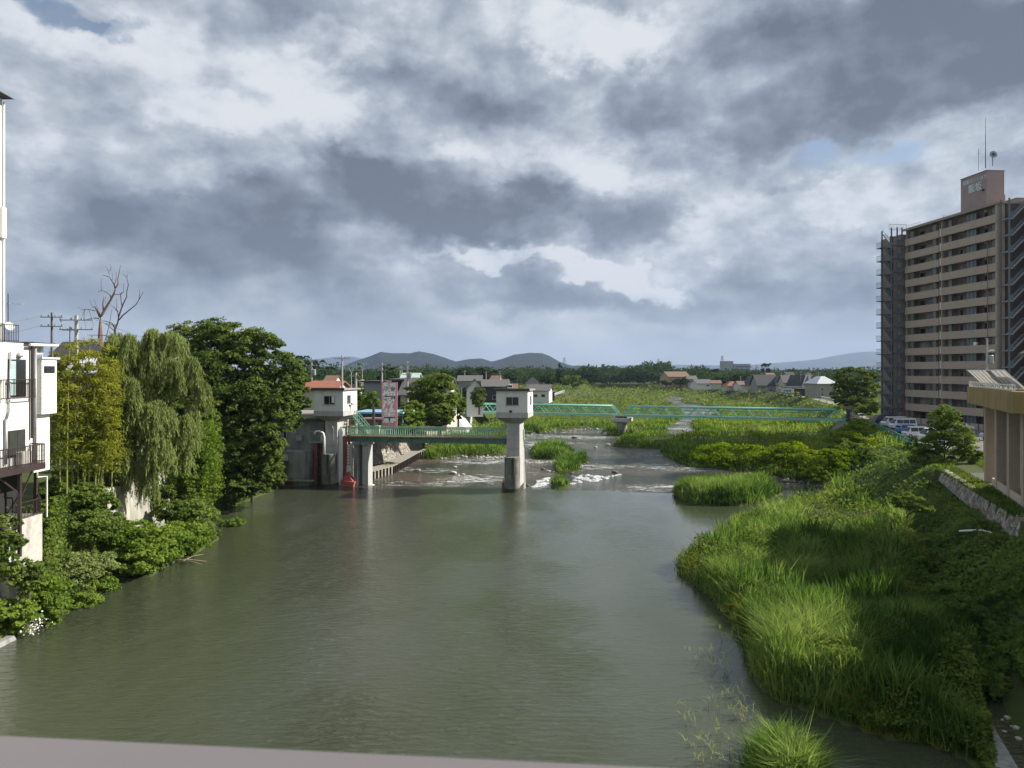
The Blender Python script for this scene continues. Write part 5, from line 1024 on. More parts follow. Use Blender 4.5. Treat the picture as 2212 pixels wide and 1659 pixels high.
weeds(flood & (Y < 260), 'floodplain_weeds', 'sunlit yellow green weeds covering the floodplain on both sides of the river', 'weeds', 'weed', 1.9, 5.5, 21, .26, 2.0, .55, .4)
weeds(flood & (Y >= 260), 'far_meadow', 'darker green meadow weeds far up the valley', 'weeds', 'mid', 2.4, 14, 22, .5, 2.6, .62, .4)
weeds(slope, 'slope_creeper', 'dark green creepers and kudzu covering the right bank slope', 'creeper', 'creeper', 1.5, 3.2, 23, .21, 2.4, .55, .6, asp=.85)
weeds(left, 'left_bank_weeds', 'green weeds on the steep left bank', 'weeds', 'mid', 1.2, 2.5, 24, .17, 2.0, .55, .4)
mixm = fbm(X/4.5, Y/4.5, 91, 3) + np.clip((40-Y)/30, 0, .35) + .12*np.clip((X-(Y*.42))/4, -1, 1); leafy = mixm > .56
weeds(delta & leafy, 'spit_weeds', 'leafy weeds and low shrubs mixed into the right spit', 'weeds', 'mid', 1.7, 2.2, 25, .17, 2.6, .5, .6)
weeds(delta & ~leafy, 'spit_undergrowth', 'low undergrowth beneath the tall grass of the right spit', 'weeds', 'mid', .6, 3.0, 26, .13, 2.0, .3, .5, keep=.5)
nI = 26000; Yi = 1/rng.uniform(1/89, 1/42.3, nI); ui = rng.random(nI); Xi = ip(_tl, Yi) + .5 - (ip(_tl, Yi) - ip(_cl, Yi) + .8)*ui; zi = terrain(Xi, Yi); ki = ~((Yi > 52.5) & (Yi < 59)); S_ = Soup()
S_.leaves(np.stack([Xi + .25*rng.random(nI), Yi, zi + .1 + .5*rng.random(nI)], 1)[ki], np.maximum(.2, Yi/739*2.4)[ki], (.45 + .5*(fbm(Yi/1.5, zi/1.2, 81, 3)-.5) + .1*rng.normal(size=nI))[ki], up=.2, out=np.tile([.8, -.2, .2], (ki.sum(), 1)), asp=.8)
tag(S_.build('wall_ivy', LM['mid']), 'ivy and creepers clothing the steep left bank', 'ivy', kind='stuff')
def grass(sel, name, label, hmin, hmax, s, seed, minpx, keep=1.0, tone0=.5, mt='reed', lean=.32, rep=1, cat='grass', wmul=1.0):
    idx = np.nonzero(sel & (rng.random(len(sel)) < keep))[0]; idx = np.repeat(idx, rep); n = len(idx); j = rng.normal(size=(n, 2))*np.maximum(.12, px_scale[idx]*1.5)[:, None]
    x = X[idx]+j[:, 0]; y = Y[idx]+j[:, 1]; h = lump(x, y, s, seed); H = (hmin + (hmax-hmin)*h)*rng.uniform(.7, 1.2, n)*np.clip(dl[idx]/1.0, .5, 1); S_ = Soup()
    tone = tone0 + .17*rng.normal(size=n) + .6*(fbm(x/6, y/6, seed+3, 3)-.5) + .45*(h-.5)
    S_.blades(np.stack([x, y, z[idx]-.05], 1), H, np.maximum(.035, px_scale[idx]*minpx)*wmul, tone, lean=lean); return tag(S_.build(name, LM[mt]), label, cat, kind='stuff')
grass(delta & ~leafy, 'reed_bed', 'tall bright green reeds and grass on the right spit', .35, 2.0, 2.6, 31, .85, keep=.95, tone0=.58, lean=.45)
tall = delta & (fbm(X/3.0, Y/3.0, 95, 2) > .60); grass(tall, 'cattail_patches', 'patches of taller dark green cattails on the right spit', 1.5, 2.3, 2.0, 37, 1.3, keep=.3, tone0=.28, lean=.2)
dry = delta & (dl < 1.3) & (fbm(X/2.0, Y/2.0, 96, 2) > .45); grass(dry, 'dry_grass', 'pale straw coloured grass along the water edge of the spit', .6, 1.1, 2.0, 38, 1.0, keep=.35, tone0=.75, lean=.7, mt='bamboo')
grass(isl & (Y < 60), 'reed_clump', 'clump of long pale bladed reeds in the bottom foreground', .7, 1.9, 1.2, 32, 1.6, rep=1, tone0=.60, lean=.6)
grass(isl & (Y >= 60) & (Y < 84), 'grass_island', 'rounded grassy island of reeds left of the spit', 1.3, 2.1, 4.0, 33, .85, rep=4, tone0=.5)
grass(isl & (Y >= 84), 'grass_tufts', 'small grassy islets beside the freestanding gate tower', .8, 1.9, 3.0, 34, .85, rep=4, tone0=.45)
grass(flood & (Y < 230) & (dl < 4.5), 'shore_grass', 'tall grass fringing the river channels', .6, 1.5, 5, 35, .8, rep=2, tone0=.42)
grass(flood & (Y < 200) & (lump(X, Y, 9, 77) > .5), 'floodplain_grass', 'patches of tall grass among the floodplain weeds', .8, 1.9, 5, 36, .8, rep=1, tone0=.6)
# terrace grass beyond the slope crest (path side) and around the parking fence
X2, Y2 = scatter(90000, 48, 150, 1850, 2330); d2 = d_land(X2, Y2); z2, t2_, _ = terrain(X2, Y2, d2, True); off2 = X2 - ip(_cr, Y2)
k2 = (t2_ >= .98) & (((Y2 < 92) & ((off2 < 1.9) | ((off2 > 4.5) & (Y2 > 70)) )) | ((Y2 >= 92) & (off2 < .8)))
S_ = Soup(); xx, yy_, zz_ = X2[k2], Y2[k2], z2[k2]; n = len(xx)
S_.blades(np.stack([xx, yy_, zz_], 1), .18+.25*rng.random(n), np.maximum(.04, yy_/739*.9), .45+.2*rng.normal(size=n), lean=.5)
tag(S_.build('terrace_grass', LM['mid']), 'short sunlit grass on the terrace above the stone wall', 'grass', kind='stuff')
# plain beyond the levees
X3, Y3 = scatter(60000, 150, 640, -100, 2330); d3 = np.full(len(X3), 99.0); z3, a3_, b3_ = terrain(X3, Y3, d3, True)
k3 = (a3_ > 1.0) & (X3 - ip(_cr, Y3) > 4.4) | (b3_ > 1.0)
S_ = Soup(); xx, yy_, zz_ = X3[k3], Y3[k3], z3[k3]; n = len(xx); S_.leaves(np.stack([xx, yy_, zz_+.15+.5*rng.random(n)], 1), yy_/739*2.6, .55+.15*rng.normal(size=n)); tag(S_.build('plain_grass', LM['mid']), 'green grass of the plain behind the levees', 'grass', kind='stuff')
# bushes on the floodplain and right bank
bsh = 'bushes on the right bank'
for (lab, E, n, sz, mt) in [
 ('tall leafy vine covered bush at the corner of the parking lot', [(2040,905,34,30,79),(2050,950,48,34,78),(2000,975,42,32,79),(2085,980,34,26,78),(2030,1010,40,26,77)], 17000, .26, 'mid'),
 ('pale leaved bush on the slope below the green parking fence', [(1860,930,40,22,116),(1830,955,45,20,112),(1900,950,30,16,114)], 8000, .33, 'weed'),
 ('rounded bush hanging over the slope halfway down the right bank', [(1840,975,34,20,98),(1870,985,30,18,97)], 5000, .28, 'mid'),
 ('small bush by the right foot of the turquoise footbridge', [(1862,885,22,14,160),(1880,880,18,12,158)], 2500, .36, 'mid'),
 ('bright thicket at the edge of the right floodplain', [(1560,985,70,22,101),(1640,985,60,20,100),(1700,985,50,26,98),(1750,1000,40,26,96)], 15000, .32, 'weed'),
 ('leafy thicket nearest the stream mouth on the right floodplain', [(1790,1000,40,30,92),(1760,1025,30,16,90),(1820,985,30,22,95)], 8000, .27, 'weed'),
 ('dark green bush in the bottom right corner by the stream', [(2190,1450,70,60,34),(2160,1380,50,40,38),(2215,1330,50,40,41)], 12000, .17, 'creeper'),
 ('leafy shrub on the spit beside the narrow stream', [(2040,1560,60,38,31),(1980,1540,45,30,31.5),(2075,1600,30,30,29.5)], 9000, .14, 'mid'),
 ('low spreading bush on the creeper slope below the drain pipe', [(2060,1190,45,20,50),(2100,1205,35,18,47)], 5000, .18, 'creeper'),
 ('mounded bush at the foot of the creeper slope beside the spit', [(2010,1215,34,26,47),(1990,1180,26,22,51)], 4500, .18, 'dark'),
 ('broad dark bush filling the gully near the stream', [(2075,1330,50,38,39),(2040,1290,36,30,42)], 8000, .17, 'creeper'),
 ('leafy bush between the stream and the bottom right corner', [(2120,1430,44,36,34.5),(2150,1490,40,34,32.5)], 7500, .15, 'mid'),
 ('rounded bush on the slope under the corner bush', [(1960,1080,34,20,62),(1990,1100,26,18,60)], 3500, .2, 'mid')]:
    e = ells(E); b = (float(e[0, 0]), float(e[0, 1]), float(terrain(e[:1, 0], e[:1, 1])[0])); tree('bush', lab, e, n, sz, mt, base=b, trunk_r=.08, group=bsh, cat='bush', clump=.3, inner=.3)
# sprigs standing in the shallows at the lower right
tw = Soup(); wm = MB()
for (px, py) in [(1520,1420),(1560,1450),(1590,1520),(1500,1560),(1540,1600),(1570,1640),(1600,1560),(1590,1340),(1580,1380),(1550,1520),(1530,1650),(1620,1540)]:
    for q in range(6):
        x, y = G(px+rng.uniform(-22, 22), py+rng.uniform(-16, 16), 0); d_ = np.array([rng.uniform(-.7, .2), rng.uniform(-.2, .4), rng.uniform(.25, .7)]); L_ = rng.uniform(.5, 1.1)
        pts = [(x+d_[0]*L_*s, y+d_[1]*L_*s, .0+d_[2]*L_*math.sin(s*2.2)) for s in (0, .35, .7, 1)]; wm.tube(pts, [.013, .011, .009, .006], 4, cap=False)
        k = rng.integers(3, 8); ss = rng.random(k); C = np.array([[x+d_[0]*L_*s, y+d_[1]*L_*s, d_[2]*L_*math.sin(s*2.2)] for s in ss]); tw.blades(C, np.full(k, .24), np.full(k, .024), .95, lean=.8)
sp = tag(tw.build('water_sprigs', LM['willow']), 'thin pale sprigs of grass standing in the shallow water', 'sprigs', kind='stuff'); so_ = wm.build('stems', mat('dry_stem', (.50, .48, .36), .8), sp)
# ---------------------------------------------------------------- rocks
def rock_mesh(seed, m):
    bm = bmesh.new(); bmesh.ops.create_icosphere(bm, subdivisions=2, radius=1.0); g = np.random.default_rng(seed); ax = g.normal(size=(7, 3)); ax /= np.linalg.norm(ax, axis=1, keepdims=True); dd = g.uniform(.6, .9, 7)
    for v in bm.verts:
        p = np.array(v.co)
        for a, q in zip(ax, dd):
            e = p @ a - q
            if e > 0: p = p - a*e*.85
        p = p*(1 + g.normal()*.03); v.co = p*np.array([1, .8, .55])
    me = bpy.data.meshes.new('rock'); bm.to_mesh(me); bm.free(); me.materials.append(m); return me
rkp = mat('rock_pale', (.46, .43, .37), .85, var=.15, scale=1.5, bump=.3); rkd = mat('rock_dark', (.13, .12, .10), .7, var=.3, scale=1.5, bump=.3)
RM = [rock_mesh(i, rkp if i < 4 else rkd) for i in range(6)]
def rock(px, py, wpx, label, group, dark=False, zb=ZD):
    x, y = G(px, py, zb); r_ = wpx/2*y/F; o = bpy.data.objects.new('rock', RM[int(rng.integers(4, 6) if dark else rng.integers(0, 4))]); col.objects.link(o)
    o.location = (x, y, zb + r_*.22); o.scale = (r_, r_*rng.uniform(.8, 1.2), r_*rng.uniform(.8, 1.1)); o.rotation_euler = (rng.uniform(-.2, .2), rng.uniform(-.2, .2), rng.uniform(0, 6.3)); return tag(o, label, 'rock', group)
for k, (px, py, w) in enumerate([(1216,1003,22),(1230,1010,13),(1242,1012,14)]): rock(px, py+3, w*1.5, ['largest pale boulder on the stony islet behind the gate tower', 'middle boulder of the three on the stony islet', 'rounded boulder at the right end of the stony islet'][k], 'boulders on the stony islet')
for (px, py, w) in [(1172,1012,9),(1183,1017,11),(1256,1004,7),(1226,1000,7),(1238,998,6),(1250,1009,8),(1262,1001,6),(1236,1020,8),(1270,997,5),(1245,1003,6),(1207,1010,9),(1220,1018,9),(1198,1018,6),(1280,1005,5),(1290,1000,5)]: rock(px+rng.uniform(-2, 2), py+3, w*1.3, 'small rock around the stony islet behind the gate tower', 'small rocks around the stony islet', rng.random() < .3)
for k in range(44): rock(900+190*rng.random()**.8, 985+rng.normal()*2.5+3, rng.uniform(4, 8), 'small pale stone in the line across the shallows under the gate bridge', 'stones lined across the shallows')
for k in range(26): rock(rng.uniform(1135, 1235), 999+rng.normal()*2, rng.uniform(3.5, 7), 'small stone in front of the grassy islets right of the gate tower', 'stones in front of the islets')
for (px, py, w, l) in [(902,1016,15,'wide white rock alone near the sheet piles'),(983,1008,9,'farthest of the flat white rocks under the gate bridge'),(979,1021,15,'flattest white rock under the gate bridge'),(990,1027,9,'nearest white rock under the gate bridge'),(1001,1024,9,'right hand white rock under the gate bridge'),(1153,936,10,'pale rock on the left shore beyond the gate tower'),(1241,945,11,'dark flat rock in mid stream'),(1312,961,13,'orange brown rock in mid stream below the footbridge pier'),(1343,953,11,'white rock near the right grass strip'),(1287,965,8,'small pale rock in mid stream'),(1358,948,8,'round pale rock at the tip of the grass strip'),(1310,938,18,'flat pale rock before the footbridge pier islet'),(1409,932,9,'pale rock right of the footbridge pier islet'),(1449,941,9,'pale rock by the right channel'),(1329,1020,14,'dark wet rock in the white water'),(1140,1048,10,'wet rock at the foot of the freestanding gate tower')]: rock(px, py+2, w*1.2, l, 'rocks standing in the river', 'dark' in l or 'wet' in l)
for k in range(55):
    px = rng.uniform(1600, 1790); py = np.interp(px, [1600, 1640, 1700, 1763, 1790], [1019, 1023, 1034, 1047, 1054]) + rng.uniform(-2, 5); rock(px, py, rng.uniform(3.5, 9), 'pale stone along the shore of the right channel', 'stones along the right channel', rng.random() < .25)
for k in range(40):
    px = rng.uniform(1135, 1330); py = np.interp(px, [1128, 1150, 1207, 1310, 1330], [938, 938, 928, 922, 922]) + rng.uniform(-1, 5); rock(px, py, rng.uniform(3, 7), 'pale stone along the left shore beyond the gate tower', 'stones along the left shore')
for k_n, (px, py, w) in enumerate([(2175,1552,16),(2195,1575,20),(2170,1582,12),(2200,1598,18),(2185,1570,8),(2165,1556,9),(2210,1560,10)]): rock(px, py, w, ['pale stone highest up the narrow stream at the bottom right','second largest pale stone in the narrow stream','pale stone left of the larger stones in the narrow stream','largest pale stone nearest the viewer in the narrow stream','smallest pebble in the middle of the narrow stream','small pebble beside the highest stone of the narrow stream','pale stone at the right frame edge in the narrow stream'][k_n], 'stones in the narrow stream', zb=0.0)
# churning white water at the weir
wwm = mat('white_water', (.80, .82, .83), .45, bump=.8, bscale=6); _t = wwm.node_tree; _crp = _t.nodes.new('ShaderNodeValToRGB'); _nz = _t.nodes.new('ShaderNodeTexNoise'); _mp = _t.nodes.new('ShaderNodeMapping'); _tc = _t.nodes.new('ShaderNodeTexCoord')
_mp.inputs['Scale'].default_value = (1.0, 2.2, 1); _nz.inputs['Scale'].default_value = 2.6; _nz.inputs['Detail'].default_value = 8; _nz.inputs['Roughness'].default_value = .68; _t.links.new(_tc.outputs['Object'], _mp.inputs[0]); _t.links.new(_mp.outputs[0], _nz.inputs['Vector']); _t.links.new(_nz.outputs['Fac'], _crp.inputs[0])
_crp.color_ramp.elements[0].position = .42; _crp.color_ramp.elements[0].color = (.07, .075, .065, 1); _crp.color_ramp.elements[1].position = .56; _crp.color_ramp.elements[1].color = (.78, .80, .80, 1); _t.links.new(_crp.outputs[0], _t.nodes['Principled BSDF'].inputs['Base Color'])
def white_water(poly, h, label, seed, kx=1.0):
    p = np.array([G(a, b, ZD) for a, b in poly]); x0, y0 = p.min(0); x1, y1 = p.max(0); gx = np.arange(x0, x1, .14); gy = np.arange(y0, y1, .22); XX_, YY_ = np.meshgrid(gx, gy); d = -sd_poly(XX_.ravel(), YY_.ravel(), p).reshape(XX_.shape)
    b_ = fbm(XX_/.55, YY_/.9, seed, 3); zz = ZD - .12 + h*np.clip(d/.8, -.2, 1)*(.35 + .9*b_) + (b_-.52)*.35*kx; i = np.arange(XX_.size).reshape(XX_.shape); q = np.stack([i[:-1, :-1], i[:-1, 1:], i[1:, 1:], i[1:, :-1]], -1).reshape(-1, 4)
    q = q[(d.ravel()[q] > -.25).all(1)]; return tag(np_mesh('white_water', np.stack([XX_, YY_, zz], -1).reshape(-1, 3), q, None, wwm, smooth=True), label, 'white water', kind='stuff')
white_water([(1138,1054),(1150,1040),(1175,1030),(1200,1029),(1192,1056)], .20, 'churning white water pouring past the gate tower foot', 51)
white_water([(1228,1050),(1228,1028),(1262,1024),(1310,1028),(1345,1020),(1350,1026),(1300,1040),(1262,1044)], .18, 'white water tumbling right of the grass clump', 52)
white_water([(850,1041),(890,1037),(960,1038),(1020,1040),(1080,1042),(1080,1045),(1000,1044),(900,1043)], .08, 'thin white line of broken water under the gate bridge', 53)
white_water([(763,1056),(766,1038),(776,1034),(790,1043),(815,1048),(800,1050),(785,1051)], .6, 'white spill of water beside the pale bridge column', 54)
# ---------------------------------------------------------------- houses
ORD = ['first', 'second', 'third', 'fourth', 'fifth', 'sixth', 'seventh', 'eighth', 'ninth', 'tenth', 'eleventh', 'twelfth', 'thirteenth', 'fourteenth', 'fifteenth', 'sixteenth']
WM = dict(cream=mat('wall_cream', (.52, .49, .42), .85, var=.05), whitew=mat('wall_white', (.66, .66, .63), .85, var=.04), grey=mat('wall_grey', (.30, .31, .31), .85, var=.06), dark=mat('wall_dark', (.05, .05, .055), .8),
          navy=mat('wall_navy', (.03, .035, .07), .7), blue=mat('wall_blue', (.035, .09, .16), .7, var=.1), beigeh=mat('wall_tan', (.48, .36, .22), .85), ghost=mat('wall_pale_green', (.34, .34, .29), .85))
RF = dict(grey=mat('roof_tile_grey', (.13, .125, .125), .8, var=.12, scale=2), dark=mat('roof_tile_dark', (.055, .055, .06), .7, var=.12, scale=2), red=mat('roof_red', (.34, .13, .08), .75, var=.15, scale=2), brown=mat('roof_brown', (.20, .12, .09), .8, var=.1), white=mat('roof_white', (.62, .64, .66), .4), lblue=mat('roof_light_blue', (.22, .42, .58), .5, var=.06), green=mat('roof_pale_green', (.42, .55, .50), .6))
def house(name, label, x0, x1, ytop, Y, zb, roof_h, d=8, rz=0.0, wall='cream', roof='grey', kind='gable_x', wins=((.15,.35,.45,.75),(.6,.8,.45,.75)), over=.5, cat='house', group=None):
    """front spans px x0..x1 at depth Y; ytop = roof ridge"""
    w = (x1-x0)/F*Y; xc, _, zt = P((x0+x1)/2, ytop, Y); t = thing(name, label, cat, (xc, Y, zb), rz, group); H = zt - zb - roof_h
    m = MB(); m.box(-w/2, w/2, 0, d, -1, H)
    if kind == 'gable_y': m.prof([(-w/2, H), (w/2, H), (0, H+roof_h-.12)], 0, d, axis='y')
    if kind == 'gable_x': m.prof([(0, H), (d, H), (d/2, H+roof_h-.12)], -w/2, w/2, axis='x')
    m.build('wall', WM[wall], t); m = MB(); o = over; e = .15
    if kind == 'gable_x': s = roof_h/(d/2); m.prof([(-o, H-o*s), (d/2, H+roof_h), (d+o, H-o*s), (d+o, H-o*s+e), (d/2, H+roof_h+e), (-o, H-o*s+e)], -w/2-o, w/2+o, axis='x')
    elif kind == 'gable_y': s = roof_h/(w/2); m.prof([(-w/2-o, H-o*s), (0, H+roof_h), (w/2+o, H-o*s), (w/2+o, H-o*s+e), (0, H+roof_h+e), (-w/2-o, H-o*s+e)], -o, d+o, axis='y')
    elif kind == 'hip': k = min(w, d)*.4; m.hull8([(-w/2-o, -o, H), (w/2+o, -o, H), (w/2+o, d+o, H), (-w/2-o, d+o, H)], [(-w/2+k, k, H+roof_h), (w/2-k, k, H+roof_h), (w/2-k, d-k, H+roof_h), (-w/2+k, d-k, H+roof_h)])
    else: m.prof([(-o, H), (d+o, H), (d+o, H+.25+.0*roof_h), (-o, H+.25)], -w/2-o, w/2+o, axis='x')
    m.build('roof', RF[roof], t)
    for (a, b, c, e2) in wins:
        f = MB(); f.box(-w/2+a*w, -w/2+b*w, -.06, -.003, H*c, H*e2); fo = f.build('window', frame_g, t); g = MB(); g.box(-w/2+a*w+.08, -w/2+b*w-.08, -.09, -.061, H*c+.08, H*e2-.08); g.build('pane', glass, fo)
    return t
house('house', 'house with an orange red ribbed roof behind the left gate tower', 655, 725, 825, 112, 5, 1.1, 7, R(-4), 'cream', 'red', 'gable_x', ())
rr_ = bpy.data.objects[-1] if False else None
house('house', 'grey box shaped house with three small square windows', 784, 832, 822, 138, 4.8, .3, 9, R(-8), 'grey', 'dark', 'flat', ((.18,.27,.62,.74),(.36,.45,.62,.74),(.54,.63,.62,.74)))
house('house', 'navy walled house behind the pink sign board', 846, 868, 818, 128, 4.8, .3, 8, 0, 'navy', 'grey', 'flat', ((.2,.5,.5,.65),))
house('house', 'pale green roofed house behind the navy house', 868, 900, 807, 170, 4.8, 1.0, 8, 0, 'whitew', 'green', 'gable_x', ())
big_h = house('house', 'large cream house with a wide grey roof behind the riverside tree', 864, 966, 818, 124, 4.8, 2.6, 9, R(-6), 'cream', 'grey', 'gable_x', ((.10,.12,.55,.85),(.24,.26,.55,.85),(.10,.12,.12,.35),(.5,.62,.5,.8)))
m = MB(); m.box(-.6, 2.2, 2.6, 8.0, 5.0, 8.3); m.build('dormer', WM['cream'], big_h); m = MB(); m.box(-.2, 1.0, 2.54, 2.6, 7.1, 8.0); m.build('dormer_window', glass, big_h); m = MB(); m.box(-.8, 2.4, 2.4, 8.2, 8.3, 8.45); m.build('dormer_roof', RF['grey'], big_h)
m = MB(); m.box(-2.9, -2.2, -.9, -.3, .0, .8); m.build('air_conditioner', cream, big_h)
house('house', 'twin gabled white house left of the freestanding gate tower', 1008, 1044, 820, 172, 4.2, 2.2, 9, R(4), 'whitew', 'grey', 'gable_y', ((.3,.4,.4,.6),(.6,.7,.4,.6)))
house('house', 'dark roofed long house behind the twin gabled white house', 990, 1038, 812, 205, 4.2, 1.4, 9, 0, 'grey', 'grey', 'gable_x', ())
house('house', 'black walled long house with a grey roof left of the freestanding gate tower', 1044, 1100, 821, 190, 4.2, 1.6, 9, R(6), 'dark', 'grey', 'gable_x', ((.35,.5,.4,.6),))
house('house', 'brown roofed cottage right of the black walled house', 1098, 1116, 830, 230, 4.2, 1.4, 8, 0, 'beigeh', 'brown', 'gable_x', ())
house('house', 'tall white house just right of the freestanding gate tower', 1138, 1164, 816, 262, 4, 2.0, 9, 0, 'whitew', 'dark', 'hip', ((.3,.5,.55,.75),(.6,.8,.2,.4)))
house('house', 'low grey roofed house in front of the tall white house', 1144, 1186, 832, 250, 4, 1.8, 9, R(-10), 'whitew', 'grey', 'gable_x', ((.2,.4,.3,.6),(.6,.8,.3,.6)))
house('shed', 'dark carport shed beside the left meadow', 1176, 1198, 846, 268, 4, .2, 6, 0, 'dark', 'brown', 'flat', (), cat='shed')
hb_ = house('shed', 'dark blue shed with a long light blue eave behind the gate bridge', 768, 866, 889, 104, 4.9, .3, 6, R(-7), 'blue', 'lblue', 'flat', (), cat='shed')
kk = thing('kiosk', 'brown utility kiosk with a flat overhanging roof behind the gate bridge', 'kiosk', P(804, 930, 99), 0); m = MB(); m.box(-1.1, 1.1, 0, 2, -1.2, 1.45); m.build('wall', mat('kiosk_brown', (.16, .10, .085), .8, streak=.3), kk); m = MB(); m.box(-1.35, 1.35, -.25, 2.25, 1.45, 1.62); m.build('roof', mat('kiosk_roof', (.30, .20, .16), .8), kk)
m = MB(); m.box(.45, .75, -.2, 0, .75, 1.1); m.build('lamp_box', mat('kiosk_roof', (.3, .2, .16)), kk)
h_ = house('house', 'hazy tan house with brown roofs among the far trees', 1443, 1492, 803, 480, 4, 3.2, 14, R(12), 'beigeh', 'brown', 'gable_x', ((.15,.3,.3,.6),(.5,.62,.3,.6)))
house('house', 'grey roofed house right of the hazy tan house', 1486, 1506, 812, 470, 4, 2.0, 10, 0, 'cream', 'grey', 'gable_x', ())
house('house', 'long white house with a grey roof in front of the far trees', 1505, 1540, 820, 430, 4, 2.2, 10, R(8), 'whitew', 'grey', 'gable_x', ((.6,.8,.3,.6),))
house('house', 'low pale house with a brown roof beside the long white house', 1538, 1558, 822, 430, 4, 1.6, 9, R(-4), 'cream', 'brown', 'gable_x', ())
for k, (a, b, yt, Y, rh, w_, r_, kd, lb) in enumerate([
 (1570,1600,824,395,2.4,'cream','red','hip','low house with a faded red hipped roof at the start of the levee road'),(1598,1622,824,385,2.0,'whitew','brown','gable_x','low house with a reddish brown roof left of the steep roofed houses'),
 (1619,1640,812,360,3.0,'ghost','dark','gable_y','narrow grey green house left of the big dark roofed house'),(1636,1680,810,345,4.6,'grey','dark','gable_x','big house with a steep dark roof beside the levee'),(1676,1698,812,345,2.6,'whitew','grey','gable_y','white gabled house right of the big dark roof'),
 (1694,1722,811,335,3.2,'cream','grey','gable_x','cream house with a grey roof in the middle of the levee row'),(1715,1734,811,325,4.6,'ghost','dark','gable_y','first steep triangular dark roofed house of the levee row'),(1730,1748,811,318,4.8,'grey','dark','gable_y','second steep triangular dark roofed house of the levee row'),
 (1745,1761,811,310,4.6,'whitew','white','gable_y','steep triangular pale roofed house of the levee row'),(1759,1777,811,305,3.4,'beigeh','brown','gable_y','brown roofed gable house beside the tall grey green house')]):
    house('house', lb, a, b, yt, Y, 4, rh, 9, R([0, 5, -4, 3, 6, -3][k % 6]), w_, r_, kd, ((.2,.35,.5,.7),(.6,.75,.15,.35)), group='houses in a row behind the right levee')
gh = house('house', 'tall grey green house with a shiny white hipped roof by the levee', 1765, 1808, 813, 262, 4, 2.6, 9, R(6), 'ghost', 'white', 'hip', ((.2,.3,.55,.7),(.2,.3,.2,.35),(.6,.7,.2,.35)))
for k, (a, b, yt, Y, w_, r_) in enumerate([(1700,1735,836,300,'whitew','grey'),(1728,1768,840,285,'dark','dark'),(1610,1640,832,360,'cream','brown')]):
    house('carport', ['pale carport roof below the middle of the levee row', 'dark carport roof below the steep roofed houses', 'brown roofed carport near the red roofed house'][k], a, b, yt, Y, 4, .15, 6, 0, w_, r_, 'flat', (), cat='carport')
for k, (a, b, yt, Y, w_, r_, lb) in enumerate([(752,768,820,180,'cream','grey','small cream house among the left village trees'),(700,722,812,230,'whitew','brown','pale house glimpsed above the red roof'),(905,925,815,260,'whitew','lblue','white house with a blue roof behind the riverside tree'),(1060,1078,812,330,'cream','brown','brown roofed house behind the black walled house'),(1218,1232,836,420,'whitew','grey','tiny white house by the far meadow edge'),(1660,1676,806,430,'cream','brown','small brown roofed house behind the big dark roof'),(1740,1756,805,420,'whitew','grey','pale house behind the steep roofed row'),(1700,1716,804,470,'grey','dark','small dark roofed house far behind the levee row')]):
    house('house', lb, a, b, yt, Y, 4, 1.8, 8, R(k*7 % 20-10), w_, r_, 'gable_x' if k % 2 else 'hip', ((.3,.5,.4,.65),), group='small houses scattered in the plain')
house('house', 'maroon roofed low building behind the right foot of the footbridge', 1850, 1892, 866, 185, 3.6, 1.4, 10, 0, 'beigeh', 'brown', 'gable_x', ())
# behind the inn: roofs seen over the bamboo
house('house', 'long dark roofed house behind the willow and bamboo', 105, 262, 738, 96, 6, 2.6, 9, R(3), 'dark', 'dark', 'gable_x', ((.45,.6,.5,.75),))
house('house', 'pale metal roofed house between the bamboo and the willow', 150, 250, 772, 72, 6, 1.4, 7, R(6), 'grey', 'white', 'gable_x', ())
# distant blocks
def block(label, x0, x1, yt, Y, m, stripes=5, extra=None):
    w = (x1-x0)/F*Y; xc, _, zt = P((x0+x1)/2, yt, Y); t = thing('office_block', label, 'building', (xc, Y, 3)); H = zt-3; m_ = MB(); m_.box(-w/2, w/2, 0, 25, 0, H); m_.build('wall', m, t)
    for k in range(stripes): q = MB(); q.box(-w/2+w*.06, w/2-w*.05, -.3, -.01, H*(.3+.65*k/stripes), H*(.3+.65*k/stripes)+H*.06); q.build('window_band', glass, t)
    return t, w, H
hazeb = mat('block_grey', (.34, .35, .36), .8)
t_, w_, H_ = block('wide grey office block with dark window bands on the right horizon', 1585, 1621, 786, 1400, hazeb, 3); block('taller slab beside the wide grey office block on the right horizon', 1563, 1584, 780, 1400, hazeb, 0)
t_, w_, H_ = block('pale hotel block with a red lettered roof sign below the mountains', 1080, 1112, 796, 1500, mat('block_pale', (.55, .52, .50), .8), 2)
m = MB(); m.box(-w_*.3, w_*.3, 1, 4, H_, H_+6); m.build('roof_sign', mat('sign_white', (.62, .58, .58), .7), t_)
for k in range(5): x = -w_*.24+w_*.12*k; m = MB(); m.box(x-1.0, x+1.0, .8, .99, H_+1.2, H_+4.8); m.box(x-.9, x+1.8, .8, .99, H_+2.6, H_+3.4); m.build('letter', redp, t_)
block('pair of hazy towers in the middle of the horizon', 1444, 1452, 793, 1900, hazeb, 0)
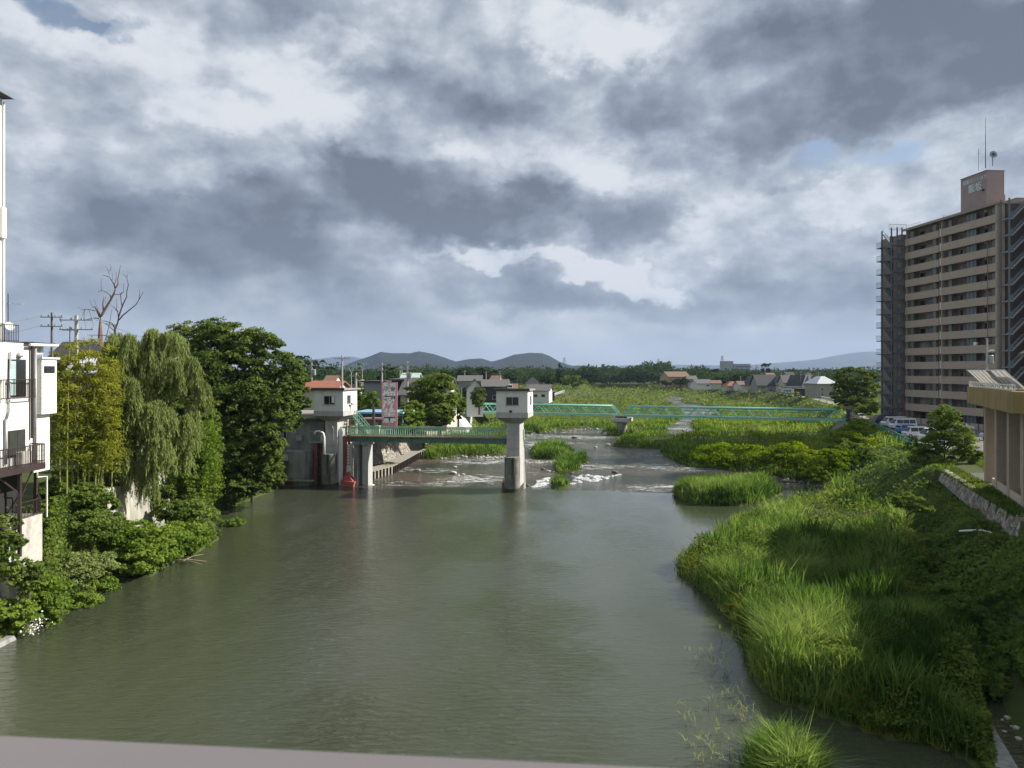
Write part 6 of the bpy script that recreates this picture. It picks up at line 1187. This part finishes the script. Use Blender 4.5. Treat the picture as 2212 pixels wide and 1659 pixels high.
# ---------------------------------------------------------------- pink sign board
sx, sy, sz = P(841, 931, 99.5); sb = thing('sign_board', 'tall pink sign board with white Japanese lettering on a metal frame', 'sign', (sx, sy, sz), 0)
hw_, hh = 16/F*99.5, 99/F*99.5; z0s = .35
m = MB(); m.box(-hw_, hw_, 0, .25, z0s, z0s+hh+.0); m.build('board', mat('sign_pink', (.85, .42, .50), .6, var=.04, scale=1), sb)
m = MB(); m.box(-hw_-.05, -hw_, -.03, .28, z0s-.1, z0s+hh+.05); m.box(hw_, hw_+.05, -.03, .28, z0s-.1, z0s+hh+.05); m.box(-hw_, hw_, -.03, .28, z0s+hh+.001, z0s+hh+.06); m.build('frame', mat('sign_frame', (.45, .2, .25), .6), sb)
for x in (-.7, .7): m = MB(); m.box(x-.06, x+.06, .05, .2, -1.5, z0s); m.build('post', galv, sb)
wl = mat('letter_white', (.93, .92, .91), .6)
def sl(ch, x, y, size, b): lettering(ch, size, sb, wl, (x-.03, -.03, z0s+hh-y), (R(90), 0, 0), bold=.008, ext=.012, heavy=.075 if size > 1 else .035)
k_ = hh/99
sl('福', .48, 8.5*k_, .82, .01); sl('島', .48, 15.0*k_, .82, .01); sl('名', -.45, 8.5*k_-.1, .82, .01); sl('物', -.45, 15.0*k_, .82, .01)
for ch, yy_ in (('菊', 29), ('屋', 45.5), ('ノ', 59), ('羊', 73), ('羹', 90)): sl(ch, 0.0, yy_*k_, 1.95 if ch != 'ノ' else 1.4, .022)
# ---------------------------------------------------------------- poles, wires, pylons
pole_m = mat('pole_concrete', (.42, .42, .40), .85, var=.06); pole_d = mat('pole_dark', (.13, .13, .14), .7)
def pole(px, ytop, Y, zb, label, arms=1, r=.14, m=None, trans=False, group=None, armw=.9):
    x, _, zt = P(px, ytop, Y); H = zt-zb; t = thing('utility_pole', label, 'utility pole', (x, Y, zb), 0, group); q = MB(); q.tube([(0, 0, -.5), (0, 0, H)], [r*1.25, r*.8], 8); q.build('pole', m or pole_m, t)
    for k in range(arms):
        z = H-.5-k*.9; q = MB(); q.box(-armw, armw, -.06, .06, z, z+.09)
        for u in np.linspace(-armw+.1, armw-.1, 4): q.box(u-.05, u+.05, -.05, .05, z+.08, z+.26)
        q.build('crossarm', galv, t)
    if trans: q = MB(); q.lathe([(.28, H-2.9), (.3, H-2.85), (.3, H-2.0), (.2, H-1.92)], .42, 0, 12); q.build('transformer', galv, t)
    return (x, Y, zt)
PL = [pole(112, 675, 72, 6, 'dark utility pole nearest the white inn', 2, .13, pole_d, armw=1.1), pole(165, 681, 70, 6, 'pale concrete pole with a long crossarm behind the bamboo', 2, .2, armw=1.6),
      pole(151, 705, 88, 6, 'thin dark pole between the two poles behind the bamboo', 1, .08, pole_d), pole(673, 772, 120, 5, 'utility pole beside the big dark tree', 2, .16, trans=True), pole(739, 768, 110, 5, 'tall steel pole standing behind the left gate tower', 1, .15, armw=1.2),
      pole(769, 805, 97, 5, 'concrete pole just right of the left gate tower', 1, .16, armw=.9), pole(825, 784, 132, 5, 'utility pole left of the pink sign board', 2, .17, armw=.8), pole(880, 780, 122, 5, 'utility pole with transformers right of the pink sign board', 3, .17, trans=True, armw=.8),
      pole(864, 792, 160, 5, 'slim pole behind the pink sign board', 1, .12), pole(868, 791, 185, 5, 'far pole behind the navy house', 1, .13), pole(997, 838, 168, 4.5, 'plain pole at the left end of the turquoise footbridge', 0, .12, mat('pole_green', (.16, .3, .22), .6))]
for k, (px, yt, Y) in enumerate([(1633,812,370),(1646,806,360),(1688,806,345),(1730,803,320),(1768,803,295),(1805,804,262),(1859,806,190),(1600,812,400),(1216,838,330),(1050,802,260),(1080,800,300),(1004,800,230)]):
    pole(px, yt, Y, 4, f'{ORD[k]} pole of the row along the right levee counted from far left' if k < 6 else ['leaning pole by the dark tree at the footbridge end', 'pole at the far start of the levee road', 'pole at the end of the left meadow fence', 'pole behind the black walled house', 'pole left of the tall white house', 'pole behind the twin gabled house'][k-6], 1 if k % 2 else 2, .15, group='utility poles in the village')
pole(807, 878, 97, 5.2, 'short dark round post in front of the brown kiosk', 0, .2, mat('post_dark', (.07, .055, .05), .8)); 
bpz = pole(2132, 731, 85, 4.2, 'tall utility pole with brown lower sleeve beside the yellow terrace', 0, .14, trans=True)
bt_ = [o for o in bpy.data.objects if o.get('label', '').startswith('tall utility pole with brown')][0]
m = MB(); m.lathe([(.34, 0), (.34, 5.2), (.25, 5.25)], 0, 0, 12); m.build('sleeve', mat('sleeve_brown', (.06, .045, .04), .8), bt_); m = MB(); m.bar((0, 0, 12.0), (.7, 0, 12.1), .1); m.box(.4, .8, -.1, .1, 12.0, 12.2); m.build('lamp', white, bt_)
def wire(a, b, sag, label, name='wire'):
    m = MB(); a, b = Vector(a), Vector(b); pts = []
    for k in range(13): s = k/12; p = a.lerp(b, s); p.z -= sag*4*s*(1-s); pts.append(p)
    m.tube(pts, .022, 4); tag(m.build('wire', pole_d), label, 'wire', 'overhead wires')
def sh(p, dx_=0, dz_=-.3): return (p[0]+dx_, p[1], p[2]+dz_)
wire((-44, 55, 17.6), sh(PL[0], -.8), .5, 'upper wire running left from the pole nearest the white inn'); wire((-44, 55, 16.5), sh(PL[0], -.8, -1.2), .5, 'lower wire running left from the pole nearest the white inn')
wire(sh(PL[0], .8), sh(PL[1], -1.4), .5, 'wire between the two poles behind the bamboo'); wire(sh(PL[1], 1.5), sh(PL[3], -.8), 2.0, 'long wire from the bamboo pole to the pole by the big tree')
wire(sh(PL[3], .8), sh(PL[6], -.7), 1.4, 'wire from the big tree pole across to the sign board pole'); wire(sh(PL[6], .7), sh(PL[7], -.7), .5, 'wire between the poles beside the pink sign'); wire(sh(PL[7], .7, -2), (30, 180, 9.0), 1.5, 'wire running right from the transformer pole over the cream house')
for x0_, dz_ in ((-.6, -.3), (.6, -.3)): pass
wire(sh(bpz, 0, -3.0), (61.0, 142, 9.5), 1.0, 'wire crossing the apartment tower from the brown sleeved pole')
def lattice(px, ytop, Y, label, wpx=8):
    x, _, zt = P(px, ytop, Y); H = zt-3; t = thing('pylon', label, 'pylon', (x, Y, 3), 0, 'power pylons on the horizon'); r0 = wpx/2/F*Y; th_ = Y*.00028; q = MB()
    for sx_ in (-1, 1):
        for sy_ in (-1, 1): q.bar((sx_*r0, sy_*r0, 0), (sx_*r0*.15, sy_*r0*.15, H), th_)
    for k in range(8): a = r0*(1-.85*k/8); b = r0*(1-.85*(k+1)/8); z, z2_ = H*k/8, H*(k+1)/8; q.bar((-a, -a, z), (b, -b, z2_), th_*.7); q.bar((a, -a, z), (-b, -b, z2_), th_*.7)
    q.build('tower', galv, t); q = MB()
    for f_ in (.72, .82, .92): q.bar((-r0*1.1, 0, H*f_), (r0*1.1, 0, H*f_), th_)
    q.build('crossarms', galv, t)
for k, (px, yt, Y) in enumerate([(1219,772,1500),(1422,775,1700),(1560,768,1600),(1635,788,2300),(1646,786,2300),(1657,785,2300)]):
    lattice(px, yt, Y, ['pylon standing against the right shoulder of the dark mountains', 'pylon right of centre on the horizon', 'pylon directly left of the office block', 'left pylon of the far three right of the office block', 'middle pylon of the far three right of the office block', 'right pylon of the far three right of the office block'][k], 9 if k < 3 else 7)
pole(1483, 790, 600, 4, 'lone thin mast above the far trees', 0, .2)
for k, (px, yt, Y) in enumerate([(759, 790, 105), (783, 786, 140)]):
    x, _, zt = P(px, yt, Y); t = thing('tv_antenna', ['green forked antenna frame beside the left gate tower', 'thin tv antenna above the grey box shaped house'][k], 'antenna', (x, Y, 8)); H = zt-8; q = MB(); q.tube([(0, 0, 0), (0, 0, H-.9)], .05, 6); q.bar((0, 0, H-1.0), (-.5, 0, H-.1), .05); q.bar((0, 0, H-1.0), (.5, 0, H-.1), .05); q.build('mast', MATS['fence_mint'], t)
    q = MB(); q.bar((-1.1, 0, H), (1.1, 0, H), .07); [q.bar((u, 0, H-.3), (u, 0, H+.3), .03) for u in (-1, -.6, .2, .7)]; q.build('array', MATS['fence_mint'], t)
# ---------------------------------------------------------------- trees of the plain
def ptree(px, ptop, wpx, Y, zb, label, m='dark', n=None, sz=None, group=None, tall=None, seed=1, kind='round'):
    x, _, zt = P(px, ptop, Y); H = zt-zb; w = wpx/2/F*Y; zc = zb+H*.58; E = []
    g = np.random.default_rng(seed+int(px))
    if kind == 'round':
        for k in range(6): E.append((x+g.uniform(-.5, .5)*w, Y+g.uniform(-.5, .5)*w, zb+H*g.uniform(.42, .78), w*g.uniform(.45, .65), w*.55, H*g.uniform(.18, .26)))
        E.append((x, Y, zc, w*.72, w*.72, H*.40))
    elif kind == 'cone':
        for k in range(6): f_ = k/5; E.append((x+g.normal()*.06*w, Y, zb+H*(.2+.7*f_), w*(1-.78*f_), w*(1-.78*f_), H*.13))
    elif kind == 'poplar':
        for k in range(5): f_ = k/4; E.append((x+g.normal()*.15*w, Y, zb+H*(.22+.66*f_), w*(1-.35*f_)*.8, w*.7, H*.16))
    E = np.array(E); n = n or int(np.clip(wpx*(H/Y*F)*.9*3, 500, 9000)); sz = sz or max(.3, Y/739*2.0)
    return tree('conifer' if kind == 'cone' else 'tree', label, E, n, sz, m, base=(x, Y, zb), trunk_r=max(.15, w*.08), group=group, clump=.32, inner=.2, cat='tree', nl=4)
ptree(945, 806, 125, 118, 5, 'large leafy tree in front of the cream house', 'mid', 15000, .42)
ptree(893, 862, 70, 112, 5, 'lower left lobe of trees before the cream house beside the sign board', 'mid', 7000, .4)
ptree(880, 885, 80, 104, 4.5, 'low bushy tree at the foot of the pink sign board', 'bright', 6000, .38); ptree(950, 875, 80, 108, 4.5, 'rounded bushy tree behind the middle of the gate bridge', 'mid', 7000, .38); ptree(990, 850, 40, 135, 4.2, 'bushy tree left of the white abutment', 'mid', 3500, .45)
ptree(802, 845, 46, 118, 5, 'yellow green bushy tree left of the pink sign board', 'bright', 4500, .4); ptree(778, 838, 40, 122, 5, 'dark bushy tree behind the left gate tower', 'dark', 3500, .42)
ptree(772, 785, 50, 150, 5, 'dark conifer clump behind the poles by the left gate tower', 'dark', 3500, .5, kind='cone'); ptree(838, 788, 62, 230, 5, 'round dark tree below the left mountain slope', 'forest', 3500)
ptree(1010, 833, 38, 176, 4.2, 'tree before the twin gabled house', 'mid'); ptree(1035, 834, 36, 172, 4.2, 'reddish green tree before the black walled house', 'mid'); ptree(1211, 785, 36, 520, 4, 'tall conifer rising above the far wood', 'forest', 3500, kind='cone')
ptree(1650, 784, 20, 620, 4, 'left one of the twin poplars above the levee houses', 'forest', 900, kind='poplar'); ptree(1661, 785, 16, 620, 4, 'right one of the twin poplars above the levee houses', 'forest', 900, kind='poplar')
tree('tree', 'large dark tree left of the apartment tower at the end of the footbridge', [(1840,820,36,28,190),(1862,840,34,30,188),(1820,845,26,30,190),(1850,865,40,20,186),(1880,830,24,34,190),(1812,862,14,16,188)], 14000, .5, 'dark', trunk_r=.5, clump=.26)
ptree(1880, 868, 40, 172, 3.5, 'low bush against the foot of the apartment stair tower', 'mid', 2500); ptree(1238, 812, 60, 400, 4, 'pale green tree at the right edge of the left village', 'mid', 3000)
k0 = 0
for (px, yt, w, Y, kd) in [(1130,795,30,620,'round'),(1160,800,34,560,'round'),(1185,808,40,480,'round'),(1100,806,30,400,'round'),(1275,806,36,560,'round'),(1310,806,44,600,'round'),(1345,801,40,640,'round'),(1380,804,36,600,'round'),(1408,797,34,620,'round'),(1432,800,26,640,'round'),(1392,806,30,560,'round'),(1462,798,18,700,'cone'),
  (1500,796,44,680,'round'),(1528,800,30,660,'round'),(1547,797,26,640,'round'),(1575,806,40,520,'round'),(1610,800,36,560,'round'),(1595,806,30,500,'round'),(1640,808,34,440,'round'),(1705,799,32,640,'round'),(1740,804,40,600,'round'),(1765,802,30,600,'round'),(1712,788,16,900,'cone'),(1790,800,30,560,'cone'),(1560,814,40,450,'round'),(1520,818,30,440,'round'),(1470,818,36,470,'round'),(1440,822,30,470,'round'),
  (960,800,50,330,'round'),(1010,796,60,420,'round'),(1045,794,70,430,'round'),(910,802,40,300,'round'),(930,798,40,520,'round')]:
    ptree(px, yt, w, Y, 4, f'{ORD[k0 % 16]} {"rounded" if kd == "round" else "pointed"} dark tree from the left in the {["left", "middle", "right"][k0//12]} stretch of the far tree line', 'forest', group='dark trees of the far tree line', kind=kd); k0 += 1
# the far wood that reads as one mass
S_ = Soup(); n = 90000
def wood(p0, p1, Y0, Y1, hpx, n, tone=.5):
    px = rng.uniform(p0, p1, n); Y = 1/rng.uniform(1/Y1, 1/Y0, n); x = (px-CX)/F*Y; top = (4 + hpx*.85*np.clip(fbm(x/15, Y/30, 61, 3)*1.8-.35, 0, 1.2))*(.55+.45*fbm(x/60, Y/60, 66, 2)*2-.0); zz = 3.5 + np.abs(top)*rng.random(n)**.5; keep = np.ones(n, bool)
    S_.leaves(np.stack([x, Y, zz], 1)[keep], (Y/739*2.4)[keep], (tone + .5*(fbm(x/14, Y/25, 71, 3)-.5) + .08*rng.normal(size=n) + .15*(zz-3.5)/np.maximum(top, 1)-.1)[keep])
wood(1180, 1450, 560, 760, 13, 26000); wood(1440, 1640, 500, 760, 9, 15000); wood(1640, 1900, 480, 800, 8, 9000); wood(880, 1200, 480, 760, 11, 18000); wood(660, 900, 300, 600, 10, 16000); wood(-200, 2400, 800, 1500, 9, 34000, .4); wood(-200, 2400, 1500, 3200, 10, 20000, .35)
EH = ells([(655,805,40,34,400),(690,808,36,28,400),(715,812,30,20,400),(740,815,30,14,400),(670,815,60,16,380)]); ph_, oh_, _ = crown_points(EH, 9000, .2, .1)
S_.leaves(ph_, np.full(len(ph_), 1.3), .45+.1*rng.normal(size=len(ph_)), out=oh_)
tag(S_.build('far_wood', LM['forest']), 'dark green wood closing the valley below the mountains', 'wood', kind='stuff')
# ---------------------------------------------------------------- vehicles
tyre = mat('tyre', (.02, .02, .02), .8); rim = mat('rim', (.4, .4, .42), .35, metal=.6); lampw = mat('headlamp', (.6, .6, .58), .2); lampr = mat('taillamp', (.35, .02, .02), .3)
def car(kind, color, label, x, y, zb, rz, group='cars parked by the apartment tower'):
    t = thing('parked_car', label, 'van' if kind == 'van' else 'car', (x, y, zb), rz, group); pm = mat('paint_' + '_'.join(str(int(c*100)) for c in color), color, .3, var=.01, spec=.6)
    if kind == 'van': L_, Wd, Hh, prof, gh_ = 4.4, 1.7, 1.95, [(-2.2, .35), (2.15, .35), (2.2, .8), (2.05, 1.05), (-2.2, 1.05)], [(-2.15, 1.05), (1.9, 1.05), (1.35, 1.85), (1.1, 1.93), (-2.05, 1.93)]
    elif kind == 'kei': L_, Wd, Hh, prof, gh_ = 3.4, 1.48, 1.75, [(-1.7, .33), (1.66, .33), (1.7, .75), (1.6, .95), (-1.7, .95)], [(-1.66, .95), (1.3, .95), (.85, 1.66), (.65, 1.74), (-1.58, 1.74)]
    else: L_, Wd, Hh, prof, gh_ = 4.3, 1.7, 1.48, [(-2.15, .3), (2.1, .3), (2.15, .68), (1.95, .86), (1.1, .93), (-2.1, .93), (-2.15, .75)], [(-2.05, .93), (1.15, .93), (.35, 1.42), (.1, 1.47), (-1.35, 1.47), (-1.75, 1.38)]
    h = Wd/2; b = MB(); b.prof([(u, z) for u, z in prof], -h, h, axis='y'); b.build('body', pm, t, bevel=.06)
    c = MB(); n = len(gh_); zt_ = max(z for _, z in gh_); zb_ = gh_[0][1]
    c.v = [(u, -(h-.04-.16*(z-zb_)/(zt_-zb_)), z) for u, z in gh_] + [(u, (h-.04-.16*(z-zb_)/(zt_-zb_)), z) for u, z in gh_]; c.f = [tuple(range(n))[::-1], tuple(range(n, 2*n))] + [(i, (i+1) % n, n+(i+1) % n, n+i) for i in range(n)]; c.build('cabin', pm, t, bevel=.03)
    fx, bx = gh_[1][0], gh_[0][0]
    for s_ in (-1, 1):
        cuts = np.linspace(bx+.2, gh_[2][0]+.1, 4 if kind != 'kei' else 3)
        for a, b2 in zip(cuts[:-1], cuts[1:]):
            g = MB(); lo, hi = zb_+.06, zb_+(zt_-zb_)*.82; yl, yh = h-.03-.01, h-.03-.13
            g.hull8([(a+.04, s_*yl, lo), (b2-.03, s_*yl, lo), (b2-.03, s_*(yl-.03), lo), (a+.04, s_*(yl-.03), lo)], [(a+.04, s_*yh, hi), (b2-.03, s_*yh, hi), (b2-.03, s_*(yh-.03), hi), (a+.04, s_*(yh-.03), hi)]); g.build('side_window', glass, t)
    g = MB(); p2 = gh_[2]; g.hull8([(fx+.01, -h+.15, zb_+.05), (fx+.01, h-.15, zb_+.05), (fx-.04, h-.15, zb_+.05), (fx-.04, -h+.15, zb_+.05)], [(p2[0]+.03, -h+.24, p2[1]-.02), (p2[0]+.03, h-.24, p2[1]-.02), (p2[0]-.02, h-.24, p2[1]-.02), (p2[0]-.02, -h+.24, p2[1]-.02)]); g.build('windscreen', glass, t)
    g = MB(); g.box(bx-.02, bx+.03, -h+.2, h-.2, zb_+.12, zt_-.2); g.build('rear_window', glass, t)
    for sx_ in (-1, 1):
        for sy_ in (-1, 1):
            wv = MB(); wv.lathe([(.2, -.1), (.3, -.1), (.31, .0), (.3, .1), (.2, .1)], 0, 0, 16); o = wv.build('wheel', tyre, t); o.rotation_euler = (R(90), 0, 0); o.location = (sx_*L_*.31, sy_*(h-.08), .31)
            rv = MB(); rv.lathe([(.02, -.105), (.19, -.105), (.19, .105), (.02, .105)], 0, 0, 12); rv.build('rim', rim, o)
    for sy_ in (-1, 1):
        q = MB(); q.box(prof[2][0]-.08, prof[2][0]+.01, sy_*(h-.3)-.14, sy_*(h-.3)+.14, prof[2][1]-.12, prof[2][1]+.04); q.build('headlight', lampw, t)
        q = MB(); q.box(prof[0][0]-.01, prof[0][0]+.05, sy_*(h-.2)-.1, sy_*(h-.2)+.1, .62, .9); q.build('taillight', lampr, t)
    return t
pz = 3.535; wt_ = (.72, .72, .70)
car('van', (.03, .03, .035), 'dark van farthest back along the green parking fence', 71.6, 142.5, pz, R(185)); car('van', (.62, .64, .62), 'pale van parked behind the silver wagon along the fence', 70.5, 136.5, pz, R(185)); car('van', (.66, .68, .70), 'silver white wagon directly behind the blue car', 69.2, 131, pz, R(183))
car('sedan', (.10, .20, .42), 'metallic blue car parked among the white vans', 66.2, 123, pz, R(3)); car('kei', wt_, 'small white boxy car right of the blue car', 62.6, 115, pz, R(183)); car('van', wt_, 'large white van half hidden by the corner bush', 62.6, 109.5, pz, R(184)); car('sedan', wt_, 'low white car nearest the corner bush', 61.5, 104.5, pz, R(4))
car('sedan', wt_, 'white hatchback by the apartment wall', 77.6, 128, pz, R(8)); car('van', (.42, .46, .52), 'silver blue minivan seen between the yellow building columns', 72.8, 111, pz, R(184)); car('sedan', (.03, .032, .035), 'black car behind the nearest yellow building column', 69.3, 101, pz, R(182)); car('van', wt_, 'white van behind the minivan by the apartment wall', 80.5, 121, pz, R(184))
for k, (px, py, Y, rz_, l) in enumerate([(1163,851,262,R(20),'white car on the road left of the far meadow fence'),(1703,851,300,R(10),'pale blue car under the carport of the levee row'),(1690,842,335,R(100),'white car parked on the levee road shoulder'),(1102,845,190,R(90),'white car beside the black walled house'),(1546,815,640,R(0),'white car on the far meadow track'),(1572,814,640,R(30),'second white car on the far meadow track'),(1434,811,520,R(0),'white car half hidden in the far meadow')]):
    x, _, z = P(px, py, Y); car('kei' if k % 2 else 'sedan', wt_ if k != 1 else (.4, .5, .6), l, x, Y, max(4.0, z), rz_, 'cars in the village')
# ---------------------------------------------------------------- fences
def fence(name, label, pts, h, m, postm, step=2.0, cat='fence'):
    t = thing(name, label, cat, pts[0])
    o0 = Vector(pts[0]); pn_ = MB(); rl = MB()
    for a, b in zip(pts[:-1], pts[1:]):
        a, b = Vector(a)-o0, Vector(b)-o0; d = (b-a); nn_ = Vector((-d.y, d.x, 0)).normalized()*.015; pn_.hull8([a-nn_, b-nn_, b+nn_, a+nn_], [a-nn_+Vector((0,0,h)), b-nn_+Vector((0,0,h)), b+nn_+Vector((0,0,h)), a+nn_+Vector((0,0,h))]); rl.bar(a+Vector((0,0,h)), b+Vector((0,0,h)), .06)
        n = max(1, int(d.length/step))
        for k in range(n): c = a.lerp(b, k/n); q = MB(); q.bar(c, c+Vector((0,0,h+.05)), .07); q.build('post', postm, t)
    pn_.build('mesh_panel', m, t); rl.build('top_rail', postm, t); return t
fm_ = mat('fence_mesh_green', (.05, .25, .17), .7, alpha=.55); fp_ = mat('fence_post_green', (.10, .36, .27), .6)
fence('chain_link_fence', 'green chain link fence between the parking lot and the river slope', [(51.6, 93.5, 3.45), (60.3, 119, 3.45), (66.6, 138, 3.45), (69.2, 147, 3.45)], 1.25, fm_, fp_)
fence('dark_fence', 'dark bar fence at the foot of the apartment stair tower', [(70.0, 149, 3.5), (73.5, 160, 3.6), (78, 172, 3.7)], 1.5, mat('fence_dark_mesh', (.03, .03, .03), .7, alpha=.5), frame_d)
fence('meadow_fence', 'low white fence along the left road by the far meadow', [(14.5, 272, 4.0), (18, 300, 4.0), (24, 338, 4.0)], 1.0, mat('fence_white_mesh', (.5, .5, .48), .7, alpha=.5), white, 4)
gr_ = thing('guard_rail', 'white guard rail along the levee road by the grey green house', 'guard rail', (0, 0, 0)); m = MB(); yy = [235, 250, 270]; 
for a, b in zip(yy[:-1], yy[1:]): xa, xb = float(ip(_cr, a))+4.6, float(ip(_cr, b))+4.6; m.bar((xa, a, 4.75), (xb, b, 4.75), .08, .3)
m.build('rail', white, gr_)
for y in range(236, 270, 4): q = MB(); xa = float(ip(_cr, y))+4.6; q.bar((xa, y, 3.9), (xa, y, 4.8), .1); q.build('post', white, gr_)
for k in range(8):
    px = [1160,1168,1176,1184,1190,1197,1207,1212][k]; x, _, _z = P(px, 848, 300); q = MB(); q.bar((0, 0, 0), (0, 0, 1.1), .35)
for k, (x, y) in enumerate([(56.5, 150), (58, 138), (1.0, 1.0)][:0]): pass
# birds
for k, (px, py) in enumerate([(848, 157), (1046, 258), (1254, 217)]):
    x, y, z = P(px, py, 60); q = MB(); q.add([(0, -.06, 0), (0, .1, 0), (.16, .02, .05), (.30, -.03, .01), (-.16, .02, .05), (-.30, -.03, .01), (0, 0, -.03), (.02, -.1, 0), (-.02, -.1, 0)], [(0, 2, 1), (0, 3, 2), (0, 1, 4), (0, 4, 5), (0, 1, 6), (0, 7, 8)]); o = q.build('bird', frame_d); o.location = (x, y, z); o.scale = (.7 if k == 0 else .35,)*3; tag(o, ['small dark bird high above the left of the river', 'tiny bird over the middle of the clouds', 'tiny bird right of the middle under the large dark cloud'][k], 'bird', 'birds in the sky')
